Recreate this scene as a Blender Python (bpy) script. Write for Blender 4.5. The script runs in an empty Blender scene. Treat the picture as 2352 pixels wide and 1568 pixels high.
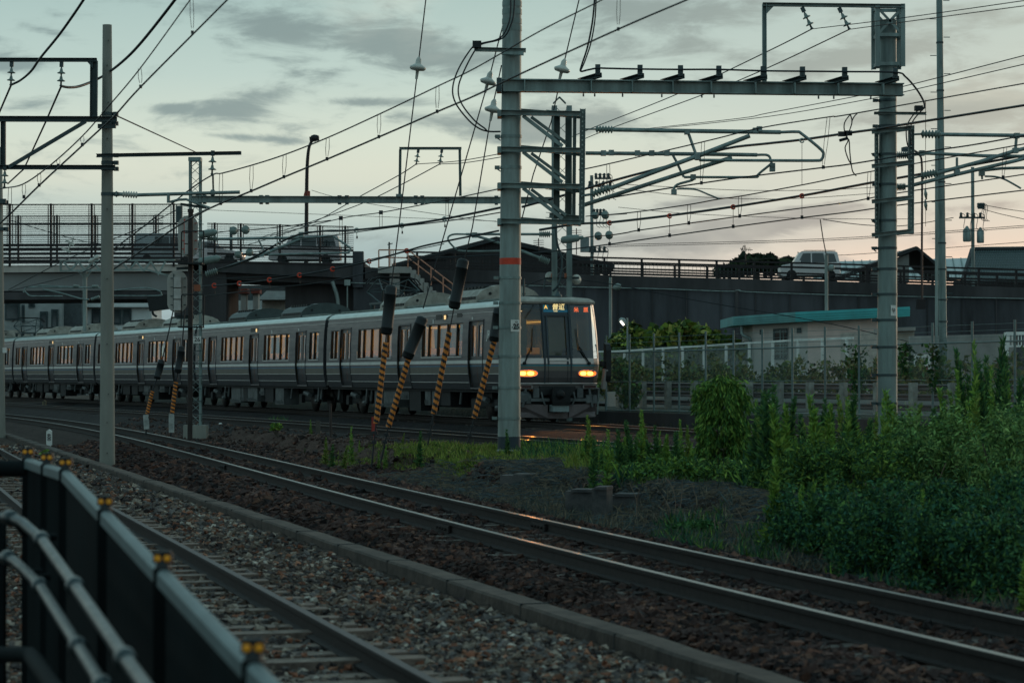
import bpy, math, random
import numpy as np
from mathutils import Vector as V, Matrix
R = math.radians
random.seed(7); rng = np.random.default_rng(11)
sc = bpy.context.scene
COL = sc.collection
# ------------------------------------------------------------------ camera
FPX = 85 / 36 * 2352.0            # focal length in units of a 2352 wide frame
H = 1.47
PIT = math.atan(76 / FPX)
cam_d = bpy.data.cameras.new('camera'); cam = bpy.data.objects.new('camera', cam_d); COL.objects.link(cam)
cam.location = (0, 0, H); cam.rotation_euler = (R(90) + PIT, 0, 0)
cam_d.lens = 85; cam_d.sensor_width = 36; cam_d.clip_start = .1; cam_d.clip_end = 6000
cam_d.dof.use_dof = True; cam_d.dof.focus_distance = 66; cam_d.dof.aperture_fstop = 4.0
sc.camera = cam
_F = V((0, math.cos(PIT), math.sin(PIT))); _U = V((0, -math.sin(PIT), math.cos(PIT)))
def ray(u, v): return V(((u - 1176) / FPX, 0, 0)) + _F + _U * ((784 - v) / FPX)
def P(u, v, Y):
    d = ray(u, v); return V((0, 0, H)) + d * (Y / d.y)
def G(u, v, z):
    d = ray(u, v); return V((0, 0, H)) + d * ((z - H) / d.z)
def W(px, Y): return px * Y / FPX
# ------------------------------------------------------------------ materials
MATS = {}
def mat(name, col, rough=.7, metal=0.0, var=.18, scale=4.0, bump=0.0, stretch=(1, 1, 1), spec=.4, stain=None, emit=None, estr=0, attr=False, dirt=0.0):
    if name in MATS: return MATS[name]
    m = bpy.data.materials.new(name); m.use_nodes = True; nt = m.node_tree; N = nt.nodes; L = nt.links
    b = N['Principled BSDF']
    b.inputs['Roughness'].default_value = rough; b.inputs['Metallic'].default_value = metal
    b.inputs['Specular IOR Level'].default_value = spec
    tc = N.new('ShaderNodeTexCoord'); mp = N.new('ShaderNodeMapping'); mp.inputs['Scale'].default_value = stretch
    L.new(tc.outputs['Object'], mp.inputs['Vector'])
    nz = N.new('ShaderNodeTexNoise'); nz.inputs['Scale'].default_value = scale; nz.inputs['Detail'].default_value = 6; nz.inputs['Roughness'].default_value = .65
    L.new(mp.outputs['Vector'], nz.inputs['Vector'])
    rp = N.new('ShaderNodeValToRGB'); rp.color_ramp.elements[0].position = .3; rp.color_ramp.elements[1].position = .72
    c = V(col)
    lo = c * (1 - var * 1.6); hi = c * (1 + var)
    if stain: lo = V(stain)
    rp.color_ramp.elements[0].color = (*lo, 1); rp.color_ramp.elements[1].color = (*hi, 1)
    L.new(nz.outputs['Fac'], rp.inputs['Fac'])
    out = rp.outputs['Color']
    if attr:
        at = N.new('ShaderNodeAttribute'); at.attribute_name = 'Col'
        mx = N.new('ShaderNodeMix'); mx.data_type = 'RGBA'; mx.blend_type = 'MULTIPLY'; mx.inputs[0].default_value = 1
        L.new(out, mx.inputs[6]); L.new(at.outputs['Color'], mx.inputs[7]); out = mx.outputs[2]
    L.new(out, b.inputs['Base Color'])
    if dirt:
        n3 = N.new('ShaderNodeTexNoise'); n3.inputs['Scale'].default_value = scale * 3; n3.inputs['Detail'].default_value = 4
        L.new(mp.outputs['Vector'], n3.inputs['Vector'])
        mr = N.new('ShaderNodeMapRange'); mr.inputs[3].default_value = max(.05, rough - dirt); mr.inputs[4].default_value = min(1, rough + dirt)
        L.new(n3.outputs['Fac'], mr.inputs[0]); L.new(mr.outputs[0], b.inputs['Roughness'])
    if bump:
        n2 = N.new('ShaderNodeTexNoise'); n2.inputs['Scale'].default_value = scale * 6; n2.inputs['Detail'].default_value = 5
        L.new(mp.outputs['Vector'], n2.inputs['Vector'])
        bp = N.new('ShaderNodeBump'); bp.inputs['Strength'].default_value = bump; bp.inputs['Distance'].default_value = .02
        L.new(n2.outputs['Fac'], bp.inputs['Height']); L.new(bp.outputs['Normal'], b.inputs['Normal'])
    if emit:
        b.inputs['Emission Color'].default_value = (*emit, 1); b.inputs['Emission Strength'].default_value = estr
    MATS[name] = m
    return m
def glassmat(name, tint, gloss=.16, rough=.03):
    m = bpy.data.materials.new(name); m.use_nodes = True; nt = m.node_tree; N = nt.nodes; L = nt.links; N.clear()
    o = N.new('ShaderNodeOutputMaterial'); t = N.new('ShaderNodeBsdfTransparent'); t.inputs[0].default_value = (*tint, 1)
    g = N.new('ShaderNodeBsdfGlossy'); g.inputs['Roughness'].default_value = rough; g.inputs[0].default_value = (.9, .95, 1, 1)
    lw = N.new('ShaderNodeFresnel'); lw.inputs['IOR'].default_value = 1.5
    mr = N.new('ShaderNodeMath'); mr.operation = 'ADD'; mr.inputs[1].default_value = gloss; mr.use_clamp = True
    mx = N.new('ShaderNodeMixShader'); L.new(lw.outputs[0], mr.inputs[0]); L.new(mr.outputs[0], mx.inputs[0])
    L.new(t.outputs[0], mx.inputs[1]); L.new(g.outputs[0], mx.inputs[2]); L.new(mx.outputs[0], o.inputs[0])
    return m
def meshmat(name, col, mode, pitch, wire):
    """see-through wire mesh: diamond or rows pattern in the panel's own metres"""
    m = bpy.data.materials.new(name); m.use_nodes = True; nt = m.node_tree; N = nt.nodes; L = nt.links
    b = N['Principled BSDF']; b.inputs['Base Color'].default_value = (*col, 1); b.inputs['Roughness'].default_value = .6
    o = N['Material Output']; t = N.new('ShaderNodeBsdfTransparent'); mx = N.new('ShaderNodeMixShader')
    uv = N.new('ShaderNodeUVMap'); sp = N.new('ShaderNodeSeparateXYZ'); L.new(uv.outputs[0], sp.inputs[0])
    def M2(op, a, bb=None):
        n = N.new('ShaderNodeMath'); n.operation = op
        for i, q in enumerate((a, bb)):
            if q is None: continue
            if isinstance(q, (int, float)): n.inputs[i].default_value = q
            else: L.new(q, n.inputs[i])
        return n.outputs[0]
    def line(c, p, w):
        fr = M2('FRACT', M2('DIVIDE', c, p)); return M2('LESS_THAN', fr, w / p)
    if mode == 'diamond':
        a = line(M2('ADD', sp.outputs[0], sp.outputs[1]), pitch, wire); c = line(M2('SUBTRACT', sp.outputs[0], sp.outputs[1]), pitch, wire)
    else:
        a = line(sp.outputs[1], pitch, wire); c = line(sp.outputs[0], pitch * .6, wire * .35)
    L.new(M2('MAXIMUM', a, c), mx.inputs[0]); L.new(t.outputs[0], mx.inputs[1]); L.new(b.outputs[0], mx.inputs[2]); L.new(mx.outputs[0], o.inputs[0])
    return m
# ------------------------------------------------------------------ mesh builder
class MB:
    def __init__(s): s.v = []; s.f = []; s.sm = []; s.mi = []
    def add(s, vs, fs, smooth=False, mi=0):
        o = len(s.v); s.v += [tuple(x) for x in vs]
        for i, f in enumerate(fs):
            s.f.append(tuple(o + k for k in f)); s.sm.append(smooth); s.mi.append(mi[i] if isinstance(mi, (list, tuple)) else mi)
        return s
    def obox(s, c, ax, ay, az, mi=0):
        c, ax, ay, az = V(c), V(ax), V(ay), V(az)
        vs = [c + ax * i + ay * j + az * k for k in (-1, 1) for j in (-1, 1) for i in (-1, 1)]
        return s.add(vs, [(0, 2, 3, 1), (4, 5, 7, 6), (0, 1, 5, 4), (2, 6, 7, 3), (0, 4, 6, 2), (1, 3, 7, 5)], False, mi)
    def box(s, x0, x1, y0, y1, z0, z1, mi=0):
        return s.obox(((x0 + x1) / 2, (y0 + y1) / 2, (z0 + z1) / 2), ((x1 - x0) / 2, 0, 0), (0, (y1 - y0) / 2, 0), (0, 0, (z1 - z0) / 2), mi)
    def frame(s, p, q, up):
        d = (V(q) - V(p)); n = d.normalized(); up = V(up)
        if abs(n.dot(up.normalized())) > .98: up = V((0, 1, 0))
        w = n.cross(up).normalized(); h = w.cross(n).normalized(); return d, n, w, h
    def bar(s, p, q, w, h, up=(0, 0, 1), mi=0):
        d, n, a, b = s.frame(p, q, up); return s.obox((V(p) + V(q)) / 2, d / 2, a * (w / 2), b * (h / 2), mi)
    def ext(s, p, q, prof, up=(0, 0, 1), mi=0):
        """extrude a 2D outline (w,h) from p to q"""
        d, n, a, b = s.frame(p, q, up); k = len(prof)
        vs = [V(p) + a * x + b * y for x, y in prof] + [V(q) + a * x + b * y for x, y in prof]
        fs = [(i, (i + 1) % k, k + (i + 1) % k, k + i) for i in range(k)] + [tuple(range(k - 1, -1, -1)), tuple(range(k, 2 * k))]
        return s.add(vs, fs, False, mi)
    def ibeam(s, p, q, w, h, t=None, up=(0, 0, 1), mi=0):
        t = t or h * .09; a, b, c = w / 2, h / 2, t / 2
        return s.ext(p, q, [(-a, -b), (a, -b), (a, -b + t), (c, -b + t), (c, b - t), (a, b - t), (a, b), (-a, b), (-a, b - t), (-c, b - t), (-c, -b + t), (-a, -b + t)], up, mi)
    def cbeam(s, p, q, w, h, t=None, up=(0, 0, 1), mi=0):
        t = t or h * .1; a, b = w / 2, h / 2
        return s.ext(p, q, [(-a, -b), (a, -b), (a, -b + t), (-a + t, -b + t), (-a + t, b - t), (a, b - t), (a, b), (-a, b)], up, mi)
    def angle(s, p, q, w, up=(0, 0, 1), mi=0):
        t = w * .15; a = w / 2
        return s.ext(p, q, [(-a, -a), (a, -a), (a, -a + t), (-a + t, -a + t), (-a + t, a), (-a, a)], up, mi)
    def tube(s, pts, r, n=8, mi=0, caps=True, smooth=True):
        pts = [V(p) for p in pts]; m = len(pts); rs = r if isinstance(r, (list, tuple)) else [r] * m
        t0 = (pts[1] - pts[0]).normalized(); ref = V((0, 0, 1)) if abs(t0.z) < .9 else V((1, 0, 0))
        a = t0.cross(ref).normalized(); vs = []
        for i in range(m):
            if i == 0: t = pts[1] - pts[0]
            elif i == m - 1: t = pts[-1] - pts[-2]
            else: t = (pts[i + 1] - pts[i]).normalized() + (pts[i] - pts[i - 1]).normalized()
            t.normalize() if t.length > 1e-9 else None
            a = (a - t * a.dot(t)); a.normalize(); b = t.cross(a)
            for k in range(n):
                an = 2 * math.pi * k / n; vs.append(pts[i] + (a * math.cos(an) + b * math.sin(an)) * rs[i])
        fs = [(i * n + k, i * n + (k + 1) % n, (i + 1) * n + (k + 1) % n, (i + 1) * n + k) for i in range(m - 1) for k in range(n)]
        s.add(vs, fs, smooth, mi)
        if caps: s.add(vs[:n] + vs[-n:], [tuple(range(n - 1, -1, -1)), tuple(range(n, 2 * n))], False, mi)
        return s
    def lathe(s, p, axis, prof, n=14, mi=0):
        """prof: (radius, distance along axis)"""
        ax = V(axis).normalized(); return s.tube([V(p) + ax * h for _, h in prof], [max(r, 1e-4) for r, _ in prof], n, mi)
    def prism(s, pts, vec, mi=0):
        k = len(pts); vec = V(vec); vs = [V(p) for p in pts] + [V(p) + vec for p in pts]
        return s.add(vs, [tuple(range(k - 1, -1, -1)), tuple(range(k, 2 * k))] + [(i, (i + 1) % k, k + (i + 1) % k, k + i) for i in range(k)], False, mi)
    def merge(s, o):
        k = len(s.v); s.v += o.v; s.f += [tuple(k + i for i in f) for f in o.f]; s.sm += o.sm; s.mi += o.mi; return s
def smooth_path(pts, k=6):
    pts = [V(p) for p in pts]; out = []
    for i in range(len(pts) - 1):
        p0 = pts[max(i - 1, 0)]; p1 = pts[i]; p2 = pts[i + 1]; p3 = pts[min(i + 2, len(pts) - 1)]
        for j in range(k):
            t = j / k
            out.append(.5 * ((2 * p1) + (p2 - p0) * t + (2 * p0 - 5 * p1 + 4 * p2 - p3) * t * t + (3 * p1 - p0 - 3 * p2 + p3) * t ** 3))
    out.append(pts[-1]); return out
ORG = {}
def _mesh(name, mb, mats, org):
    me = bpy.data.meshes.new(name)
    vs = np.array(mb.v, dtype=float).reshape(-1, 3) - np.array(org)
    me.from_pydata(vs.tolist(), [], mb.f)
    for m in (mats if isinstance(mats, (list, tuple)) else [mats]): me.materials.append(m)
    me.polygons.foreach_set('use_smooth', mb.sm); me.polygons.foreach_set('material_index', mb.mi); me.update()
    return me
def props(o, label=None, cat=None, group=None, kind=None):
    if label: o['label'] = label
    if cat: o['category'] = cat
    if group: o['group'] = group
    if kind: o['kind'] = kind
    return o
def thing(name, label, cat, loc=(0, 0, 0), group=None):
    o = bpy.data.objects.new(name, None); COL.objects.link(o); o.empty_display_size = .2
    o.location = loc; ORG[o.name] = tuple(loc); return props(o, label, cat, group)
def part(name, mb, mats, parent, label=None):
    org = ORG[parent.name]; o = bpy.data.objects.new(name, _mesh(name, mb, mats, org)); COL.objects.link(o)
    o.parent = parent; ORG[o.name] = org
    if label: o['label'] = label
    return o
def solo(name, mb, mats, label=None, cat=None, group=None, kind=None):
    a = np.array(mb.v); org = ((a[:, 0].min() + a[:, 0].max()) / 2, (a[:, 1].min() + a[:, 1].max()) / 2, a[:, 2].min())
    o = bpy.data.objects.new(name, _mesh(name, mb, mats, org)); COL.objects.link(o); o.location = org; ORG[o.name] = org
    return props(o, label, cat, group, kind)
def dup(root, loc, rz=None, label=None, group=None, scale=None):
    r = root.copy(); COL.objects.link(r); r.location = loc
    if rz is not None: r.rotation_euler = (0, 0, rz)
    if scale: r.scale = (scale,) * 3
    if label: r['label'] = label
    if group: r['group'] = group
    ORG[r.name] = tuple(loc)
    for ch in list(root.children):
        c = ch.copy(); COL.objects.link(c); c.parent = r
        for g in list(ch.children):
            d = g.copy(); COL.objects.link(d); d.parent = c
    return r
def npmesh(name, verts, faces, m, cols=None, smooth=False, org=(0, 0, 0)):
    """fast mesh from arrays; cols is one colour per vertex"""
    me = bpy.data.meshes.new(name); verts = np.asarray(verts, dtype=np.float32) - np.array(org, dtype=np.float32); faces = np.asarray(faces, dtype=np.int32)
    k = faces.shape[1]; nf = len(faces)
    me.vertices.add(len(verts)); me.vertices.foreach_set('co', verts.ravel())
    me.loops.add(nf * k); me.loops.foreach_set('vertex_index', faces.ravel())
    me.polygons.add(nf); me.polygons.foreach_set('loop_start', np.arange(0, nf * k, k, dtype=np.int32))
    me.polygons.foreach_set('use_smooth', np.full(nf, smooth))
    me.update(calc_edges=True)
    if cols is not None:
        at = me.color_attributes.new('Col', 'FLOAT_COLOR', 'POINT')
        c4 = np.ones((len(verts), 4), dtype=np.float32); c4[:, :3] = cols; at.data.foreach_set('color', c4.ravel())
    me.materials.append(m); return me
def npobj(name, me, label=None, cat=None, group=None, kind=None, loc=(0, 0, 0), parent=None):
    o = bpy.data.objects.new(name, me); COL.objects.link(o); o.location = loc; ORG[o.name] = tuple(loc)
    if parent: o.parent = parent; ORG[o.name] = ORG[parent.name]
    return props(o, label, cat, group, kind)
def leaves(cent, size, aspect=.5, droop=0.0, dirs=None, flat=0.0):
    """one bent rhombus of two triangles-pairs per centre; returns verts, quads"""
    n = len(cent); d = rng.normal(size=(n, 3)) if dirs is None else dirs + rng.normal(size=(n, 3)) * .35
    d[:, 2] -= droop; d /= np.linalg.norm(d, axis=1)[:, None] + 1e-9
    nn = rng.normal(size=(n, 3)); nn[:, 2] += flat; s = np.cross(d, nn); s /= np.linalg.norm(s, axis=1)[:, None] + 1e-9
    L = (np.asarray(size) * rng.choice([.5, .8, 1., 1.2, 1.7], n) * rng.uniform(.8, 1.2, n))[:, None]
    v = np.stack([cent - d * L * .5, cent + s * L * aspect * .5, cent + d * L * .5, cent - s * L * aspect * .5], 1).reshape(-1, 3)
    q = np.arange(n * 4).reshape(n, 4); return v, q
def texto(s, size, mb, origin, xdir, ydir, depth=.002, align='CENTER', shear=0.0, bold=0.0):
    """set lettering as flat mesh faces into mb at origin, along xdir/ydir"""
    cu = bpy.data.curves.new('lettering', 'FONT'); cu.body = s; cu.size = size; cu.align_x = align; cu.align_y = 'CENTER'; cu.shear = shear; cu.offset = bold
    ob = bpy.data.objects.new('lettering', cu); COL.objects.link(ob)
    dg = bpy.context.evaluated_depsgraph_get(); me = bpy.data.meshes.new_from_object(ob.evaluated_get(dg))
    xd, yd = V(xdir), V(ydir)
    mb.add([V(origin) + xd * v.co.x + yd * v.co.y for v in me.vertices], [tuple(p.vertices) for p in me.polygons])
    bpy.data.objects.remove(ob); bpy.data.meshes.remove(me); bpy.data.curves.remove(cu)
    return mb
# ------------------------------------------------------------------ world and light
SUN_AZ = R(38)                       # to the right of the view axis, low behind cloud
SUN_EL = R(7)
w = bpy.data.worlds.new('World'); sc.world = w; w.use_nodes = True
nt = w.node_tree; N = nt.nodes; L = nt.links; N.clear()
out = N.new('ShaderNodeOutputWorld'); bg = N.new('ShaderNodeBackground')
tc = N.new('ShaderNodeTexCoord'); sp = N.new('ShaderNodeSeparateXYZ'); L.new(tc.outputs['Generated'], sp.inputs[0])
def m_(op, a, b=None, c=None, clamp=False):
    n = N.new('ShaderNodeMath'); n.operation = op; n.use_clamp = clamp
    for i, q in enumerate((a, b, c)):
        if q is None: continue
        if isinstance(q, (int, float)): n.inputs[i].default_value = q
        else: L.new(q, n.inputs[i])
    return n.outputs[0]
def ramp(fac, els, interp='LINEAR'):
    r = N.new('ShaderNodeValToRGB'); r.color_ramp.interpolation = interp; cr = r.color_ramp
    while len(cr.elements) < len(els): cr.elements.new(.5)
    for e, (p, c) in zip(cr.elements, els): e.position = p; e.color = (*c, 1)
    L.new(fac, r.inputs['Fac']); return r.outputs['Color']
def mix(fac, a, b, blend='MIX'):
    n = N.new('ShaderNodeMix'); n.data_type = 'RGBA'; n.blend_type = blend
    for i, q in ((0, fac), (6, a), (7, b)):
        if isinstance(q, (int, float)): n.inputs[i].default_value = q
        elif isinstance(q, tuple): n.inputs[i].default_value = (*q, 1)
        else: L.new(q, n.inputs[i])
    return n.outputs[2]
az = m_('ARCTAN2', sp.outputs[0], sp.outputs[1])      # 0 straight ahead, + to the right
el = m_('ARCSINE', sp.outputs[2])
elc = m_('MAXIMUM', el, 0.0)
e01 = m_('DIVIDE', elc, 1.5708)
# pale band near the horizon, teal grey higher up (elevation as a share of 90 degrees)
cool = ramp(e01, [(0, (.22, .31, .33)), (.034, (.25, .355, .37)), (.043, (.37, .455, .43)), (.052, (.485, .52, .45)), (.062, (.46, .525, .465)), (.078, (.35, .455, .435)), (.1, (.262, .38, .378)), (.3, (.21, .37, .41)), (1, (.20, .38, .43))])
warm = ramp(e01, [(0, (.74, .50, .36)), (.026, (.70, .51, .40)), (.036, (.50, .46, .41)), (.045, (.43, .455, .42)), (.06, (.36, .43, .415)), (.105, (.275, .38, .385)), (.3, (.21, .37, .41)), (1, (.20, .38, .43))])
wf = m_('SMOOTH_MIN', 1.0, m_('MULTIPLY', m_('MAXIMUM', m_('ADD', az, .015), 0.0), 5.2), .2)
back = m_('MULTIPLY', m_('ABSOLUTE', az), .318, clamp=True)
base = mix(wf, cool, warm)
base = mix(m_('MULTIPLY', m_('POWER', back, 1.2), .62), base, (.20, .32, .36))
# clouds: streaky noise in direction space
cv = N.new('ShaderNodeCombineXYZ'); L.new(m_('MULTIPLY', az, 1.0), cv.inputs[0]); L.new(m_('MULTIPLY', el, 3.4), cv.inputs[1])
def noise(scale, det=7, rgh=.6, dist=.0, seed=0.0):
    n = N.new('ShaderNodeTexNoise'); n.noise_dimensions = '3D'; n.inputs['Scale'].default_value = scale; n.inputs['Detail'].default_value = det
    n.inputs['Roughness'].default_value = rgh; n.inputs['Distortion'].default_value = dist
    ad = N.new('ShaderNodeVectorMath'); ad.operation = 'ADD'; ad.inputs[1].default_value = (seed, seed * .7, seed * 1.3)
    L.new(cv.outputs[0], ad.inputs[0]); L.new(ad.outputs[0], n.inputs['Vector']); return n.outputs['Fac']
def blob(u, v, su, sv, tilt=0.0):
    """soft patch of cloud at a direction of the sky (given in degrees-like frame units)"""
    a0 = math.atan((u - 1176) / FPX); e0 = math.atan((860 - v) / FPX); sa = su / FPX; se = sv / FPX
    da = m_('SUBTRACT', az, a0); de = m_('SUBTRACT', m_('SUBTRACT', el, e0), m_('MULTIPLY', da, -tilt))
    q = m_('ADD', m_('POWER', m_('DIVIDE', m_('ABSOLUTE', da), sa), 2), m_('POWER', m_('DIVIDE', m_('ABSOLUTE', de), se), 2))
    return m_('POWER', 2.718, m_('MULTIPLY', q, -1))
tot = None
for b_ in [(640, 55, 300, 48, .12), (880, 95, 260, 52, .14), (1010, 140, 190, 45, .1), (700, 165, 120, 38, .1), (545, 245, 190, 42, -.28), (400, 255, 90, 16, 0), (30, 160, 90, 22, .1), (130, 90, 90, 14, .15), (60, 255, 110, 24, 0), (1500, 40, 260, 90, 0), (1950, 130, 320, 60, -.1), (2250, 260, 260, 60, -.1), (1250, 290, 260, 45, 0), (1880, 485, 120, 16, -.03), (1750, 520, 260, 26, -.1), (1600, 470, 170, 14, -.12), (2250, 480, 160, 18, -.05), (1480, 560, 240, 22, 0), (560, 320, 170, 10, .06), (880, 235, 160, 12, 0)]:
    g = blob(*b_); tot = g if tot is None else m_('MAXIMUM', tot, g)
nz1 = noise(26, 8, .62, .35, 3.1); nz2 = noise(9, 6, .55, .2, 8.4)
dens = m_('ADD', m_('MULTIPLY', tot, .56), m_('MULTIPLY', m_('SUBTRACT', nz1, .48), 1.8))
dens = m_('ADD', dens, m_('MULTIPLY', m_('SUBTRACT', nz2, .5), .75))
cm = N.new('ShaderNodeMapRange'); cm.interpolation_type = 'SMOOTHERSTEP'; cm.inputs[1].default_value = .04; cm.inputs[2].default_value = .66; L.new(dens, cm.inputs[0])
ccol = mix(wf, ramp(e01, [(0, (.19, .245, .26)), (.05, (.165, .235, .25)), (.11, (.125, .195, .212))]), ramp(e01, [(0, (.36, .29, .285)), (.035, (.26, .26, .265)), (.07, (.215, .27, .275)), (.11, (.18, .25, .26))]))
c1 = mix(m_('MULTIPLY', cm.outputs[0], .95), base, ccol)
hz = N.new('ShaderNodeMapRange'); hz.interpolation_type = 'SMOOTHERSTEP'; hz.inputs[1].default_value = .52; hz.inputs[2].default_value = .78; L.new(nz2, hz.inputs[0])
c2 = mix(m_('MULTIPLY', hz.outputs[0], .22), c1, (.70, .70, .60))
sky = N.new('ShaderNodeTexSky'); sky.sky_type = 'NISHITA'; sky.sun_disc = False; sky.sun_elevation = SUN_EL; sky.sun_rotation = SUN_AZ; sky.air_density = 1.5; sky.dust_density = 3
c3 = mix(.012, c2, sky.outputs[0], 'ADD')
L.new(c3, bg.inputs['Color']); bg.inputs['Strength'].default_value = 1.32
L.new(bg.outputs[0], out.inputs[0])
sd = bpy.data.lights.new('sun', 'SUN'); sd.energy = .55; sd.angle = R(12); sd.color = (1, .74, .52)
so = bpy.data.objects.new('sun', sd); COL.objects.link(so)
dirv = V((math.sin(SUN_AZ) * math.cos(SUN_EL), math.cos(SUN_AZ) * math.cos(SUN_EL), math.sin(SUN_EL)))
so.rotation_euler = (-dirv).to_track_quat('-Z', 'Y').to_euler()
sc.view_settings.view_transform = 'Standard'; sc.view_settings.look = 'None'; sc.view_settings.exposure = 0; sc.view_settings.gamma = 1
sc.cycles.max_bounces = 8; sc.cycles.transparent_max_bounces = 24; sc.cycles.use_denoising = True
sc.cycles.sample_clamp_indirect = 4
# ------------------------------------------------------------------ materials shared
m_steel = mat('rail_polished_steel', (.15, .155, .15), .32, .85, .12, 6, dirt=.1)
m_rust = mat('rail_rusty_web', (.019, .0135, .012), .8, .1, .35, 14, .3)
m_rusthead = mat('rail_dull_rusty_head', (.045, .030, .030), .55, .2, .25, 8, .1)
m_sleeper = mat('sleeper_wood', (.085, .066, .055), .85, 0, .35, 5, .5, (1, 6, 6))
m_sleeperC = mat('sleeper_weathered_wood', (.20, .145, .115), .85, 0, .4, 5, .5, (1.5, 3, 3), stain=(.05, .036, .03))
m_conc = mat('concrete_pole', (.235, .235, .205), .85, 0, .16, 1.6, .25, (1, 1, .25), dirt=.1)
m_galv = mat('galvanised_green_grey_steel', (.20, .262, .250), .55, .3, .2, 3.5, .08, (1, 1, .18), dirt=.15, stain=(.10, .125, .12))
m_galvd = mat('dark_painted_steel', (.045, .068, .072), .55, .2, .2, 3)
m_galvl = mat('light_galvanised_steel', (.25, .315, .30), .55, .25, .18, 3.5, .1, (1, 1, .15), stain=(.135, .155, .145))
m_wire = mat('weathered_copper_wire', (.012, .018, .022), .6, .4, .2, 2)
m_wireb = mat('brown_thin_wire', (.05, .038, .034), .7, .2, .2, 2)
m_cable = mat('black_cable_sheath', (.010, .014, .018), .45, 0, .2, 3)
m_porc = mat('porcelain_insulator', (.46, .46, .41), .25, 0, .12, 8)
m_porcg = mat('grey_green_insulator', (.16, .21, .19), .3, 0, .12, 8)
m_black = mat('matt_black', (.006, .009, .010), .6, 0, .3, 5)
m_orange = mat('orange_fitting', (.60, .055, .022), .6, 0, .2, 5)
m_white = mat('white_painted', (.66, .66, .62), .6, 0, .1, 3)
m_gal = m_galv
# ------------------------------------------------------------------ track centre lines (world, from the rails' bearing and the eye height)
GA = .566
def offset(pts, d):
    out = []
    for i, p in enumerate(pts):
        t = pts[min(i + 1, len(pts) - 1)] - pts[max(i - 1, 0)]; n = V((t.y, -t.x, 0)).normalized(); out.append(p + n * d)
    return out
def fit_line(far, near, z, deg, y0, y1, n):
    pts = []
    for lst, s in ((far, -1), (near, 1)):
        if not lst: continue
        g = sorted([G(u, v, z) for u, v in lst], key=lambda p: p.y)
        # a path heading away: right of travel is +; far rail lies on the far side
        for i, p in enumerate(g):
            t = g[min(i + 1, len(g) - 1)] - g[max(i - 1, 0)]; nn = V((t.y, -t.x, 0)).normalized(); pts.append(p + nn * GA * s)
    X = np.polyfit([p.y for p in pts], [p.x for p in pts], deg, w=[1 / p.y ** 1.5 for p in pts])
    return [V((float(np.polyval(X, y)), float(y), z)) for y in np.linspace(y0, y1, n)]
farB = [(0, 951), (228, 969), (479, 1019), (574, 1045), (774, 1083.5), (973.7, 1128.6), (1148, 1169), (1548, 1255), (1663, 1278), (1985, 1346.6), (2347, 1423)]
nearB = [(228, 997.6), (479, 1056), (574, 1082), (774, 1127), (973.7, 1189), (1148, 1227), (1548, 1321), (1663, 1352.6), (2025, 1437), (2267, 1491.6)]
TB = fit_line(farB, nearB, -.2, 3, 9, 118, 180)
farC = [(0, 1031.6), (60, 1061.5), (199.7, 1137.4), (399, 1241), (574, 1335), (689, 1401), (774, 1445), (973.7, 1549)]
nearC = [(0, 1117.5), (60, 1165.4)]
TC_ = fit_line(farC, nearC, -.3, 2, 9, 74, 110)
TE = []
cE = [G(1192, 1005.5, 0), G(1350, 1014, 0), G(635, 966.5, 0), G(402, 951, 0), G(990, 989.5, 0)]
X = np.polyfit([p.y for p in cE], [p.x for p in cE], 2)
TE = [V((float(np.polyval(X, y)), float(y), 0)) for y in np.linspace(36, 130, 110)]
# the train's own track: a slow left-hand bend going away
D0 = V((1.36, 69.9, .08)); TH0 = R(19.3); KD = R(.062)
def dpath(s):
    """s metres behind (+) or ahead (-) of the train's nose"""
    p = D0.copy(); n = max(1, int(abs(s) / .5)); ds = s / n; th = TH0
    for i in range(n):
        k = KD if s > 0 else R(.12)
        thm = TH0 + k * (ds * (i + .5)); p += V((-math.sin(thm), math.cos(thm), 0)) * ds
    return p
TD = [dpath(s) for s in np.linspace(-36, 125, 160)]
RAIL = [(-.032, 0), (.032, 0), (.034, -.012), (.030, -.038), (.009, -.046), (.009, -.125), (.062, -.138), (.062, -.152), (-.062, -.152), (-.062, -.138), (-.009, -.125), (-.009, -.046), (-.030, -.038), (-.034, -.012)]
def rail_mb(path):
    mb = MB(); k = len(RAIL); vs = []
    for i, p in enumerate(path):
        t = (path[min(i + 1, len(path) - 1)] - path[max(i - 1, 0)]); n = V((t.y, -t.x, 0)).normalized()
        vs += [p + n * x + V((0, 0, z)) for x, z in RAIL]
    fs = []; mi = []
    for i in range(len(path) - 1):
        for j in range(k):
            fs.append((i * k + j, i * k + (j + 1) % k, (i + 1) * k + (j + 1) % k, (i + 1) * k + j)); mi.append(0 if j == 0 else 1)
    mb.add(vs, fs, False, mi)
    return mb
def resample(path, step):
    out = [path[0].copy()]; acc = 0
    for a, b in zip(path, path[1:]):
        seg = (b - a).length
        while acc + seg >= step:
            r = (step - acc) / seg; a = a + (b - a) * r; out.append(a.copy()); seg = (b - a).length; acc = 0
        acc += seg
    return out
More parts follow.
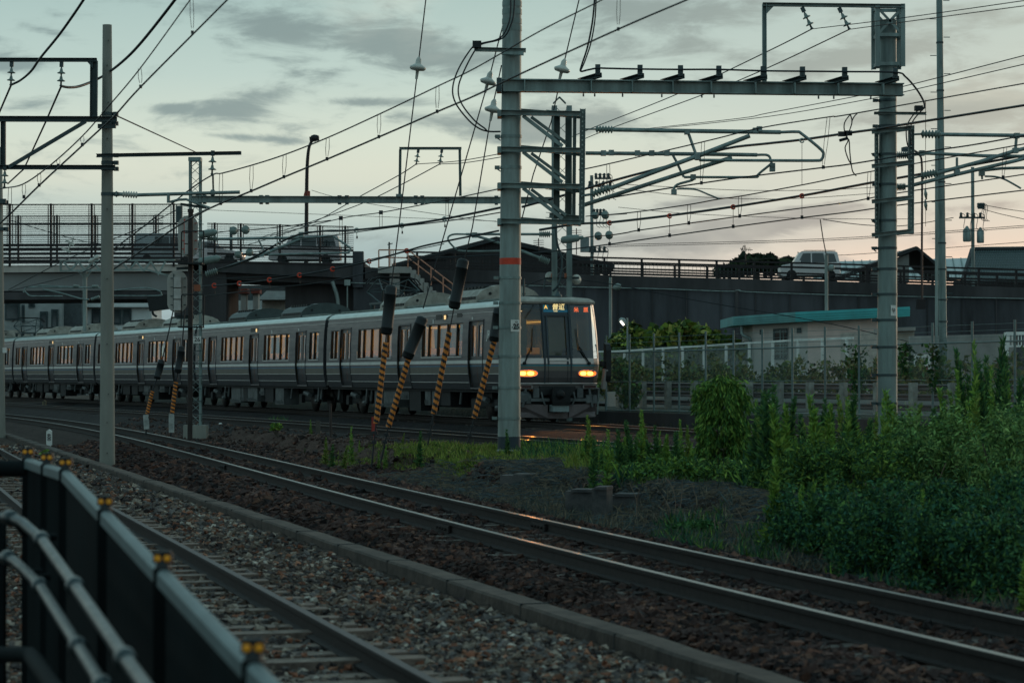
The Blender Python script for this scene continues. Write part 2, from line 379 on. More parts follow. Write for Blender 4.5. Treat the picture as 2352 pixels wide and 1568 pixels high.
def track(name, label, path, mats, ms, slp_z, first, last, slp_h=.14):
    t = thing(name, label, 'railway track', tuple(path[0]))
    for s in (-1, 1): part('rail', rail_mb(offset(path, GA * s)), mats, t)
    sl = resample(path, .6); sl = [(p, q) for p, q in zip(sl, sl[1:]) if first < p.y < last][:100]
    mb = MB(); mb.box(-1.02, 1.02, -.105, .105, -slp_h, 0)
    me = _mesh('sleeper', mb, ms, (0, 0, 0))
    for p, q in sl:
        o = bpy.data.objects.new('sleeper', me); COL.objects.link(o); o.parent = t
        d = q - p; o.location = V((p.x, p.y, p.z + slp_z + random.uniform(-.028, .014))) - V(t.location); o.rotation_euler = (0, 0, math.atan2(d.y, d.x) - R(90) + random.uniform(-.03, .03))
        ORG[o.name] = (0, 0, 0)
    return t
tB = track('railway_track', 'nearer polished main track curving through the dark brown ballast', TB, [m_steel, m_rust], m_sleeper, -.155, 10, 78)
tC = track('railway_track', 'rusty siding track with pale sleepers just behind the black barrier', TC_, [m_rusthead, m_rust], m_sleeperC, -.128, 9, 46)
tE = track('railway_track', 'middle track catching the orange headlamp glow beside the weeds', TE, [m_steel, m_rust], m_sleeper, -.155, 40, 76)
tD = track('railway_track', 'farther track that carries the commuter train', TD, [m_steel, m_rust], m_sleeper, -.155, 52, 92)
# rail joints on the near track
for u, v in ((1034, 1196), (1228, 1192), (500, 1062)):
    p = G(u, v, -.2); q = min(TB, key=lambda a: abs(a.y - p.y)); i = TB.index(q); d = (TB[i + 1] - TB[i - 1]).normalized(); n = V((d.y, -d.x, 0))
    sgn = 1 if (p - q).dot(n) > 0 else -1; c = q + n * (GA * sgn)
    mb = MB()
    for e in (-1, 1):
        mb.obox(c + n * (.035 * e) + V((0, 0, -.085)), d * .3, n * .014, V((0, 0, .042)))
        for k in (-.2, -.07, .07, .2): mb.tube([c + n * (.045 * e) + d * k + V((0, 0, -.085)), c + n * (.075 * e) + d * k + V((0, 0, -.085))], .018, 6)
    part('joint_bar', mb, m_rust, tB)
# ------------------------------------------------------------------ ground: one sheet with zones
ARR = {k: np.array([(p.x, p.y) for p in t]) for k, t in (('B', TB), ('C', TC_), ('D', TD), ('E', TE))}
def sdist(pts, arr):
    """signed distance to a path (+ to its right when heading away); beyond the ends the end tangent is used"""
    out = np.empty(len(pts)); d = np.gradient(arr, axis=0); d /= np.linalg.norm(d, axis=1)[:, None]
    for i in range(0, len(pts), 4000):
        q = pts[i:i + 4000]; k = ((q[:, None, :] - arr[None]) ** 2).sum(2).argmin(1)
        r = q - arr[k]; t = d[k]; out[i:i + 4000] = r[:, 0] * t[:, 1] - r[:, 1] * t[:, 0]
    return out
def vnoise(x, y, f, seed):
    """cheap smooth value noise"""
    g = np.random.default_rng(seed).random((256, 256)); x = x * f + 1000.3; y = y * f + 1000.7
    xi = np.floor(x).astype(int); yi = np.floor(y).astype(int); fx = x - xi; fy = y - yi; fx = fx * fx * (3 - 2 * fx); fy = fy * fy * (3 - 2 * fy)
    a = g[xi % 256, yi % 256]; b = g[(xi + 1) % 256, yi % 256]; c = g[xi % 256, (yi + 1) % 256]; d = g[(xi + 1) % 256, (yi + 1) % 256]
    return a * (1 - fx) * (1 - fy) + b * fx * (1 - fy) + c * (1 - fx) * fy + d * fx * fy
def sstep(a, b, x): t = np.clip((x - a) / (b - a), 0, 1); return t * t * (3 - 2 * t)
kerbpix = [(0, 993.6), (80, 1017.6), (160, 1049.6), (220, 1073), (280, 1079.5), (399.5, 1119), (574, 1186), (774, 1252), (934, 1304), (1093.5, 1352), (1263, 1406), (1388, 1447), (1628, 1514), (1739.6, 1566)]
KZ = -.37
kp = [G(u, v, KZ) for u, v in kerbpix]
KX = np.polyfit([p.y for p in kp], [p.x for p in kp], 3)
KERB = [V((float(np.polyval(KX, y)), float(y), KZ)) for y in np.linspace(11, 84, 130)]
ARR['K'] = np.array([(p.x, p.y) for p in KERB])
FEN0 = V((3.65, 75, 0)); FEN1 = V((11.15, 58.6, 0)); FD = (FEN1 - FEN0).normalized(); FN = V((-FD.y, FD.x, 0))   # FN points beyond the fence
def zones(x, y):
    pts = np.stack([x, y], 1); near = (y > 5) & (y < 140) & (np.abs(x) < 60)
    z = np.full(len(x), -.42); col = np.tile(np.array([.045, .040, .035]), (len(x), 1))
    if near.any():
        q = pts[near]; dB = sdist(q, ARR['B']); dC = sdist(q, ARR['C']); dD = sdist(q, ARR['D']); dE = sdist(q, ARR['E']); dK = sdist(q, ARR['K'])
        yy = q[:, 1]; xx = q[:, 0]
        n1 = vnoise(xx, yy, .7, 1); n2 = vnoise(xx, yy, 2.3, 2); n3 = vnoise(xx, yy, 6, 3)
        zz = -.36 - .2 * sstep(1.5, 4.5, -dE) + (n1 - .5) * .12
        def bed(d, top, w): return top - np.maximum(np.abs(d) - w, 0) * .45
        zb = np.maximum.reduce([bed(dB, -.365, 1.45), bed(dE, -.165, 1.45), bed(dD, -.09, 1.6)])
        zz = np.maximum(zz, zb)
        zc = -.468 + 0 * dC                      # gravel around the siding
        left = sstep(-.15, .25, dK)                               # 0 on the siding side of the kerb
        zz = np.where(dK < 0.0, zc + (n1 - .5) * .05, np.maximum(zz, -.50))
        # island between the near and middle tracks
        isl = sstep(2.6, 3.1, dB + (n1 - .5) * .5) * sstep(1.7, 2.6, -dE) * sstep(100, 80, yy)
        ramp_ = .05 + .12 * sstep(50, 30, yy)
        zz = zz + isl * (np.maximum(-.47 + .27 * sstep(3.3, 3.65, dB + (n1 - .5) * 1.1 + (n2 - .5) * .5) + .06 * sstep(4, 7, dB) - zz, 0) + (n1 - .4) * .12 + .02)
        # raised verge beyond the fence
        fx = (xx - FEN0.x) * FN.x + (yy - FEN0.y) * FN.y
        ver = sstep(-.25, .05, fx) * sstep(2.3, 3.0, np.where(yy > 69, dD, 9)); zz = zz * (1 - ver) + ver * .34
        zz += (n3 - .5) * .03 + (n2 - .5) * .03
        cc = np.empty((len(q), 3)); cc[:] = (.046, .034, .030)
        cc[np.abs(dE) < 3] = (.030, .027, .027); cc[dD > -2.6] = (.022, .020, .021)
        gr = dK < 0; cc[gr] = (.055, .040, .033)
        s_ = sstep(2.6, 3.4, dB + (n2 - .5) * 1.2) * (dK > 0) * sstep(2.0, 2.8, -dE) * sstep(50, 40, yy)
        cc = cc * (1 - s_[:, None]) + s_[:, None] * (np.array([.036, .042, .043]) * (n2[:, None] > .45) + np.array([.060, .047, .038]) * (n2[:, None] <= .45))
        br = sstep(2.2, 3.2, dB) * sstep(2.0, 2.6, -dE) * sstep(40, 48, yy) * (dK > 0); cc = cc * (1 - br[:, None]) + br[:, None] * np.array([.080, .052, .043])
        cc = cc * (1 - ver[:, None]) + ver[:, None] * np.array([.07, .075, .06])
        cc *= (.7 + .6 * n2[:, None])
        zz += isl * ((vnoise(xx, yy, 1.4, 5) - .5) * .09 + (vnoise(xx, yy, 3.7, 6) - .5) * .05); z[near] = zz; col[near] = cc
    return z, col
def axis(dense0, dense1, step, far0, far1):
    a = np.arange(dense0, dense1 + step / 2, step); lo = dense0 - np.geomspace(step, dense0 - far0, 26)[::-1]; hi = dense1 + np.geomspace(step, far1 - dense1, 26); return np.concatenate([lo, a, hi])
xs = axis(-24, 20, .2, -3000, 3000); ys = np.concatenate([[-60, -20, 0, 6], np.arange(9, 48, .16), np.arange(48, 110, .4), 110 + np.geomspace(.5, 4000, 26)])
XX, YY = np.meshgrid(xs, ys); nx, ny = len(xs), len(ys)
zz, cc = zones(XX.ravel(), YY.ravel())
idx = np.arange(nx * ny).reshape(ny, nx); q = np.stack([idx[:-1, :-1], idx[:-1, 1:], idx[1:, 1:], idx[1:, :-1]], -1).reshape(-1, 4)
m_ground = mat('ballast_and_soil', (1.0, .97, .95), .95, 0, .38, 16, 1.0, attr=True, spec=.15)
npobj('ground', npmesh('ground', np.stack([XX.ravel(), YY.ravel(), zz], 1), q, m_ground, cc, True), kind='structure')
# ------------------------------------------------------------------ crushed stone lying on it
OCT = np.array([[1, 0, 0], [-1, 0, 0], [0, 1, 0], [0, -1, 0], [0, 0, 1], [0, 0, -1]], float)
OF = np.array([[0, 2, 4], [2, 1, 4], [1, 3, 4], [3, 0, 4], [2, 0, 5], [1, 2, 5], [3, 1, 5], [0, 3, 5]])
def stones(n, y0, y1, keep, smin, smax, colfn, lift=.25):
    y = y0 * (y1 / y0) ** rng.random(n); x = (rng.random(n) * 2 - 1) * y * .218
    k = keep(x, y); x, y = x[k], y[k]; z, _ = zones(x, y); n = len(x)
    s = rng.uniform(smin, smax, n) * rng.choice([.5, .8, 1, 1.4, 1.9], n) * np.clip(y / 24, 1, 1.9)
    A = rng.normal(size=(n, 3, 3)); Q, _ = np.linalg.qr(A)
    loc = OCT[None] * rng.uniform(.55, 1.15, (n, 6, 1)) + rng.normal(size=(n, 6, 3)) * .16
    loc = loc @ Q; loc[:, :, 2] *= .75
    v = loc * s[:, None, None] + np.stack([x, y, z + s * lift], 1)[:, None, :]
    f = (OF[None] + (np.arange(n) * 6)[:, None, None]).reshape(-1, 3)
    c = colfn(n, x, y) * (.55 + .9 * vnoise(x, y, .9, 21))[:, None]; c = np.repeat(c, 6, 0)
    return v.reshape(-1, 3), f, c
def dK_(x, y): return sdist(np.stack([x, y], 1), ARR['K'])
def dB_(x, y): return sdist(np.stack([x, y], 1), ARR['B'])
def dC_(x, y): return sdist(np.stack([x, y], 1), ARR['C'])
def pal(n, cols, p): i = rng.choice(len(cols), n, p=p); return np.array(cols)[i] * rng.uniform(.6, 1.35, (n, 1))
m_stone = mat('crushed_stone', (1, 1, 1), .9, 0, .25, 30, .4, attr=True, spec=.2)
def onC(x, y):
    d = dC_(x, y); return (dK_(x, y) < -.12) & ((np.abs(d) > .62) | (vnoise(x, y, 1.3, 31) > .35) | (rng.random(len(x)) < .5)) & (y < 66) & (np.abs(np.abs(d) - GA) > .09)
v_, f_, c_ = stones(170000, 13, 66, onC, .011, .029, lambda n, x, y: pal(n, [(.125, .09, .07), (.095, .083, .078), (.25, .20, .16), (.16, .062, .036), (.036, .027, .026), (.22, .10, .06), (.38, .34, .29)], [.27, .27, .13, .09, .15, .06, .03]))
npobj('gravel', npmesh('gravel', v_, f_, m_stone, c_), kind='stuff')
def onB(x, y):
    d = np.abs(dB_(x, y)); k = dK_(x, y); return (k > .27) & (d < 3.2) & (np.abs(d - GA) > .1) & ((d > .95) | (rng.random(len(x)) < .42)) & (y < 66)
v_, f_, c_ = stones(190000, 13, 66, onB, .016, .036, lambda n, x, y: pal(n, [(.044, .025, .022), (.060, .033, .027), (.095, .044, .031), (.026, .020, .020), (.12, .06, .040)], [.34, .28, .15, .18, .05]))
npobj('ballast', npmesh('ballast', v_, f_, m_stone, c_), kind='stuff')
def onM(x, y):
    d = dB_(x, y); e = sdist(np.stack([x, y], 1), ARR['E']); return (d > 1.6) & (e < -1.2) & (y > 36) & (y < 90)
v_, f_, c_ = stones(60000, 34, 90, onM, .014, .03, lambda n, x, y: pal(n, [(.085, .052, .042), (.06, .04, .035), (.12, .075, .058), (.04, .034, .033)], [.4, .3, .15, .15]))
npobj('rubble', npmesh('rubble', v_, f_, m_stone, c_), kind='stuff')
def onK(x, y):
    d = dB_(x, y); e = sdist(np.stack([x, y], 1), ARR['E']); return (d > 1.7) & (d < 5.5) & (e < -1.4) & (vnoise(x, y, 1.1, 51) > .42) & (y < 42)
v_, f_, c_ = stones(70000, 15, 42, onK, .008, .022, lambda n, x, y: pal(n, [(.085, .072, .062), (.065, .075, .078), (.14, .115, .09), (.045, .048, .05)], [.35, .3, .15, .2]))
npobj('bank_gravel', npmesh('bank_gravel', v_, f_, m_stone, c_), kind='stuff')
def gz(x, y): return float(zones(np.array([x]), np.array([y]))[0][0])
# ------------------------------------------------------------------ concrete kerb between siding and main line
m_kerb = mat('weathered_kerb_concrete', (.066, .048, .038), .9, 0, .4, 3, .6, dirt=.08)
mb = MB(); kl = KERB; kr = offset(KERB, .24); prof = []
for a, b in zip(kl, kr):
    j = random.uniform(-.006, .006); prof += [V((a.x, a.y, -.75)), V((a.x + .0, a.y, KZ - .02 + j)), V((a.x + .02, a.y, KZ + j)), V((b.x - .02, b.y, KZ + j)), V((b.x, b.y, KZ - .02 + j)), V((b.x, b.y, -.75))]
fs = [(i * 6 + j, (i + 1) * 6 + j, (i + 1) * 6 + j + 1, i * 6 + j + 1) for i in range(len(kl) - 1) for j in range(5)]
mb.add(prof, fs)
for i in range(3, len(kl) - 1, 4):
    t_ = (kl[i + 1] - kl[i - 1]).normalized(); n_ = V((t_.y, -t_.x, 0)); mb.obox(kl[i] + n_ * .12 + V((0, 0, -.12)), n_ * .123, t_ * .012, V((0, 0, .123)), 1)
solo('concrete_kerb', mb, [m_kerb, m_black], 'long low concrete kerb between the rusty siding and the dark ballast', 'kerb')
# ------------------------------------------------------------------ commuter train
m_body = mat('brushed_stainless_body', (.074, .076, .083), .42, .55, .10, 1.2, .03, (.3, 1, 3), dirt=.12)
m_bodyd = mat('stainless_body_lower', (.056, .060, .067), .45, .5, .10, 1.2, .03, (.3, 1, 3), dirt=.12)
m_trim = mat('bright_steel_edge', (.52, .54, .52), .35, .7, .1, 4)
m_stripe = mat('white_stripe', (.58, .57, .53), .5, 0, .08, 2)
m_mauve = mat('dark_brown_stripe', (.075, .05, .055), .5, .1, .1, 2)
m_blue = mat('blue_stripe', (.02, .115, .20), .5, .1, .1, 2)
m_khaki = mat('khaki_stripe', (.14, .130, .110), .5, .3, .1, 2)
m_roofl = mat('sky_lit_roof_shoulder', (.56, .62, .59), .42, .35, .10, 1.5, .03, (.4, 1, 1), dirt=.15)  # sky reflection on the roof shoulder, put into the base colour
m_roof = mat('roof_sheet', (.20, .235, .215), .7, .1, .25, 2.5, .15)
m_ac = mat('air_conditioner_casing', (.36, .345, .30), .65, .1, .2, 2.5, .08, stain=(.16, .15, .13))
m_acd = mat('dark_air_conditioner_casing', (.045, .065, .065), .55, .2, .2, 2.5, .08)
m_winf = mat('black_window_frame', (.012, .014, .014), .5, .1, .2, 4)
m_door = mat('door_leaf', (.062, .064, .070), .42, .5, .1, 1.2, .03, (.3, 1, 3))
m_inner = mat('cream_interior_lining', (.42, .35, .17), .7, 0, .1, 2)
m_floor = mat('interior_floor', (.16, .12, .09), .7, 0, .2, 4)
m_seat = mat('brown_seat_moquette', (.14, .07, .035), .9, 0, .2, 12)
m_cover = mat('cream_headrest_cover', (.62, .40, .18), .9, 0, .1, 6)
m_lamp = mat('ceiling_light', (.9, .9, .9), .5, 0, .02, 2, emit=(1, .50, .11), estr=8)
m_under = mat('underframe_black', (.010, .012, .013), .75, .1, .4, 3, .2)
m_underg = mat('underfloor_grey_box', (.095, .105, .105), .7, .1, .35, 2.5, .1)
m_wheel = mat('wheel_steel', (.035, .032, .03), .5, .6, .3, 4)
m_glass = glassmat('window_glass', (.62, .60, .50), .03)
m_glassd = glassmat('windscreen_glass', (.55, .62, .58), .02)
m_green = mat('green_poster', (.01, .20, .13), .7, 0, .1, 3)
HWZ = [(.94, 1.365), (1.15, 1.415), (1.41, 1.455), (1.63, 1.475), (2.3, 1.475), (2.97, 1.435), (3.10, 1.42), (3.38, 1.38)]
def hw(z): return float(np.interp(z, [a for a, _ in HWZ], [b for _, b in HWZ]))
ZR = [.94, 1.15, 1.41, 1.63, 1.665, 1.72, 1.82, 1.94, 2.45, 2.97, 3.10, 3.24, 3.38]
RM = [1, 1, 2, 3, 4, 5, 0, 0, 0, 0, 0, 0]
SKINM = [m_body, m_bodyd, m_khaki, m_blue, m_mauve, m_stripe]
def skin(mb, side, x0, x1, off, holes, zr=ZR, rm=None, breaks=()):
    """one side wall from x0 to x1 with rectangular openings; side -1 faces the camera"""
    xs = sorted(set([x0, x1] + [v for h in holes for v in h[:2] if x0 < v < x1] + list(breaks)))
    zr = sorted(set(list(zr) + [v for h in holes for v in h[2:]]))
    for a, b in zip(xs, xs[1:]):
        for c, d in zip(zr, zr[1:]):
            xm, zm = (a + b) / 2, (c + d) / 2
            if any(h[0] < xm < h[1] and h[2] < zm < h[3] for h in holes): continue
            k = 0
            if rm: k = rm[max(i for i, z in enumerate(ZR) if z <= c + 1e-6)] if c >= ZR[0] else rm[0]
            vs = [(a, side * (hw(c) + off), c), (b, side * (hw(c) + off), c), (b, side * (hw(d) + off), d), (a, side * (hw(d) + off), d)]
            mb.add(vs, [(0, 1, 2, 3) if side < 0 else (3, 2, 1, 0)], False, k)
def reveal(mb, side, h, d0, d1, mi=0):
    """the four cheeks of an opening"""
    a, b, c, d = h
    o = lambda x, z, q: (x, side * (hw(z) + q), z)
    for (p, q) in (((a, c), (a, d)), ((a, d), (b, d)), ((b, d), (b, c)), ((b, c), (a, c))):
        mb.add([o(*p, d0), o(*q, d0), o(*q, d1), o(*p, d1)], [(0, 1, 2, 3)], False, mi)
ROOFP = [(1.38, 3.38), (1.345, 3.455), (1.26, 3.52), (1.12, 3.565), (.75, 3.62), (.35, 3.65), (0, 3.66)]
DOORS_MID = [-3.2, -10.0, -16.8]
WIN_MID = [(-2.05, -.85), (-8.45, -4.75), (-15.25, -11.55), (-19.15, -17.95)]
DOORS_CAB = [-3.15, -10.35, -17.3]
WIN_CAB = [(-8.4, -4.4), (-15.7, -11.7), (-19.2, -18.2)]
def flatten(mb, m): return m
def make_car(label, cab, pos, rz, ac=(-4.6, -12.8), acmat=None, panto=None, simple=False, lit=1):
    t = thing('train_car', label, 'train car', (0, 0, 0), 'cars of the commuter train')
    doors = DOORS_CAB if cab else DOORS_MID; wins = WIN_CAB if cab else WIN_MID
    xf = -.92 if cab else -.2; xr = -19.75
    dh = [(d - .65, d + .65, 1.0, 3.0) for d in doors]
    wh = [(a, b, 1.94, 2.97) for a, b in wins]
    body = MB()
    for s in (-1, 1):
        skin(body, s, xr, xf, 0, dh + wh, rm=RM)
    for x in ([xr] if cab else [xr, xf]):           # end walls
        z = ZR; vs = [(x, -hw(c), c) for c in z] + [(x, hw(c), c) for c in reversed(z)]
        body.add(vs, [tuple(range(len(vs)))], False, 0)
    body.add([(xr, -1.36, .94), (xf, -1.36, .94), (xf, 1.36, .94), (xr, 1.36, .94)], [(0, 3, 2, 1)], False, 1)
    part('body', body, SKINM, t)
    # thin bright edges along the side
    ln = MB()
    segs = []; lim = sorted([(d - .68, d + .68) for d in doors]); x = xr
    for a, b in lim: segs.append((x, a)); x = b
    segs.append((x, xf))
    for s in (-1,):
        for a, b in segs:
            for z in (1.41, 1.15): ln.bar((a, s * (hw(z) + .006), z), (b, s * (hw(z) + .006), z), .014, .014)
        ln.bar((xr, s * (hw(3.24) + .006), 3.24), (xf, s * (hw(3.24) + .006), 3.24), .012, .014)
    part('trim_line', ln, m_trim, t)
    # roof
    rf = MB(); n = len(ROOFP)
    xs = [xr, xf] if not cab else [xr, -.92]
    for s in (-1, 1):
        for i in range(n - 1):
            (y0, z0), (y1, z1) = ROOFP[i], ROOFP[i + 1]
            vs = [(xs[0], s * y0, z0), (xs[1], s * y0, z0), (xs[1], s * y1, z1), (xs[0], s * y1, z1)]
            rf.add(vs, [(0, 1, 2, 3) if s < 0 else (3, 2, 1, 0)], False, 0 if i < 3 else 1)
    for x in xs:
        vs = [(x, -y, z) for y, z in ROOFP] + [(x, y, z) for y, z in reversed(ROOFP[:-1])]
        rf.add(vs, [tuple(range(len(vs)))], False, 1)
    for x in np.arange(xr + .5, xs[1] - .3, .62): rf.bar((x, -1.02, 3.594), (x, -.55, 3.648), .05, .03, mi=1)   # roof ribs and walk boards
    rf.box(xr + .3, xs[1] - 1.2, -1.0, -.8, 3.60, 3.655, 1)
    rf.box(xr, xf, -1.40, -1.375, 3.37, 3.39, 0)
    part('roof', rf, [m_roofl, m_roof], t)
    # doors
    for d in doors:
        mb = MB(); s = -1; h = (d - .65, d + .65, 1.0, 3.0)
        for e in (0, 1):
            a = d - .645 + e * .645 + (.005 if e else 0); b = a + .635
            skin(mb, s, a, b, -.05, [(a + .12, b - .12, 1.94, 2.86)], zr=[1.0, 1.15, 1.41, 1.63, 1.665, 1.72, 1.82, 1.94, 2.86, 3.0], rm=None)
            reveal(mb, s, (a + .12, b - .12, 1.94, 2.86), -.05, -.09)
            reveal(mb, s, (a, b, 1.0, 3.0), -.05, -.09)
        reveal(mb, s, h, .012, -.12)
        for q in (h[0] - .018, h[1] + .018):
            for z0, z1 in zip(ZR, ZR[1:]):
                if z1 < 3.05: mb.bar((q, s * (hw(z0) + .004), z0), (q, s * (hw(z1) + .004), z1), .03, .02, (1, 0, 0))
        mb.bar((h[0] - .03, s * (hw(3.0) + .006), 3.015), (h[1] + .03, s * (hw(3.0) + .006), 3.015), .03, .045)
        mb.box(h[0], h[1], -hw(.98) - .03, -hw(.98) + .05, .955, 1.0)
        dr = part('door', mb, m_door, t)
        gl = MB()
        for e in (0, 1):
            a = d - .645 + e * .645 + .125; b = a + .39
            gl.add([(a, s * (hw(1.94) - .07), 1.94), (b, s * (hw(1.94) - .07), 1.94), (b, s * (hw(2.86) - .07), 2.86), (a, s * (hw(2.86) - .07), 2.86)], [(0, 1, 2, 3)])
        part('glass', gl, m_glass, dr)
        st = MB()                                           # the stripes carry on across the door leaves
        for (c, e_, mi) in ((1.72, 1.82, 0), (1.63, 1.665, 1)):
            st.add([(d - .64, s * (hw(c) - .044), c), (d + .64, s * (hw(c) - .044), c), (d + .64, s * (hw(e_) - .044), e_), (d - .64, s * (hw(e_) - .044), e_)], [(0, 1, 2, 3)], False, mi)
        part('stripe', st, [m_stripe, m_blue], dr)
    far = MB()                                              # plain doors on the far side
    for d in doors:
        skin(far, 1, d - .65, d + .65, -.05, [(d - .5, d - .1, 1.94, 2.86), (d + .1, d + .5, 1.94, 2.86)], zr=[1.0, 1.94, 2.86, 3.0])
    part('far_side_door', far, m_door, t)
    # windows
    for a, b in wins:
        for s in ((-1, 1)):
            mb = MB(); h = (a, b, 1.94, 2.97); reveal(mb, s, h, .004, -.1)
            o = lambda x, z, q: V((x, s * (hw(z) + q), z))
            for z in (1.955, 2.955): mb.bar(o(a, z, -.03), o(b, z, -.03), .05, .035)
            fr = [.0, .155, .385, .625, .855, 1.0] if b - a > 2 else [0, .5, 1]
            for f in fr:
                x = a + (b - a) * f; wdt = .07 if 0 < f < 1 else .03
                x = min(max(x, a + .015), b - .015); mb.bar(o(x, 1.94, -.03), o(x, 2.97, -.03), wdt, .05, (1, 0, 0))
            wn = part('window', mb, m_winf, t)
            gl = MB(); gl.add([o(a, 1.94, -.045), o(b, 1.94, -.045), o(b, 2.97, -.045), o(a, 2.97, -.045)], [(0, 1, 2, 3)])
            part('glass', gl, m_glass, wn)
            if s < 0:
                rim = MB(); z = 1.93; rim.bar(o(a - .02, z, .012), o(b + .02, z, .012), .03, .025); rim.bar(o(a - .012, 1.93, .012), o(a - .012, 2.2, .01), .02, .02, (1, 0, 0))
                part('sill', rim, m_trim, wn)
    # interior
    it = MB()
    for s in (-1, 1): skin(it, s, xr + .1, xf - .1, -.11, dh + wh, zr=[1.0, 1.94, 2.97, 3.0, 3.3])
    it.box(xr + .1, xf - (.9 if cab else .1), -1.3, 1.3, 1.05, 1.12, 1)
    it.box(xr + .1, xf - .1, -1.3, 1.3, 3.27, 3.33, 0)
    it.box(xr + .1, xr + .16, -1.3, 1.3, 1.1, 3.3, 0)
    part('interior', it, [m_inner, m_floor], t)
    lm = MB()
    for y in (-.5, .5): lm.box(xr + .6, xf - (2.0 if cab else .5), y - .1, y + .1, 3.235, 3.262)
    part('ceiling_light', lm, m_lamp, t)
    st = MB(); cv = MB()
    for a, b in wins:
        n = max(1, int((b - a) / .9))
        for i in range(n):
            x = a + (i + .5) * (b - a) / n
            for y in (-.9, .9):
                st.box(x - .22, x + .22, y - .42, y + .42, 1.12, 1.52); st.box(x - .26, x - .16, y - .42, y + .42, 1.5, 2.2)
                cv.box(x - .265, x - .15, y - .40, y + .40, 2.03, 2.225)
    seat = part('seat_row', st, m_seat, t); part('headrest_cover', cv, m_cover, seat)
    hr = MB()
    for y in (-.62, .62):
        hr.tube([(xr + .4, y, 2.98), (xf - 2.2, y, 2.98)], .016, 6)
    for d in doors:
        for x in (d - .75, d + .75):
            for y in (-.95, .95): hr.tube([(x, y, 1.12), (x, y, 3.27)], .017, 6)
    part('grab_rail', hr, m_trim, t)
    # air conditioners: arched housings
    am = acmat or m_ac
    for xa in ac:
        mb = MB(); A = [(1.02, 3.56), (1.02, 3.78), (.86, 3.95), (.6, 4.06), (.3, 4.13), (0, 4.15)]
        A = [(-y, z) for y, z in A] + [(y, z) for y, z in reversed(A[:-1])]
        mb.prism([(xa - 2.9, y, z) for y, z in A], (2.9, 0, 0))
        mb.box(xa - 2.92, xa + .03, -1.06, 1.06, 3.575, 3.66)
        ab = part('air_conditioner', mb, am, t)
        g = MB(); 
        for k in range(9): g.box(xa - 2.6 + k * .28, xa - 2.38 + k * .28, -1.035, -1.0, 3.69, 3.77)
        for k in range(7): g.box(xa - 2.5 + k * .34, xa - 2.3 + k * .34, -.72, -.4, 4.01, 4.10)
        for y in (-.6, .5): g.tube([(xa - .01, y, 3.86), (xa + .015, y, 3.86)], .05, 8)
        part('grille', g, m_black, ab)
    # bogies and underfloor gear
    for xb in (-3.1, -16.9):
        mb = MB()
        for s in (-1, 1):
            mb.bar((xb - 1.6, s * 1.0, .55), (xb + 1.6, s * 1.0, .55), .14, .22); mb.box(xb - .45, xb + .45, s * 1.0 - .12, s * 1.0 + .12, .62, .95)
            for e in (-1, 1): mb.box(xb + e * 1.05 - .17, xb + e * 1.05 + .17, s * 1.12 - .07, s * 1.12 + .07, .32, .62)
            mb.tube([(xb + 1.9, s * 1.1, .95), (xb + 1.8, s * 1.15, .4)], .05, 6)
        bg_ = part('bogie', mb, m_under, t)
        wm = MB()
        for e in (-1.05, 1.05):
            for s in (-1, 1): wm.lathe((xb + e, s * .60, .43), (0, -s, 0), [(.10, -.05), (.43, -.04), (.45, 0), (.43, .08), (.30, .085), (.28, .03), (.08, .03)], 20)
            wm.tube([(xb + e, -.6, .43), (xb + e, .6, .43)], .08, 8)
        part('wheel', wm, m_wheel, bg_)
        gm = MB(); gm.bar((xb + 1.75, -1.28, .94), (xb + 1.62, -1.28, .42), .05, .1, (1, 0, 0)); gm.tube([(xb + 1.55, -1.28, .42), (xb + 1.3, -1.28, .42)], .06, 8)
        gm.tube([(xb - .3, -1.22, .7), (xb + .35, -1.22, .62)], .09, 8)
        part('damper', gm, m_underg, bg_)
    ub = MB(); ul = MB(); r2 = random.Random(int(pos[1] * 10))
    x = -6.2
    while x > -14.0:
        L_ = r2.choice([.35, .55, .9, 1.2, 1.5]); hgt = r2.choice([.35, .5, .62, .7])
        tgt = ul if r2.random() < .55 else ub
        tgt.box(x - L_, x, -1.28 + r2.uniform(0, .06), -.65, .92 - hgt, .92)
        if tgt is ul:
            for k in range(int(L_ / .16)): tgt.box(x - L_ + k * .16 + .03, x - L_ + k * .16 + .10, -1.30, -1.28, .92 - hgt + .05, .92 - hgt + .09 + .1 * r2.random())
        x -= L_ + r2.choice([.12, .2, .45])
    ub.box(xr + .3, xf - .4, -.6, .6, .35, .93); ub.box(xr, xf, -1.3, 1.3, .86, .945)
    for xx in (-5.2, -14.8, -1.2, -18.9): ul.tube([(xx, -1.2, .93), (xx, -1.25, .48)], .045, 6)
    un = part('underfloor_equipment', ub, m_under, t); part('equipment_box', ul, m_underg, un)
    # side destination panels, small plates
    mb = MB(); xw = -6.5 if cab else -10
    for a, b in ((xw - .6, xw - .02), (xw + .12, xw + .52)): mb.bar((a, -hw(3.17) - .004, 3.17), (b, -hw(3.17) - .004, 3.17), .012, .19)
    ds = part('side_display', mb, m_winf, t)
    mb = MB(); mb.bar((xw + .22, -hw(3.17) - .012, 3.17), (xw + .40, -hw(3.17) - .012, 3.17), .01, .13)
    part('lit_characters', mb, mat('side_display_glow', (.9, .6, .3), .5, 0, .4, 30, emit=(1, .66, .28), estr=.9), ds)
    mb = MB()
    for xx in (-3.6, -7.4): mb.bar((xx, -hw(3.06) - .004, 3.06), (xx + .12, -hw(3.06) - .004, 3.06), .01, .13)
    part('number_plate', mb, m_stripe, t)
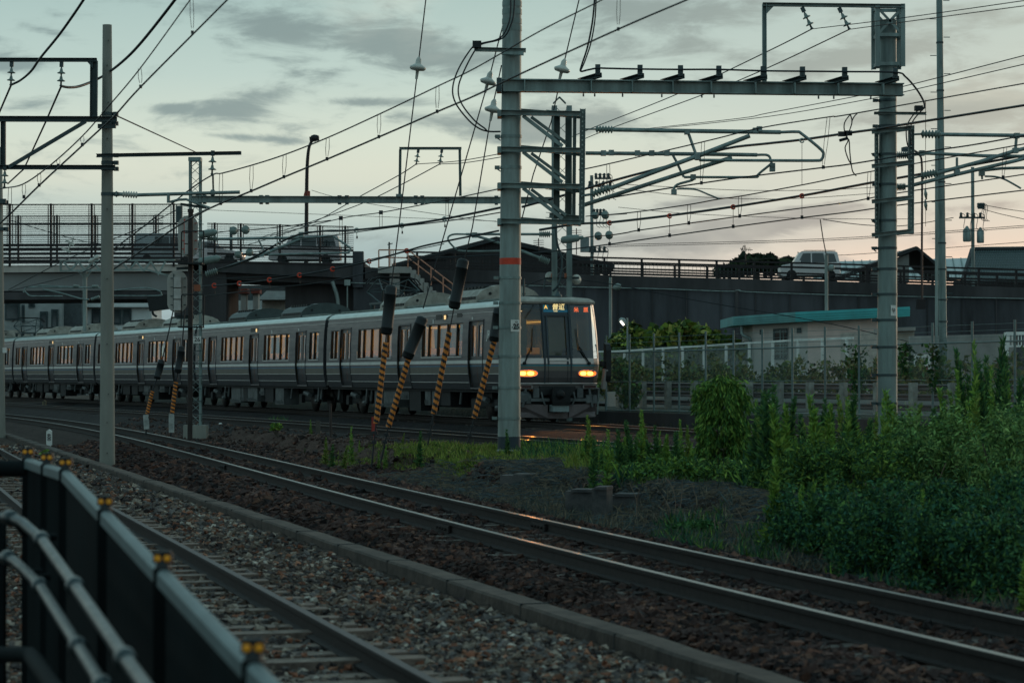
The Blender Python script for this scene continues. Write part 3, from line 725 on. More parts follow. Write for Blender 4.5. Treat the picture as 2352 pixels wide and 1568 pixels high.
    if panto is not None:
        x = panto; mb = MB()
        for e in (-.7, .7):
            for y in (-.55, .55): mb.lathe((x + e, y, 3.66), (0, 0, 1), [(.09, 0), (.06, .05), (.10, .08), (.06, .12), (.10, .15), (.05, .2)], 8)
        mb.box(x - .9, x + .9, -.62, -.5, 3.86, 3.93); mb.box(x - .9, x + .9, .5, .62, 3.86, 3.93); mb.box(x - .75, x - .6, -.6, .6, 3.86, 3.93); mb.box(x + .6, x + .75, -.6, .6, 3.86, 3.93)
        pt = part('pantograph', mb, m_galvd, t)
        ar = MB()
        for y in (-.45, .45):
            for e in (-1, 1):
                ar.tube([(x + e * .15, y, 3.93), (x + e * .95, y * 1.5, 4.32)], .028, 6); ar.tube([(x + e * .95, y * 1.5, 4.32), (x + e * .08, y * 1.2, 4.74)], .02, 6)
        for e in (-1, 1):
            ar.tube([(x + e * .95, -.68, 4.32), (x + e * .95, .68, 4.32)], .02, 6); ar.tube([(x + e * .95, -.68, 4.32), (x + e * .08, .55, 4.74)], .014, 6); ar.tube([(x + e * .95, .68, 4.32), (x + e * .08, -.55, 4.74)], .014, 6)
            ar.tube([(x + e * .15, -.45, 3.93), (x + e * .95, .68, 4.32)], .016, 6)
        part('arm', ar, m_galvd, pt)
        hd = MB()
        for e in (-.16, .16):
            hd.tube([(x + e, -.98, 4.55), (x + e, -.82, 4.74), (x + e, -.6, 4.80), (x + e, .6, 4.80), (x + e, .82, 4.74), (x + e, .98, 4.55)], .025, 6)
            hd.box(x + e - .05, x + e + .05, -.55, .55, 4.80, 4.84)
        part('collector_head', hd, m_black, pt)
    if not cab:
        g = MB(); g.box(-.2, .2, -1.18, 1.18, 1.0, 3.42); g.box(-.2, .2, -1.36, -1.30, 1.0, 3.1)
        part('gangway_bellows', g, m_black, t)
    t.location = pos; t.rotation_euler = (0, 0, rz); ORG[t.name] = (0, 0, 0)
    return t
# lay the cars along the track
CARS = []
for i in range(7):
    a = dpath(i * 20.0); b = dpath(i * 20.0 + 19.9); d = a - b
    CARS.append((a, math.atan2(d.y, d.x)))
labs = ['lead car of the commuter train with two glowing headlamps and lit destination signs',
        'second car of the commuter train, directly behind the lead car, two dark roof units',
        'third car of the commuter train, passing behind the lattice mast and rear signal',
        'fourth car of the commuter train, partly hidden behind the plain concrete pole',
        'fifth car of the commuter train, under the folded left pantograph',
        'sixth car of the commuter train, near the left edge beyond the thick pole',
        'seventh car of the commuter train, farthest away at the left edge']
c0 = make_car(labs[0], True, CARS[0][0], CARS[0][1], ac=(-4.3, -11.6), panto=-16.3)
c1 = make_car(labs[1], False, CARS[1][0], CARS[1][1], acmat=m_acd)
c2 = make_car(labs[2], False, CARS[2][0], CARS[2][1])
c4 = make_car(labs[4], False, CARS[4][0], CARS[4][1], panto=-2.2, ac=(-5.5, -13.4))
dup(c2, CARS[3][0], CARS[3][1], labs[3]); dup(c1, CARS[5][0], CARS[5][1], labs[5]); dup(c1, CARS[6][0], CARS[6][1], labs[6])
# ---- the cab end of the lead car
m_face = mat('cab_face_grey', (.20, .195, .19), .4, .45, .1, 2, .02)
m_faced = mat('cab_face_dark_grey', (.085, .078, .078), .45, .2, .12, 2)
m_silver = mat('cab_silver_band', (.46, .44, .42), .35, .6, .08, 2)
m_teal = mat('cab_teal_line', (.02, .22, .27), .5, 0, .1, 2)
m_cframe = mat('blue_black_cab_frame', (.030, .044, .054), .4, .2, .15, 3)
PL = [(-.92, 1.0), (-.60, .985), (-.42, .955), (-.30, .90)]          # plan of the wrap-around corner: x, share of half width
CY = [1.15, .95, .47, .41, .29, 0]
def fx(y): return -.06 - .10 * (y / 1.15) ** 2
def rake(z): return -.26 * max(0, (z - 1.68) / 1.75) ** 1.2 - .10 * max(0, (1.35 - z) / .4)
def fpt(i, z, s=1, out=0.0):
    """i-th column of the nose at height z"""
    h = hw(min(z, 3.38))
    if i < len(PL): x, k = PL[i]; y = h * k
    else: y = CY[i - len(PL)]; x = fx(y)
    wgt = 1 if i >= 2 else i / 2
    return V((x + rake(z) * wgt + out, s * y, z))
FZ = [.96, 1.14, 1.30, 1.50, 1.64, 1.67, 1.70, 1.865, 1.95, 2.5, 3.07, 3.20, 3.42, 3.47, 3.52]
NC = len(PL) + len(CY)
face = MB(); FM = [m_face, m_faced, m_khaki, m_teal, m_silver, m_cframe, m_mauve]
def fmat(i, z):
    if z < 1.14: return 0
    if z < 1.50: return 1 if i >= 2 else 0
    if z < 1.64: return 2
    if z < 1.67: return 3
    if z < 1.70: return 6
    if z < 1.865: return 4
    if i < 3: return 0
    return 5
for s in (-1, 1):
    for i in range(NC - 1):
        for z0, z1 in zip(FZ, FZ[1:]):
            zm = (z0 + z1) / 2; c = i - len(PL)
            pane = (c in (0, 1) or i == 3) and 1.865 < zm < 3.42                       # side windscreens
            door = c in (4,) and 1.95 < zm < 3.07                              # door window
            sign = c in (3, 4) and 3.20 < zm < 3.42
            if pane or door or sign: continue
            a, b, d, e = fpt(i, z0, s), fpt(i + 1, z0, s), fpt(i + 1, z1, s), fpt(i, z1, s)
            face.add([a, b, d, e], [(0, 1, 2, 3) if s < 0 else (3, 2, 1, 0)], False, fmat(i, zm))
nose = part('cab_front', face, FM, c0)
gl = MB()
for s in (-1, 1):
    zz_ = [1.865, 2.2, 2.6, 3.0, 3.42]
    for z0, z1 in zip(zz_, zz_[1:]):
        for (i, j) in ((3, 4), (4, 5), (5, 6)):
            gl.add([fpt(i, z0, s, -.012), fpt(j, z0, s, -.012), fpt(j, z1, s, -.012), fpt(i, z1, s, -.012)], [(0, 1, 2, 3)], False)
part('windscreen', gl, m_glassd, c0)
mb = MB(); d0 = .02
for y in (-.41, .41, -.30, .30):
    mb.bar((fx(abs(y)) + rake(1.2) + d0, y, 1.14), (fx(abs(y)) + d0, y, 1.70), .03 if abs(y) > .35 else .001, .02, (1, 0, 0))
    zs_ = [1.70, 2.2, 2.7, 3.1] + ([3.45] if abs(y) > .35 else [])
    for z0, z1 in zip(zs_, zs_[1:]): mb.bar((fx(.4) + rake(z0) + d0, y, z0), (fx(.4) + rake(z1) + d0, y, z1), .05, .03, (1, 0, 0))
for z in (1.92, 3.10): mb.bar((fx(.3) + rake(z) + d0, -.42, z), (fx(.3) + rake(z) + d0, .42, z), .03, .05)
dr = part('gangway_door', mb, m_cframe, c0)
g2 = MB(); g2.add([(fx(.2) + rake(z) - .02, y, z) for y, z in ((-.29, 1.95), (.29, 1.95), (.29, 3.07), (-.29, 3.07))], [(0, 1, 2, 3)]); part('glass', g2, m_glassd, dr)
hb = MB(); hb.bar((fx(.2) + .05, -.30, 1.80), (fx(.2) + .05, .30, 1.80), .03, .035); part('handle', hb, m_trim, dr)
# roof visor of the cab
mb = MB(); ring = [(-.95, 1.0), (-.6, .98), (-.42, .93), (-.32, .82), (-.25, .5), (-.22, 0)]
rows = [(0, 3.44, 0), (.03, 3.50, 1.0), (0.0, 3.56, .98), (-.12, 3.62, .86), (-.45, 3.66, .6)]
vs = []; 
for s in (-1, 1):
    grid = []
    for k, (dx, z, wsc) in enumerate(rows):
        grid.append([V((max(x - .06 + dx, -.95) if x > -.9 else x, s * 1.40 * yk * (1 if k < 2 else (.97, .88, .62)[k - 2]), z if yk < .99 else min(z, 3.60))) for x, yk in ring])
    for k in range(len(rows) - 1):
        for j in range(len(ring) - 1):
            a, b, c_, d = grid[k][j], grid[k][j + 1], grid[k + 1][j + 1], grid[k + 1][j]
            mb.add([a, b, c_, d], [(0, 1, 2, 3) if s < 0 else (3, 2, 1, 0)], True)
top = [V((-.95, -.62 * 1.4, 3.66)), V((-.63, -.62 * 1.4 * .5, 3.66)), V((-.63, .62 * 1.4 * .5, 3.66)), V((-.95, .62 * 1.4, 3.66))]
mb.add([v + V((0, 0, .002)) for v in top], [(0, 1, 2, 3)])
part('roof_visor', mb, m_ac, c0)
mb = MB(); mb.box(-1.9, -1.1, -.5, .3, 3.665, 3.70); mb.lathe((-1.0, .35, 3.66), (0, 0, 1), [(.12, 0), (.12, .06), (.06, .1), (.05, .16)], 10); mb.tube([(-2.4, -.2, 3.66), (-2.4, -.2, 4.25)], .03, 6)
part('roof_aerial', mb, m_galvd, c0)
# signs on the cab front
xs_ = lambda z, o: fx(.25) + rake(z) + o
mb = MB(); mb.add([(xs_(3.20, -.01), -.40, 3.20), (xs_(3.20, -.01), .40, 3.20), (xs_(3.42, -.01), .40, 3.42), (xs_(3.42, -.01), -.40, 3.42)], [(0, 1, 2, 3)])
sg = part('destination_display', mb, mat('display_blue_black', (.012, .03, .045), .3, 0, .1, 3, emit=(.02, .08, .12), estr=.12), c0)
tb = MB(); tb.add([(xs_(3.20, -.004), -.40, 3.20), (xs_(3.20, -.004), .40, 3.20), (xs_(3.265, -.004), .40, 3.265), (xs_(3.265, -.004), -.40, 3.265)], [(0, 1, 2, 3)]); part('blue_band', tb, mat('display_blue_band', (.01, .09, .16), .4, 0, .1, 3, emit=(.01, .14, .22), estr=.25), sg)
up = V((rake(3.4) - rake(3.2), 0, .2)).normalized()
def letter(txt, y, z, size, shear=0, bold=0.0, off=.006): 
    m_ = MB(); texto(txt, size, m_, (xs_(z, off), y, z), (0, 1, 0), up, shear=shear, bold=bold); return m_
m_led = mat('led_warm_white', (1, .8, .4), .5, 0, .02, 3, emit=(1, .74, .30), estr=.95)
m_ledo = mat('led_orange', (1, .2, .05), .5, 0, .02, 3, emit=(1, .13, .02), estr=1.8)
m_ledy = mat('led_yellow', (1, .6, .1), .5, 0, .02, 3, emit=(1, .52, .10), estr=1.1)
part('lettering', letter('普通', .09, 3.345, .20, .18, .002), m_led, sg)
ab_ = MB(); ab_.add([(xs_(3.27, -.003), -.375, 3.275), (xs_(3.27, -.003), -.215, 3.275), (xs_(3.41, -.003), -.215, 3.41), (xs_(3.41, -.003), -.375, 3.41)], [(0, 1, 2, 3)]); part('letter_panel', ab_, mat('display_teal_panel', (.02, .13, .16), .4, 0, .1, 3, emit=(.02, .15, .19), estr=.35), sg)
part('lettering', letter('A', -.295, 3.342, .15, 0, .003), m_ledy, sg)
part('lettering', letter('Local', .0, 3.232, .055, 0, .001), m_led, sg)
mb = MB(); 
def xr_(y, z, o): return fx(y) + rake(z) + o
mb.add([(xr_(.60, 3.16, -.05), .56, 3.16), (xr_(1.0, 3.16, -.05), 1.1, 3.16), (xr_(1.0, 3.38, -.05), 1.1, 3.38), (xr_(.60, 3.38, -.05), .56, 3.38)], [(0, 1, 2, 3)])
ls = part('led_display', mb, m_black, c0)
for ch, y in (('米', .665), ('原', .985)):
    m_ = MB(); texto(ch, .155, m_, (xr_(y, 3.27, -.02), y, 3.27), (-.05, .999, 0), up, bold=.003); part('lettering', m_, m_ledo, ls)
# headlamps
m_hl = mat('headlamp_glow', (1, .8, .5), .4, 0, .02, 3, emit=(1, .36, .05), estr=4.5)
m_hl2 = mat('headlamp_halo_glow', (1, .4, .1), .4, 0, .02, 3, emit=(1, .12, .01), estr=2.0)  # amber emission on the oval housing stands in for the halo round the lenses
for s in (-1, 1):
    yc = s * .93; zc = 1.425
    def ell(mb, y0, w_, h_, out, n=24):
        vs = []
        for k in range(n):
            a = 2 * math.pi * k / n; e = 2.6; cy = math.copysign(abs(math.cos(a)) ** (2 / e), math.cos(a)); sz = math.copysign(abs(math.sin(a)) ** (2 / e), math.sin(a))
            y = y0 + cy * w_; z = zc + sz * h_; vs.append((fx(min(abs(y), 1.15)) + rake(z) + out - (.10 * max(0, abs(y) - 1.0)), y, z))
        mb.add(vs, [tuple(range(n))])
    hs = MB()
    n = 24
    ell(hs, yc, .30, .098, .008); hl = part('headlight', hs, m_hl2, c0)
    lens = MB()
    ell(lens, yc - .14, .095, .056, .02); ell(lens, yc + .09, .10, .058, .022); part('lens', lens, m_hl, hl)
    rim = MB(); pts = [V(p) + V((.012, 0, 0)) for p in hs.v]; rim.tube(pts + [pts[0]], .014, 6); part('rim', rim, m_silver, hl)
for s in (-1, 1):
    ld = bpy.data.lights.new('headlamp_beam', 'SPOT'); ld.energy = 300; ld.color = (1, .36, .08); ld.spot_size = R(75); ld.spot_blend = .8; ld.shadow_soft_size = .08
    lo_ = bpy.data.objects.new('headlamp_beam', ld); COL.objects.link(lo_); lo_.parent = c0; lo_.location = (.12, s * .9, 1.42); lo_.rotation_euler = (0, R(-85), 0)
# wipers
for (y0, y1, z0, z1) in ((-1.02, -.74, 1.72, 2.62), (.98, .60, 1.72, 2.62)):
    mb = MB(); p = [V((fx(abs(y0)) + .04, y0, z0)), V((fx(.8) + rake(2.15) + .045, y0 + (y1 - y0) * .8, 2.2)), V((fx(.8) + rake(z1) + .035, y1, z1))]
    mb.tube([p[0], p[1]], .022, 6); mb.tube([p[1] + V((0, 0, -.15)), p[2] + V((0, 0, .1))], .013, 6); mb.lathe(p[0] + V((-.06, 0, 0)), (1, 0, 0), [(.05, 0), (.05, .07), (.03, .09)], 10)
    part('wiper', mb, m_black, c0)
# front bumper lip, coupler, snow plough, hoses
mb = MB(); xb = fx(.4) + rake(1.12)
mb.tube([fpt(2, 1.13, -1, .02)] + [V((fx(abs(y)) + rake(1.13) + .03, y, 1.13)) for y in (-1.1, -.6, 0, .6, 1.1)] + [fpt(2, 1.13, 1, .02)], .022, 6)
part('bumper_lip', mb, m_silver, c0)
for s in (-1, 1):
    mb = MB(); mb.box(xb - .02, xb + .035, s * 1.0 - .22, s * 1.0 + .22, .985, 1.09); mk = part('marker_lamp', mb, m_face, c0)
    mb = MB(); mb.box(xb + .036, xb + .042, s * 1.0 - .18, s * 1.0 + .18, 1.0, 1.075); part('lens', mb, mat('dark_red_lens', (.03, .008, .008), .3), mk)
mb = MB(); mb.box(xb - .5, xb + .03, -.55, .55, .80, 1.06)
cp = part('coupler_pocket', mb, m_black, c0)
mb = MB(); mb.box(xb - .3, xb + .26, -.2, .2, .62, .98); mb.box(xb + .26, xb + .36, -.27, .27, .58, 1.02); mb.lathe((xb + .36, -.05, .82), (1, 0, 0), [(.14, 0), (.11, .1), (.05, .2)], 12); mb.box(xb + .2, xb + .34, -.25, .25, .50, .6)
part('coupler', mb, m_under, cp)
mb = MB(); mb.box(xb - .05, xb + .3, -.24, .24, .32, .52); part('connector_box', mb, mat('pale_blue_grey_box', (.22, .27, .27), .6), cp)
mb = MB()
for s in (-1, 1):
    mb.bar((xb + .05, s * .28, .66), (xb + .05, s * .86, .66), .1, .09); mb.bar((xb, s * .98, 1.0), (xb, s * 1.08, .45), .06, .08, (1, 0, 0))
    mb.box(xb + .02, xb + .08, s * .68 - .09, s * .68 + .09, .72, 1.0)
    mb.tube([(xb, s * .5, .9), (xb + .12, s * .5, .7), (xb + .1, s * .42, .5)], .025, 6)
for y in (.95, 1.15, -.9, -1.1): mb.box(xb - .1, xb + .05, y - .07, y + .07, .55 + .1 * random.random(), .8)
mb.lathe((xb - .1, -1.0, .72), (1, 0, 0), [(.2, 0), (.2, .1), (.1, .16)], 12)
part('buffer_bracket', mb, m_underg, c0)
mb = MB(); mb.box(xb - .9, xb - .15, -1.3, 1.3, .45, .94); part('front_frame', mb, m_under, c0)
mb = MB()
for s in (-1, 1):
    pr = [(xb + .08, s * .33, .14), (xb + .08, s * .33, .52), (xb - .05, s * 1.22, .55), (xb - .35, s * 1.38, .52), (xb - .35, s * 1.36, .22), (xb - .05, s * 1.2, .16)]
    mb.prism(pr, (-.06, 0, 0))
mb.box(xb - .05, xb + .02, -.34, .34, .12, .3)
part('snow_plough', mb, mat('plough_grey', (.135, .112, .112), .6, .2, .2, 3), c0)
mb = MB(); mb.bar((xb - .42, 1.36, .24), (xb - .36, 1.40, 1.0), .05, .26, (1, 0, 0)); part('side_skirt', mb, m_galvl, c0)
# folded gangway hood on the far corner
mb = MB(); hh = [(-.25, 1.16), (-.05, 1.2), (.0, 1.35), (.0, 2.1), (-.06, 2.28), (-.22, 2.32)]
mb.prism([(x + .02, 1.47, z) for x, z in hh], (0, .15, 0)); mb.box(-.3, -.05, 1.38, 1.5, 1.62, 1.78)
part('gangway_guard', mb, m_black, c0); 
mb = MB(); mb.bar((-.16, 1.44, .98), (-.05, 1.47, 1.55), .10, .16, (1, 0, 0)); part('guard_bracket', mb, m_silver, c0)
# near-side corner: safety guard, company letters, steps
mb = MB(); texto('JR', .34, mb, (-1.98, -hw(2.5) - .008, 2.56), (1, 0, 0), (0, .06, .998), bold=.008); part('lettering', mb, m_white, c0)
mb = MB(); mb.bar((-5.05, -hw(3.2) - .004, 3.2), (-4.55, -hw(3.2) - .004, 3.2), .01, .13); part('vent_grille', mb, m_winf, c0)
# cab interior
mb = MB(); mb.box(-1.95, -1.88, -1.3, -.35, 1.1, 1.95); mb.box(-1.95, -1.88, -1.3, -.35, 2.95, 3.3); mb.box(-1.95, -1.88, -.5, -.35, 1.95, 2.95); mb.box(-1.95, -1.88, -1.3, -1.15, 1.95, 2.95); mb.box(-1.95, -1.88, .35, 1.3, 1.1, 3.3); mb.box(-1.95, -1.88, -.35, .35, 3.0, 3.3)
part('cab_bulkhead', mb, m_inner, c0)
mb = MB(); mb.box(-.85, -.3, .42, 1.25, 1.2, 1.98); mb.box(-.8, -.45, .5, 1.2, 1.98, 2.1); mb.box(-.9, -.3, -1.25, -.42, 1.2, 1.95)
part('driving_desk', mb, m_under, c0)
mb = MB(); mb.box(-1.9, -1.2, -.9, -.7, 3.235, 3.262); part('cab_light', mb, mat('cab_light_dim', (.9, .9, .9), .5, emit=(1, .6, .3), estr=1.2), c0)
mb = MB()
for k in range(5): mb.box(-6.9 + k * .62, -6.55 + k * .62, -hw(2.7) + .14, -hw(2.7) + .16, 2.66, 2.93) if k in (3, 4) else None
part('hanging_poster', mb, m_green, c0)
mb = MB(); mb.add([(-1.5, -.95, 2.0), (-1.2, -.55, 2.0), (-1.25, -.55, 3.05), (-1.55, -.95, 3.05)], [(0, 1, 2, 3)]); part('cab_blind', mb, mat('cab_blind_cloth', (.35, .33, .26), .9), c0)
# ---- people aboard: grown from a jointed skeleton with a skin surface
m_suit = mat('dark_uniform_cloth', (.015, .02, .03), .9); m_skin = mat('skin', (.36, .19, .12), .6); m_shirt = mat('pale_shirt_cloth', (.36, .34, .32), .9); m_hair = mat('black_hair', (.01, .009, .008), .6)
def seated_person(label, car, x, y, zf, face, suit, hair):
    """seated figure; face +1 looks towards the car's front"""
    f = face
    J = dict(pel=(0, 0, .50), wst=(.0, 0, .68), chs=(.02 * f, 0, .90), nck=(.02 * f, 0, 1.05), hd0=(.04 * f, 0, 1.13), hd1=(.05 * f, 0, 1.26), hd2=(.03 * f, 0, 1.34))
    E = [('pel', 'wst', ), ('wst', 'chs'), ('chs', 'nck'), ('nck', 'hd0'), ('hd0', 'hd1'), ('hd1', 'hd2')]
    rad = dict(pel=.15, wst=.13, chs=.15, nck=.055, hd0=.075, hd1=.095, hd2=.06)
    for s in (-1, 1):
        k = str(s)
        J.update({'sh' + k: (.01 * f, s * .19, .98), 'el' + k: (.10 * f, s * .24, .72), 'wr' + k: (.32 * f, s * .16, .66), 'ha' + k: (.40 * f, s * .13, .66), 'hp' + k: (.02 * f, s * .10, .48), 'kn' + k: (.44 * f, s * .11, .48), 'an' + k: (.44 * f, s * .11, .08), 'to' + k: (.62 * f, s * .12, .04)})
        rad.update({'sh' + k: .06, 'el' + k: .048, 'wr' + k: .034, 'ha' + k: .03, 'hp' + k: .095, 'kn' + k: .065, 'an' + k: .045, 'to' + k: .035})
        E += [('chs', 'sh' + k), ('sh' + k, 'el' + k), ('el' + k, 'wr' + k), ('wr' + k, 'ha' + k), ('pel', 'hp' + k), ('hp' + k, 'kn' + k), ('kn' + k, 'an' + k), ('an' + k, 'to' + k)]
    keys = list(J); me = bpy.data.meshes.new('person'); me.from_pydata([J[k] for k in keys], [(keys.index(a), keys.index(b)) for a, b in E], [])
    o = bpy.data.objects.new('person', me); COL.objects.link(o)
    sk = o.modifiers.new('skin', 'SKIN'); 
    if not me.skin_vertices: me.attributes.new
    lay = me.skin_vertices[0] if len(me.skin_vertices) else None
    if lay is None:
        bpy.context.view_layer.objects.active = o; o.select_set(True); bpy.ops.object.modifier_remove(modifier='skin'); bpy.ops.object.modifier_add(type='SKIN'); lay = me.skin_vertices[0]
    for i, k in enumerate(keys): lay.data[i].radius = (rad[k], rad[k])
    lay.data[0].use_root = True
    sub = o.modifiers.new('subdivision', 'SUBSURF'); sub.levels = 1; sub.render_levels = 1
    dg = bpy.context.evaluated_depsgraph_get(); m2 = bpy.data.meshes.new_from_object(o.evaluated_get(dg)); o.modifiers.clear(); o.data = m2
    m2.materials.clear(); m2.materials.append(suit); m2.materials.append(m_skin)
    for p in m2.polygons: p.use_smooth = True; p.material_index = 1 if (p.center.z > 1.05 or (abs(p.center.x) > .30 and .6 < p.center.z < .75)) else 0
    M_ = Matrix.Translation(car.location) @ Matrix.Rotation(car.rotation_euler.z, 4, 'Z')
    o.location = M_ @ V((x, y, zf)); o.rotation_euler = (0, 0, car.rotation_euler.z); ORG[o.name] = (0, 0, 0)
    props(o, label, 'person')
    hb_ = MB(); hb_.lathe((.0, 0, 1.24), (0, 0, 1), [(.10, 0), (.105, .05), (.095, .10), (.05, .13)], 12); hr_ = part('hair', hb_, hair, o)
    fc = MB()
    for s in (-1, 1): fc.lathe((.128 * f, s * .032, 1.235), (f, 0, 0), [(.013, 0), (.009, .008)], 8)
    fc.lathe((.13 * f, 0, 1.20), (f, 0, -.3), [(.018, 0), (.012, .02)], 6); fc.bar((.118 * f, -.022, 1.165), (.118 * f, .022, 1.165), .01, .008)
    part('face_features', fc, m_hair, o)
    return o
seated_person('driver in dark uniform seated at the right-hand cab window of the train', c0, -1.25, .82, 1.12, 1, m_suit, m_hair)
seated_person('bald passenger in a pale shirt seated at the window of the lead car', c0, -6.2, -.88, 1.06, 1, m_shirt, m_skin)
# ------------------------------------------------------------------ poles, gantries, wires
def wire(name, label, pts, px, m=None, cat='wire', group=None, smooth=True, k=6, parent=None):
    q = [P(*p) for p in pts]
    if smooth and len(q) > 2: q = smooth_path(q, k)
    Ya = sum(p[2] for p in pts) / len(pts); mb = MB(); mb.tube(q, W(px, Ya) / 2, 6)
    if parent: return part(name, mb, m or m_wire, parent)
    return solo(name, mb, m or m_wire, label, cat, group)
def pole_mb(u0, v0, w0, u1, v1, w1, Y, n=20):
    """tapered round pole from (u0,v0) top to (u1,v1) bottom with widths in px"""
    mb = MB(); a, b = P(u0, v0, Y), P(u1, v1, Y); mb.tube([b, a], [W(w1, Y) / 2, W(w0, Y) / 2], n); return mb
def band(mb, c, r, h=.06, lug=True, mi=0, side=-1):
    mb.lathe(c - V((0, 0, h / 2)), (0, 0, 1), [(r + .012, 0), (r + .012, h)], 20, mi)
    if lug: mb.box(c.x + side * (r + .07) - .05, c.x + side * (r + .07) + .05, c.y - .05, c.y + .05, c.z - h * .6, c.z + h * .6, mi)
def beamP(mb, a, b, hpx, dep, kind='C'):
    p, q = P(*a), P(*b); h = W(hpx, (a[2] + b[2]) / 2)
    (mb.cbeam if kind == 'C' else mb.ibeam)(p, q, dep, h)
def insul(mb, p, q, n=2, r=.11, mi=0):
    """string of porcelain bells from p to q"""
    p, q = V(p), V(q); L_ = (q - p).length; st = L_ / n; prof = []
    for k in range(n):
        h = k * st; prof += [(r * .18, h), (r * .30, h + st * .12), (r * .42, h + st * .45), (r, h + st * .62), (r * .96, h + st * .70), (r * .22, h + st * .74), (r * .18, h + st * .98)]
    mb.lathe(p, q - p, prof, 14, mi)
def rod_insul(mb, p, q, n=6, r=.1, mi=0):
    p, q = V(p), V(q); st = (q - p).length / n; prof = [(r * .45, 0)]
    for k in range(n): prof += [(r * .5, k * st + st * .1), (r, k * st + st * .45), (r, k * st + st * .6), (r * .5, k * st + st * .95)]
    mb.lathe(p, q - p, prof, 14, mi)
def hang(name, label, a, b, n=2, rpx=9, group=None, wire_to=None):
    """one hanging insulator as a thing"""
    t = thing(name, label, 'insulator', P(*a), group)
    mb = MB(); p, q = P(*a), P(*b); r = W(rpx, a[2]); L_ = q - p
    mb2 = MB(); mb2.bar(p, p + L_ * .22, r * .9, r * .5, (0, 1, 0)); mb2.tube([p + L_ * .2, p + L_ * .3], r * .2, 6); mb2.tube([p + L_ * .86, q], r * .25, 6); mb2.lathe(q - L_.normalized() * r * .3, L_, [(r * .3, 0), (r * .4, r * .2), (r * .3, r * .4)], 8)
    part('fitting', mb2, m_galvd, t); insul(mb, p + L_ * .26, p + L_ * .9, n, r); part('bell', mb, m_porcg, t)
    return t
def disc(mb, p, ax, r, mi=0):
    mb.lathe(V(p) - V(ax).normalized() * r * .25, ax, [(r * .25, 0), (r * .4, r * .05), (r, r * .2), (r, r * .38), (r * .3, r * .5), (r * .2, r * .6)], 16, mi)
# ======== plain concrete pole at the left with its portal arms
Y = 51.0
lp = thing('concrete_pole', 'plain tall concrete pole standing beside the kerb at left', 'pole', G(246.5, 1076, -.5))
p1 = pole_mb(246.2, 57.5, 21, 246.5, 1078, 35.5, Y, 24); part('shaft', p1, m_conc, lp)
mb = MB(); rr = lambda v: W(21 + (v - 57) * .0142, Y) / 2
for v in (262, 284, 374, 388, 357, 446): band(mb, P(246.4, v, Y), rr(v), .07, True, 0, 1)
mb.bar(P(225, 290, Y - .2), P(266, 290, Y - .2), .08, .09); part('clamp_band', mb, m_galvd, lp)
mb = MB()
for v in (93, 150, 235, 318, 480, 640, 790, 905, 970, 1040): mb.tube([P(246 + 3 * (v % 2), v, Y - W(12, Y)), P(246 + 3 * (v % 2), v, Y - W(20, Y))], .012, 6)
part('step_hole', mb, m_black, lp)
pa = thing('portal_gantry', 'dark steel portal arm reaching left from the plain concrete pole', 'steel arm', P(240, 273, Y - .25)); 
mb = MB(); beamP(mb, (-70, 137.5, Y - .3), (222, 138, Y - .3), 8.5, .1); mb.cbeam(P(216, 140, Y - .3), P(215, 268, Y - .3), .1, .15, up=(1, 0, 0))
mb.prism([P(200, 142, Y - .33), P(213, 142, Y - .33), P(213, 157, Y - .33)], (0, .05, 0)); part('hoop', mb, m_galvd, pa)
mb = MB(); beamP(mb, (-70, 273, Y - .3), (268, 274, Y - .3), 12.5, .12); beamP(mb, (-70, 384, Y - .3), (264, 384.5, Y - .3), 10, .12)
mb.cbeam(P(7.5, 279, Y - .3), P(7.5, 380, Y - .3), .08, .1, up=(1, 0, 0)); mb.bar(P(197, 279, Y - .33), P(20, 384, Y - .33), .06, .075); part('arm', mb, m_galvd, pa)
g_in = 'bell insulators under the portal arm at left'
hang('insulator', 'left of the two bell insulators under the upper left portal bar', (27, 142, Y - .3), (25, 196, Y - .3), 2, 9.5, g_in)
hang('insulator', 'right of the two bell insulators under the upper left portal bar, nearer the concrete pole', (141.5, 142, Y - .3), (140, 198, Y - .3), 2, 9.5, g_in)
hang('insulator', 'bell insulator below the lower left portal bar at the frame edge', (11.5, 380, Y - .3), (10, 431, Y - .3), 2, 9, g_in)
ra = thing('cross_bar', 'straight dark bar crossing the concrete pole with a bell insulator at its end', 'steel arm', P(250, 356, Y - .3))
mb = MB(); beamP(mb, (221, 357.5, Y - .3), (554, 351.5, Y - .3), 8, .09); part('bar', mb, m_galvd, ra)
hang('insulator', 'bell insulator hanging from the end of the straight dark bar', (489, 346, Y - .3), (487, 401, Y - .3), 2, 9.5)
rb = thing('pipe_cantilever', 'thin steel pipe with ribbed cream insulator fixed to the concrete pole', 'cantilever', P(258, 446, Y))
mb = MB(); rod_insul(mb, P(281, 446, Y), P(316, 448, Y), 6, W(8, Y)); part('insulator', mb, m_porc, rb)
mb = MB(); mb.tube([P(256, 445, Y), P(282, 446.5, Y)], .04, 8); mb.tube([P(315, 448, Y), P(551, 441.5, Y)], W(4, Y), 8); mb.lathe(P(262, 446, Y), P(281, 446, Y) - P(262, 446, Y), [(.02, 0), (.07, .05), (.02, .1)], 8)
mb.bar(P(387, 446, Y), P(387, 466, Y), .08, .06, (1, 0, 0)); mb.tube([P(391, 464, Y), P(410, 459, Y), P(428, 458, Y), P(450, 467, Y), P(483, 478, Y)], .03, 6); mb.tube([P(489, 402, Y - .2), P(490, 440, Y)], .02, 6); mb.lathe(P(482, 443, Y), V((1, 0, 0)), [(.03, 0), (.07, .03), (.07, .09), (.03, .12)], 8); part('pipe', mb, m_galv, rb)
wire('stay_wire', 'sloping stay wire from the concrete pole down to the lattice mast', [(262, 264, Y), (272, 268, 52), (450, 350, 73)], 3, m_wire, smooth=False)
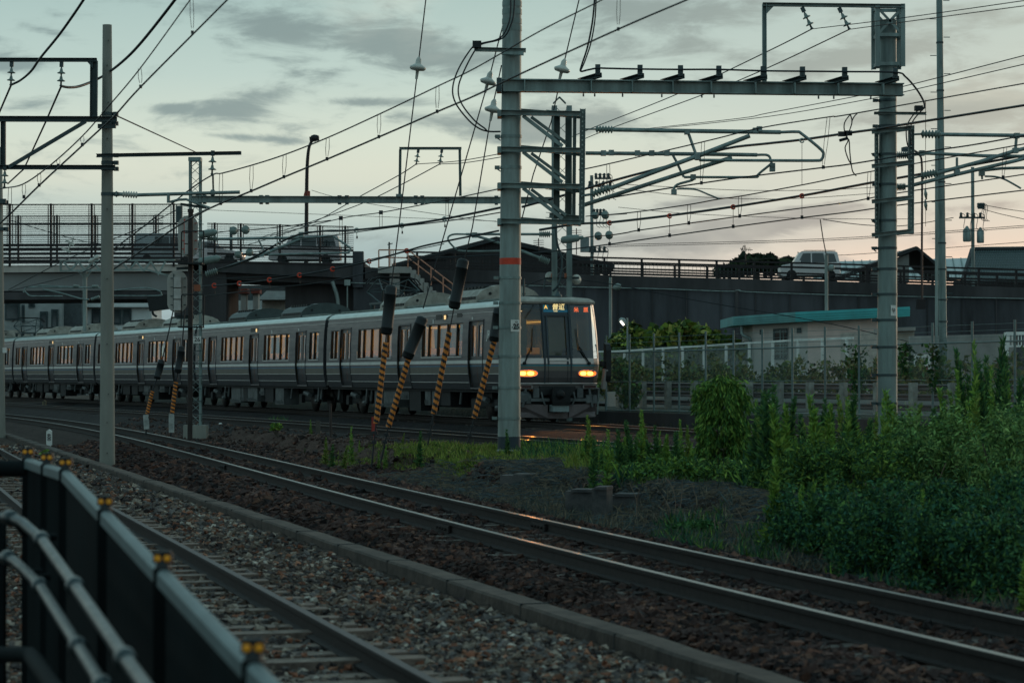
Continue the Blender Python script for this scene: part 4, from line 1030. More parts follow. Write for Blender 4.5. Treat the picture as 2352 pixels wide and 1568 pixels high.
# second pole cut by the left edge
fp = thing('concrete_pole', 'concrete pole cut off by the left edge, with small white plate', 'pole', G(-3, 985, -.33)); Yq = 74
part('shaft', pole_mb(-6, 338, 22, -4, 1012, 33, Yq), m_conc, fp)
mb = MB(); mb.bar(P(6, 804, Yq - .3), P(15, 804, Yq - .3), .02, .16); part('number_plate', mb, m_white, fp)
mb = MB(); [band(mb, P(-5, v, Yq), W(14 + (v - 338) * .008, Yq), .1, True, 0, 1) for v in (465, 526)]; mb.bar(P(-10, 462, Yq - .3), P(14, 462, Yq - .3), .1, .14); part('clamp_band', mb, m_galvd, fp)
# ======== near catenary wires over the siding (left) and the main line
def catenary(label, contact, mess, drops, px=(4.2, 3.2), z=5.1, dpx=1.3, mname=None, double=True):
    """contact wire height fixes the distance; the messenger hangs above it"""
    t = thing('catenary', label, 'overhead wire', (0, 0, 0)); ORG[t.name] = (0, 0, 0)
    def Yc(v): return (z - H) * FPX / max(40, 860 - v)
    c = [(u, v, Yc(v)) for u, v in contact]; cu = [q[0] for q in c]; inv = [1 / q[2] for q in c]
    def Yu(u):
        a = sorted(zip(cu, inv)); xs_ = [q[0] for q in a]; ys_ = [q[1] for q in a]
        if u < xs_[0]: i = 0
        elif u > xs_[-1]: i = len(a) - 2
        else: return 1 / float(np.interp(u, xs_, ys_))
        s = (ys_[i + 1] - ys_[i]) / (xs_[i + 1] - xs_[i]); return 1 / max(.006, ys_[i] + s * (u - xs_[i]))
    pc = smooth_path([P(*q) for q in c], 5); mb = MB()
    mb.tube(pc, [W(px[0], q.y) / 2 for q in pc], 6); part('contact_wire', mb, m_wire, t)
    pm = smooth_path([P(u, v, Yu(u)) for u, v in mess], 5); mb = MB(); mb.tube(pm, [W(px[1], q.y) / 2 for q in pm], 6); part('messenger_wire', mb, m_wire, t)
    for u0, v0, u1, v1 in drops:
        Yd = Yu((u0 + u1) / 2); a, b = P(u0, v0, Yd), P(u1, v1, Yd); mb = MB(); r = W(dpx, Yd) / 2; s = W(4.2, Yd) if double else 0
        for e in ((-1, 1) if double else (0,)): mb.tube([a + V((e * s * .8, 0, 0)), a * .5 + b * .5 + V((e * s, 0, 0)), b + V((e * s * .5, 0, .05 if double else 0))], r, 5)
        d = part('dropper', mb, m_wireb, t); cl = MB(); q = W(3.1, Yd); cl.box(b.x - q, b.x + q, b.y - q * .7, b.y + q * .7, b.z - q, b.z + q * 1.6); part('clip', cl, m_cable, d)
    return t
catenary('pair of overhead wires climbing from the left edge past the concrete pole to the top',
    [(600, -80), (522, 0), (323, 200), (267, 262), (230, 297), (90, 426), (25, 490), (-30, 540)], [(500, -85), (437, 0), (320, 160), (247, 247), (187, 315), (115, 380), (53, 423), (10, 432), (-20, 436)],
    [(440, -4, 442, 76), (321, 158, 323, 200), (189, 314, 189, 333), (134, 366, 134, 381), (90, 398, 90, 426), (55, 424, 55, 453), (23, 432, 22, 492)])
catenary('pair of overhead wires rising across the middle of the sky over the near main track',
    [(1640, -28), (1578, 0), (1419, 68), (1174, 180), (1091, 220), (1004, 257), (870, 315), (751, 366), (652, 407), (577, 439), (483, 478), (407, 520), (330, 572), (250, 625)], [(1460, -45), (1383, 0), (1240, 72), (1091, 157), (1004, 199), (870, 263), (751, 317), (652, 356), (577, 380), (510, 398), (488, 402), (430, 440), (330, 520), (250, 580)],
    [(1421, -10, 1420, 68), (1005, 199, 1004, 257), (871, 263, 870, 315), (753, 317, 751, 366), (654, 356, 652, 407), (578, 381, 577, 439), (508, 399, 507, 468)])
# thick feeder cables at upper left
wire('feeder_cable', 'thick black cable sagging from the top to the left bell insulator', [(196, -12, 45), (192, 0, 45), (140, 75, 46.5), (93, 133, 48.5), (72, 163, 49.5), (48, 184, 50.2), (26, 195, Y - .3)], 6, m_cable, 'cable')
wire('feeder_cable', 'thick black cable sagging from the top behind the concrete pole top', [(408, -12, 46), (402, 0, 46), (327, 95, 48), (280, 143, 49.5), (233, 177, 52), (187, 197, 51.5), (160, 201, 51), (140, 198, Y - .3)], 6.5, m_cable, 'cable')
wire('feeder_wire', 'feeder wire running down left from the left bell insulator', [(25, 197, Y - .3), (0, 255, 57), (-20, 300, 62)], 4.5, m_wire, smooth=False)
wire('feeder_wire', 'feeder wire running down left from the right bell insulator', [(140, 200, Y - .3), (105, 280, 58), (55, 388, 70), (18, 422, 74)], 4, m_wire, smooth=False)
# ======== centre pole number 25
Y = 48.0
cp_ = thing('steel_pole', 'big round steel pole with orange band and white plate 25 in front of the train', 'pole', G(1168, 1046, -.13))
part('shaft', pole_mb(1176.5, -60, 43, 1169, 1034, 52, Y, 32), m_galvl, cp_)
def wv(v): return W(43.5 + (v) * .0083, Y) / 2
def cu_(v): return 1176.2 - v * .0068
mb = MB(); mb.lathe(P(cu_(608), 608, Y), (0, 0, 1), [(wv(600) + .003, 0), (wv(600) + .003, W(15, Y))], 32); part('orange_band', mb, m_orange, cp_)
mb = MB(); mb.lathe(P(cu_(1031), 1031, Y), (0, 0, 1), [(wv(1031) + .003, 0), (wv(1003) + .003, W(29, Y))], 32); part('dark_base_band', mb, mat('dark_blue_band_paint', (.02, .035, .045), .6), cp_)
mb = MB(); b0 = P(1169, 1034, Y); mb.box(b0.x - .26, b0.x + .26, b0.y - .26, b0.y + .26, -.7, b0.z); part('footing', mb, m_conc, cp_)
mb = MB()
for v in (638, 696, 752, 818, 890, 960): band(mb, P(cu_(v), v, Y), wv(v), .05, True)
for v in (10, 28, 50, 66): mb.lathe(P(cu_(v), v + 6, Y), (0, 0, 1), [(wv(v) + .008, 0), (wv(v) + .008, W(12, Y))], 24); 
for v in (314, 385): band(mb, P(cu_(v), v, Y), wv(v), .06); mb.bar(P(1136, v - 1, Y), P(1152, v + 2, Y), .03, .02); mb.bar(P(1137, v, Y), P(1150, v + 9, Y), .03, .02)
part('clamp_band', mb, m_galv, cp_)
mb = MB(); pl = P(1183, 748, Y - wv(748) * .86); ang = R(38); xd = V((math.cos(ang), math.sin(ang), 0)); nrm = V((math.sin(ang), -math.cos(ang), 0))
pw, ph = W(22, Y), W(27, Y); mb.obox(pl, xd * pw / 2 * 1.1, nrm * .006, V((0, 0, ph / 2))); pb = part('number_plate', mb, m_white, cp_)
mb = MB(); texto('25', W(17, Y), mb, pl + nrm * .012 + xd * .022 - V((0, 0, .02)), xd, (0, 0, 1), bold=.007); mb.lathe(pl + nrm * .007 - xd * .075 - V((0, 0, .03)), nrm, [(.014, 0), (.014, .003)], 8)
mb.tube([pl + nrm * .009 + xd * (.028 + .03 * math.cos(a)) + V((0, 0, .075 + .012 * math.sin(a))) for a in np.linspace(0, 6.28, 14)], .004, 4); part('lettering', mb, m_cable, pb)
ca = thing('cable_bracket', 'short steel arm with black box carrying two looped cables left of the pole', 'bracket', P(1150, 118, Y - .3))
mb = MB(); beamP(mb, (1089, 113.5, Y - .3), (1208, 116, Y - .3), 9, .1); mb.bar(P(1152, 122, Y - .3), P(1203, 124, Y - .3), .1, .06); part('arm', mb, m_galv, ca)
mb = MB(); c = P(1095.5, 102.5, Y - .3); h = W(10, Y); mb.box(c.x - h, c.x + h, c.y - .08, c.y + .08, c.z - h * .75, c.z + h * .75); part('box', mb, m_black, ca)
for k, (lab, o) in enumerate((('outer black cable looping out left of the big pole', 0), ('inner black cable looping out left of the big pole', 13))):
    wire('looped_cable', lab, [(1172 + o * .7, -20, Y - .35), (1173 + o * .6, 20, Y - .35), (1168 + o * .5, 55, Y - .36), (1148 + o * .5, 88, Y - .35), (1106, 100 + k * 2, Y - .3), (1086 + o * .4, 108 + o * .6, Y - .3), (1055 + o, 155 + o * .3, Y - .3), (1040 + o, 200, Y - .3), (1046 + o, 236, Y - .3), (1075 + o, 275, Y - .3), (1100 + o, 295, Y - .3), (1122, 302, Y - .25), (1150, 302.5, Y - .25)], 4, m_cable, 'cable')
# cross beam of the gantry with its cable trough brackets
gb = thing('gantry_beam', 'long steel cross beam carrying eight small cable brackets between the two big poles', 'steel beam', P(1600, 203, 48.3))
mb = MB(); mb.ibeam(P(1155, 196.5, Y - .28), P(2074, 206.5, 48.6), .22, W(29, 48)); 
for u in (1205, 1358, 1452, 1545, 1633, 1735, 1825, 1925, 2028): t_ = (u - 1155) / 919; q = P(u, 196.5 + 10 * t_, 48 - .28 + .6 * t_); mb.box(q.x - .012, q.x + .012, q.y - .11, q.y + .11, q.z - .11, q.z + .11)
part('beam', mb, m_galv, gb)
mb = MB(); c = P(1150, 197, Y - .2); mb.box(c.x - .08, c.x + .02, c.y - .15, c.y + .15, c.z - .14, c.z + .14); 
for u in (1340, 1366, 1430, 1520, 1612, 1640, 1880, 1915, 2000): t_ = (u - 1155) / 919; q = P(u, 213 + 9.5 * t_, 48); mb.tube([q, q - V((0, 0, .06))], .018, 6)
part('bolt_plate', mb, m_galvd, gb)
for i, u in enumerate((1373, 1470, 1563, 1651, 1753, 1843, 1940, 2056)):
    t_ = (u - 1155) / 919; v = 155 + 10 * t_; mb = MB(); Yb = 47.8 + .6 * t_
    mb.cbeam(P(u - 42, v + 29, Yb + .3), P(u + 5, v + 15, Yb - .25), .1, W(11, 48)); c = P(u, v + 4, Yb - .2); mb.box(c.x - .05, c.x + .05, c.y - .05, c.y + .05, c.z - .10, c.z + .11); part('cable_bracket', mb, m_galvd, gb)
wire('trunk_cable', 'black cable dropping from the top and lying along the gantry beam brackets', [(1366, -20, 47.3), (1365, 8, 47.3), (1360, 55, 47.4), (1349, 110, 47.5), (1336, 150, 47.55), (1334, 164, 47.55), (1350, 161, 47.6), (1373, 157, 47.6), (1400, 157.5, 47.6), (1470, 159, 47.7), (1563, 160, 47.75), (1651, 160, 47.8), (1753, 163, 47.9), (1843, 164, 48), (1940, 165, 48), (2056, 166.5, 48.1), (2080, 177, 48.2), (2105, 205, 48.3), (2121, 232, 48.4), (2124, 247, 48.4)], 4.6, m_cable, 'cable')
wire('trunk_cable', 'second black cable strand twisted beside the one dropping onto the beam', [(1370, -20, 47.3), (1369, 6, 47.3), (1366, 50, 47.4), (1357, 100, 47.5), (1343, 142, 47.5), (1334, 162, 47.5)], 3.5, m_cable, 'cable')
# bracket tower between pole 25 and the perforated bar
bk = thing('steel_bracket', 'four tier steel bracket with perforated upright beside the pole marked 25', 'steel bracket', P(1330, 515, Y))
mb = MB()
for v in (259.5, 343.5, 426.5, 508.5):
    beamP(mb, (1144, v - 1, Y - .28), (1334, v + 2, Y - .28), 12, .09); beamP(mb, (1190, v - 5, Y + .28), (1334, v + 6, Y + .05), 10, .09); c = P(1149, v + 1, Y - .28); mb.box(c.x - .06, c.x + .02, c.y - .06, c.y + .5, c.z - .06, c.z + .06)
part('arm', mb, m_galv, bk)
mb = MB()
for v in (266, 349, 432): 
    mb.bar(P(1201, v, Y - .25), P(1292, v + 70, Y - .25), .06, .07); mb.bar(P(1220, v + 3, Y + .2), P(1300, v + 62, Y + .2), .05, .06)
part('diagonal_brace', mb, m_galv, bk)
mb = MB()
for v in (262, 348, 432, 497): mb.cbeam(P(1258, v - 3, Y + .7), P(1336, v + 5, Y + .1), .12, W(13, Y))
part('back_arm', mb, m_galv, bk); mb = MB()
for u in (1279, 1306): mb.cbeam(P(u, 262, Y + .55), P(u - 1, 500, Y + .55), .14, W(15, Y), up=(1, 0, 0))
part('back_upright', mb, m_galv, bk)
mb = MB(); mb.cbeam(P(1338.5, 250, Y - .1), P(1336, 512, Y - .1), .1, W(13, Y), up=(1, 0, 0)); mb.cbeam(P(1320, 268, Y), P(1318, 495, Y), .1, W(8, Y), up=(1, 0, 0)); part('upright', mb, m_galv, bk)
mb = MB()
for k in range(24): q = P(1338.3 - k * .1, 258 + k * 10.7, Y - .23); mb.tube([q, q - V((0, .004, 0))], .016, 8)
part('bolt_hole', mb, mat('bolt_hole_sky', (.34, .38, .34), .6), bk)
def cantilever(label, Yc, tubes, insuls, plates=(), m=None):
    t = thing('cantilever', label, 'cantilever', P(tubes[0][1][0][0], tubes[0][1][0][1], Yc))
    mb = MB()
    for w_, pts in tubes: mb.tube(smooth_path([P(u, v, Yc) for u, v in pts], 4) if len(pts) > 4 else [P(u, v, Yc) for u, v in pts], W(w_, Yc) / 2, 10)
    for (u, v) in plates: c = P(u, v, Yc); s = W(6, Yc); mb.box(c.x - s, c.x + s, c.y - .07, c.y + .07, c.z - s, c.z + s)
    part('pipe', mb, m or m_galv, t)
    for (a, b, r) in insuls: mb = MB(); rod_insul(mb, P(*a, Yc), P(*b, Yc), 6, W(r, Yc)); part('insulator', mb, m_porcg, t)
    return t
cantilever('large cantilever with curved pipe loop reaching right from the pole marked 25', 47.9,
    [(10, [(1408, 298), (1578, 301), (1793, 304)]), (7, [(1793, 304), (1830, 303), (1842, 308), (1886, 344), (1891, 357), (1886, 367), (1876, 369), (1800, 369), (1606, 368)]),
     (10.5, [(1402, 433), (1500, 396), (1598, 360), (1722, 312)]), (7, [(1580, 303), (1600, 359)]), (4, [(1340, 297), (1370, 297)]), (6, [(1335, 450), (1360, 446)])],
    [((1368, 297), (1408, 298), 9), ((1359, 446), (1401, 431), 10)], [(1578, 303), (1601, 361), (1735, 300), (1744, 297)])
cantilever('lower cantilever with bent steady pipe reaching right from the pole marked 25', 48.15,
    [(9, [(1345, 352), (1598, 354), (1739, 356)]), (6, [(1739, 356), (1760, 356), (1768, 361), (1770, 370), (1771, 376), (1748, 395), (1738, 404), (1727, 407), (1571, 407)]), (10, [(1338, 472), (1378, 459), (1566, 398), (1681, 362)]),
     (6, [(1544, 354), (1554, 372), (1566, 398), (1571, 407)]), (6, [(1592, 408), (1590, 414), (1556, 424), (1547, 436), (1546, 446)]), (4, [(1555, 434), (1575, 434), (1600, 436), (1625, 446), (1652, 457)])], [],
    [(1774, 381), (1774, 388), (1592, 407), (1548, 441), (1386, 352), (1404, 351), (1464, 352), (1497, 352), (1532, 352), (1603, 362)])
# ======== the four guy ropes with insulators, black weights and striped guards
m_guard = mat('black_guard_sleeve', (.006, .010, .012), .6, 0, .2, 3)
m_yel = mat('orange_yellow_stripe', (.60, .185, .025), .6, 0, .12, 5); m_blk = mat('black_stripe', (.012, .012, .013), .6, 0, .2, 5)
def guy(label, Yg, top, ins, cyl, strp, anc, insr=19):
    t = thing('guy_rope', label, 'guy rope', P(anc[0], anc[1], Yg)); ORG[t.name] = tuple(t.location)
    mb = MB(); pts = [P(*p, Yg) for p in top]; mb.tube(pts, W(3.2, Yg) / 2, 6)
    mb.tube([P(*cyl[1], Yg), P(*strp[0], Yg)], W(3, Yg) / 2, 6); mb.tube([P(*strp[1], Yg), P(anc[0] - 2, anc[1] + 14, Yg)], W(4, Yg) / 2, 6)
    a, b = P(*strp[1], Yg), P(*anc, Yg)
    for k in (.25, .5): c = a.lerp(b, k); mb.obox(c, V((.05, 0, 0)), V((0, .03, 0)), V((0, 0, .03)))
    part('wire', mb, m_cable, t)
    if ins:
        mb = MB(); c = P(*ins, Yg); ax = (pts[0] - pts[-1]).normalized(); r = W(insr, Yg)
        mb.lathe(c - ax * r * 1.1, ax, [(r * .16, -r * .5), (r * .2, r * .5), (r * .85, r * .62), (r, r * .82), (r * .97, r * 1.0), (r * .5, r * 1.28), (r * .36, r * 1.4), (r * .34, r * 1.85), (r * .14, r * 2.2)], 20); part('insulator', mb, m_porc, t)
    p, q = P(*cyl[0], Yg), P(*cyl[1], Yg); d = (q - p); L_ = d.length; r = W(cyl[2], Yg) / 2
    mb = MB(); mb.lathe(p, d, [(r * .4, 0), (r * .86, L_ * .02), (r, L_ * .06), (r, L_ * .17), (r * 1.05, L_ * .175), (r * 1.05, L_ * .19), (r, L_ * .195), (r, L_ * .84), (r * 1.05, L_ * .845), (r * 1.05, L_ * .86), (r, L_ * .865), (r, L_ * .95), (r * .8, L_ * .99), (r * .4, L_)], 18); part('weight', mb, m_guard, t)
    p, q = P(*strp[0], Yg), P(*strp[1], Yg); d = q - p; n = d.normalized(); a = n.cross(V((0, 1, 0))).normalized(); b = n.cross(a); L_ = d.length; r = W(strp[2], Yg) / 2
    mb = MB(); NS, NR = 24, 96; turns = strp[3]
    vs = [p + d * (i / NR) + (a * math.cos(2 * math.pi * k / NS) + b * math.sin(2 * math.pi * k / NS)) * r for i in range(NR + 1) for k in range(NS)]
    fs = []; mi = []
    for i in range(NR):
        for k in range(NS):
            fs.append((i * NS + k, i * NS + (k + 1) % NS, (i + 1) * NS + (k + 1) % NS, (i + 1) * NS + k)); mi.append(int(((i / NR) * turns + k / NS) * 1.0 % 1 > .52))
    mb.add(vs, fs, True, mi); part('striped_guard', mb, [m_yel, m_blk], t)
    return t
guy('guy rope with striped guard farthest left of the four before the train', 47.2, [(981, -30), (978, 0), (960, 155), (916, 522), (899, 656)], (960, 152), ((899, 655), (887, 769), 27), ((886, 786), (864, 972), 13, 14), (855, 1058))
guy('guy rope with striped guard leaning right, second of the four before the train', 48.6, [(1166, 20), (1144, 100), (1123, 182), (1025, 522), (972, 708)], (1122, 184), ((972, 727), (934, 824), 27), ((938, 824), (892, 980), 13, 13), (876, 1050))
guy('guy rope with highest black weight, third of the four before the train', 51, [(1152, 150), (1131, 247), (1085, 522), (1066, 598)], (1132, 248), ((1065, 594), (1042, 710), 27), ((1032, 763), (996, 950), 13, 13), (978, 1042))
guy('guy rope whose black weight touches the big pole, rightmost of the four', 52.5, [(1336, -30), (1330, 0), (1293, 155), (1266, 280), (1225, 400), (1146, 708)], (1292, 156), ((1146, 706), (1134, 785), 24), ((1135, 783), (1089, 960), 13, 14), (1068, 1038))
# two farther guys
for lab, cyl, strp, stub, top in (('distant guy rope with striped guard and leaning white stub, left of two near the mast', ((372, 826), (360, 871), 16), ((350, 898), (338, 950), 9, 8), (335, 952, 337, 985), [(398, 712), (388, 760), (372, 828)]),
                                  ('distant guy rope with striped guard on a white post, right of two near the mast', ((418, 795), (408, 857), 16), ((404, 877), (395, 952), 10, 9), (394, 950, 394, 993), [(424, 712), (421, 760), (418, 797)])):
    Yg = 69; t = guy(lab, Yg, top, None, cyl, strp, (stub[2], stub[3]))
    mb = MB(); mb.bar(P(stub[0], stub[1], Yg), P(stub[2], stub[3], Yg), .14, .14, (0, 1, 0)); part('stub_post', mb, mat('chalky_white_post', (.34, .36, .34), .8, 0, .3, 6), t)
# ======== caged pole of the gantry
Y = 49.3
rp_ = thing('steel_pole', 'big round steel pole on the right with small white plate above tall weeds', 'pole', G(2037, 1040, -.1))
part('shaft', pole_mb(2040, 47, 38, 2037, 1046, 48, Y, 32), m_galv, rp_)
def wr(v): return W(38 + (v - 47) * .01, Y) / 2
mb = MB()
for v in (231, 290, 355, 424, 507, 570, 618, 676, 735, 797, 861, 926): band(mb, P(2039 - v * .002, v, Y), wr(v), .05, True); 
for v in (355, 507, 570): mb.bar(P(2001, v - 2, Y), P(2014, v, Y), .03, .02); mb.bar(P(2003, v, Y), P(2013, v + 8, Y), .03, .02)
part('clamp_band', mb, m_galvd, rp_)
pl = P(2052, 713, Y - wr(713) * .86); mb = MB(); mb.obox(pl, xd * W(15, Y) / 2 * 1.1, nrm * .006, V((0, 0, W(24, Y) / 2))); pb = part('number_plate', mb, m_white, rp_)
mb = MB(); 
for (dx, dz) in ((-.03, .02), (.0, -.02), (.03, .01)): mb.tube([pl + nrm * .009 + xd * (dx + .016 * math.cos(a)) + V((0, 0, dz + .026 * math.sin(a))) for a in np.linspace(0, 5.2, 10)], .006, 4)
part('lettering', mb, m_cable, pb)
cg = thing('lattice_cage', 'steel lattice cage clamped round the top of the caged pole', 'steel bracket', P(2040, 155, Y)); mb = MB(); rc = W(29, Y)
co = P(2040, 155, Y)
for ex in (-1, 1):
    for ey in (-1, 1): mb.angle(V((co.x + ex * rc, co.y + ey * rc, P(2040, 157, Y).z)), V((co.x + ex * rc, co.y + ey * rc, P(2040, 14, Y).z)), .09, (1, 0, 0))
for v in (150, 84, 20):
    z = P(2040, v, Y).z
    for e in (-1, 1): mb.bar((co.x - rc, co.y + e * rc, z), (co.x + rc, co.y + e * rc, z), .03, .07); mb.bar((co.x + e * rc, co.y - rc, z), (co.x + e * rc, co.y + rc, z), .03, .07)
for e in (-1, 1):
    for va, vb in ((84, 22), (22, 84)): mb.bar((co.x - rc, co.y + e * rc, P(0, va, Y).z), (co.x + rc, co.y + e * rc, P(0, vb, Y).z), .02, .05); mb.bar((co.x + e * rc, co.y - rc, P(0, va, Y).z), (co.x + e * rc, co.y + rc, P(0, vb, Y).z), .02, .05)
part('lattice', mb, m_galv, cg)
mb = MB(); beamP(mb, (1752, 10.5, Y - .3), (2076, 14.5, Y - .3), 8, .1); beamP(mb, (2000, 14, Y + .35), (2076, 15, Y + .35), 8, .1); mb.cbeam(P(1755.5, 10, Y - .3), P(1756, 187, Y - .5), .1, .085, up=(1, 0, 0)); mb.prism([P(1761, 13, Y - .3), P(1778, 14, Y - .3), P(1761, 32, Y - .3)], (0, .04, 0)); part('hoop', mb, m_galv, cg)
g2_ = 'slanting bell insulators below the top right bar'
hang('insulator', 'left of two slanting bell insulators below the top right bar', (1842, 17, Y - .3), (1865, 67, Y - .3), 2, 10, g2_)
hang('insulator', 'right of two slanting bell insulators below the top right bar, nearer the lattice cage', (1927, 18, Y - .3), (1951, 68, Y - .3), 2, 10, g2_)
bk2 = thing('steel_bracket', 'tall narrow bracket of perforated uprights round the caged pole', 'steel bracket', P(2050, 545, Y)); mb = MB()
for v in (300, 379, 460, 537): mb.cbeam(P(2003, v + 3, Y - .3), P(2098, v - 7, Y - .28), .09, W(9, Y)); mb.cbeam(P(2010, v + 7, Y + .3), P(2095, v - 5, Y + .3), .09, W(8, Y))
part('arm', mb, m_galv, bk2); mb = MB(); mb.cbeam(P(2013, 304, Y - .1), P(2014, 541, Y - .1), .1, W(8, Y), up=(1, 0, 0)); mb.cbeam(P(2093, 288, Y - .1), P(2092, 538, Y - .1), .1, W(13, Y), up=(1, 0, 0)); part('upright', mb, m_galv, bk2)
mb = MB()
for k in range(24):
    for u in (2093, 2013.5): q = P(u, 296 + k * 10.1, Y - .24); mb.tube([q, q - V((0, .004, 0))], .014, 8)
part('bolt_hole', mb, MATS['bolt_hole_sky'], bk2)
cantilever('upper cantilever leaving the caged pole towards the right edge', 49.3, [(9, [(2160, 309), (2380, 312)]), (9.5, [(2153, 398), (2250, 372), (2330, 347), (2400, 330)]), (9, [(2098, 425), (2200, 400), (2330, 370), (2400, 352)]), (5, [(2098, 309), (2118, 308)]), (5, [(2095, 410), (2118, 404)]), (7, [(2335, 312), (2332, 348)]), (6, [(2198, 362), (2198, 396)])],
    [((2116, 308), (2160, 309), 10), ((2117, 404), (2154, 396), 10)], [(2335, 312), (2332, 346), (2198, 396)])
cantilever('mid cantilever with curved steady arm at the right of the caged pole', 49.6, [(8, [(2086, 357), (2120, 352), (2260, 358), (2400, 360)]), (6, [(2062, 430), (2090, 427)]), (7, [(2255, 392), (2300, 387), (2400, 384)]), (5, [(2255, 394), (2256, 412)]), (4.5, [(2262, 405), (2285, 406), (2305, 411), (2328, 423), (2345, 433)])], [((2060, 357), (2086, 356), 9), ((2060, 430), (2080, 429), 9)], [(2117, 352), (2255, 398)])
jb = thing('cable_bracket', 'short arm with black terminal box right of the caged pole', 'bracket', P(2060, 260, Y - .2)); mb = MB(); beamP(mb, (2008, 260, Y - .3), (2128, 261, Y - .3), 6, .09); mb.lathe(P(2038.5, 265, Y), (0, 0, 1), [(wr(260) + .012, 0), (wr(260) + .012, .09)], 20); part('arm', mb, m_galv, jb); mb = MB(); c = P(2111, 250, Y - .3); mb.box(c.x - .09, c.x + .07, c.y - .07, c.y + .07, c.z - .04, c.z + .06); part('box', mb, m_black, jb)
for lab, o in (('left one of two black cables looping below the terminal box', 0), ('right one of two black cables looping below the terminal box', 9)): wire('looped_cable', lab, [(2124, 244, 49), (2122 - o * .3, 250, 49), (2106 + o, 256, 49), (2090 + o, 275, 49), (2082 + o, 295, 49), (2083 + o, 325, 49), (2090 + o * .6, 342, 49.3), (2112, 352, 49.6)], 3.2, m_cable, 'cable')
# ======== wires on the right
def runwire(lab, pts, Y0, Y1, px, m=None, cat='wire', ):
    us = [p[0] for p in pts]; a, b = us[0], us[-1]
    return wire('overhead_wire', lab, [(u, v, 1 / ((1 / Y0) + (1 / Y1 - 1 / Y0) * (u - a) / (b - a))) for u, v in pts], px, m, cat)
catenary('pair of overhead wires passing behind the big loop cantilever to the top right', [(1330, 470), (1417, 452), (1507, 437), (1610, 421), (1725, 405), (1891, 385), (1954, 377), (2087, 355), (2151, 345), (2240, 332), (2360, 310)], [(1330, 390), (1378, 381), (1615, 326), (1747, 294), (1903, 269), (1951, 263), (2352, 192), (2400, 184)], [(1397, 378, 1398, 455), (1615, 327, 1611, 421), (1903, 270, 1891, 385)], (3.6, 3), 5.2)
catenary('pair of overhead wires beyond the caged pole meeting two insulator discs', [(1404, 540), (1437, 535), (1467, 529), (1582, 513), (1699, 497), (1842, 478), (1952, 464), (2059, 444), (2304, 408), (2380, 396)], [(1392, 494), (1468, 486), (1582, 470), (1653, 457), (1699, 451), (1842, 425), (1952, 403), (2151, 367), (2352, 331), (2380, 326)], [(1468, 487, 1467, 529), (1583, 471, 1582, 513), (1700, 452, 1699, 497), (1997, 396, 1994, 457), (2309, 340, 2304, 408)], (3, 3), 5.3)
t = catenary('low pair of wires strung with orange rings from the pole across to the right', [(1000, 592), (1149, 585), (1260, 578), (1378, 564), (1538, 541.5), (1684, 521), (1843, 500), (1952, 487), (2059, 472), (2352, 437), (2400, 431)], [(1000, 506), (1149, 477), (1240, 528), (1321, 515), (1378, 512), (1400, 511), (1538, 495), (1683, 475), (1842, 449.5), (1952, 429), (2011, 418), (2200, 385), (2352, 357), (2400, 349)] [2:], [(1400, 513, 1400, 561), (1538, 497, 1538, 541.5), (1684, 477, 1684, 521), (1842, 452, 1842, 500)], (3.2, 6), 5.35, 1.3, None, False)
def rings(parent, lst, m, Yr):
    for u, v in lst:
        mb = MB(); c = P(u, v, Yr); r = W(4.6, Yr); mb.tube([c + V((r * math.cos(a), 0, r * math.sin(a))) for a in np.linspace(.6, 5.9, 14)], r * .38, 7); part('ring', mb, m, parent)
rings(t, [(1400, 512), (1538, 496), (1684, 475.5), (1842, 450)], m_orange, 56)
t = thing('feeder_wire', 'thick rising feeder with a grey ring and jumper clamps crossing the caged pole', 'overhead wire', (0, 0, 0)); ORG[t.name] = (0, 0, 0)
mb = MB(); pts = [(1200, 475), (1300, 447), (1411, 414), (1561, 374), (1664, 342), (1760, 330), (1842, 321), (1952, 305), (2011, 297), (2064, 288), (2352, 242), (2400, 234)]
q = smooth_path([P(u, v, 62 - (u - 1200) * .016) for u, v in pts], 4); mb.tube(q, [W(6, p.y) / 2 for p in q], 7); part('wire', mb, m_cable, t); rings(t, [(1842, 323), (2064, 290)], m_porc, 51)
mb = MB(); mb.tube([P(1842, 330, 51.7), P(1842, 426, 51.7)], W(1.3, 50) / 2, 5); part('hanger', mb, m_wireb, t); mb = MB()
for pts in ([(1953, 263), (1940, 282), (1940, 303), (1948, 322), (1941, 340), (1948, 365), (1955, 377)], [(1953, 263), (1957, 280), (1950, 303), (1943, 318), (1950, 322), (1952, 350), (1955, 377), (1959, 395), (1967, 404)], [(1969, 261), (1962, 268), (1956, 280)]): mb.tube(smooth_path([P(u, v, 50) for u, v in pts], 4), W(3, 50) / 2, 6)
for u, v in ((1934, 308), (1948, 306)): c = P(u, v, 50); mb.obox(c, V((.08, 0, 0)), V((0, .04, 0)), V((0, 0, .05)))
mb.tube([P(1946, 318, 50), P(1928, 323, 50)], .035, 6); part('jumper', mb, m_cable, t)
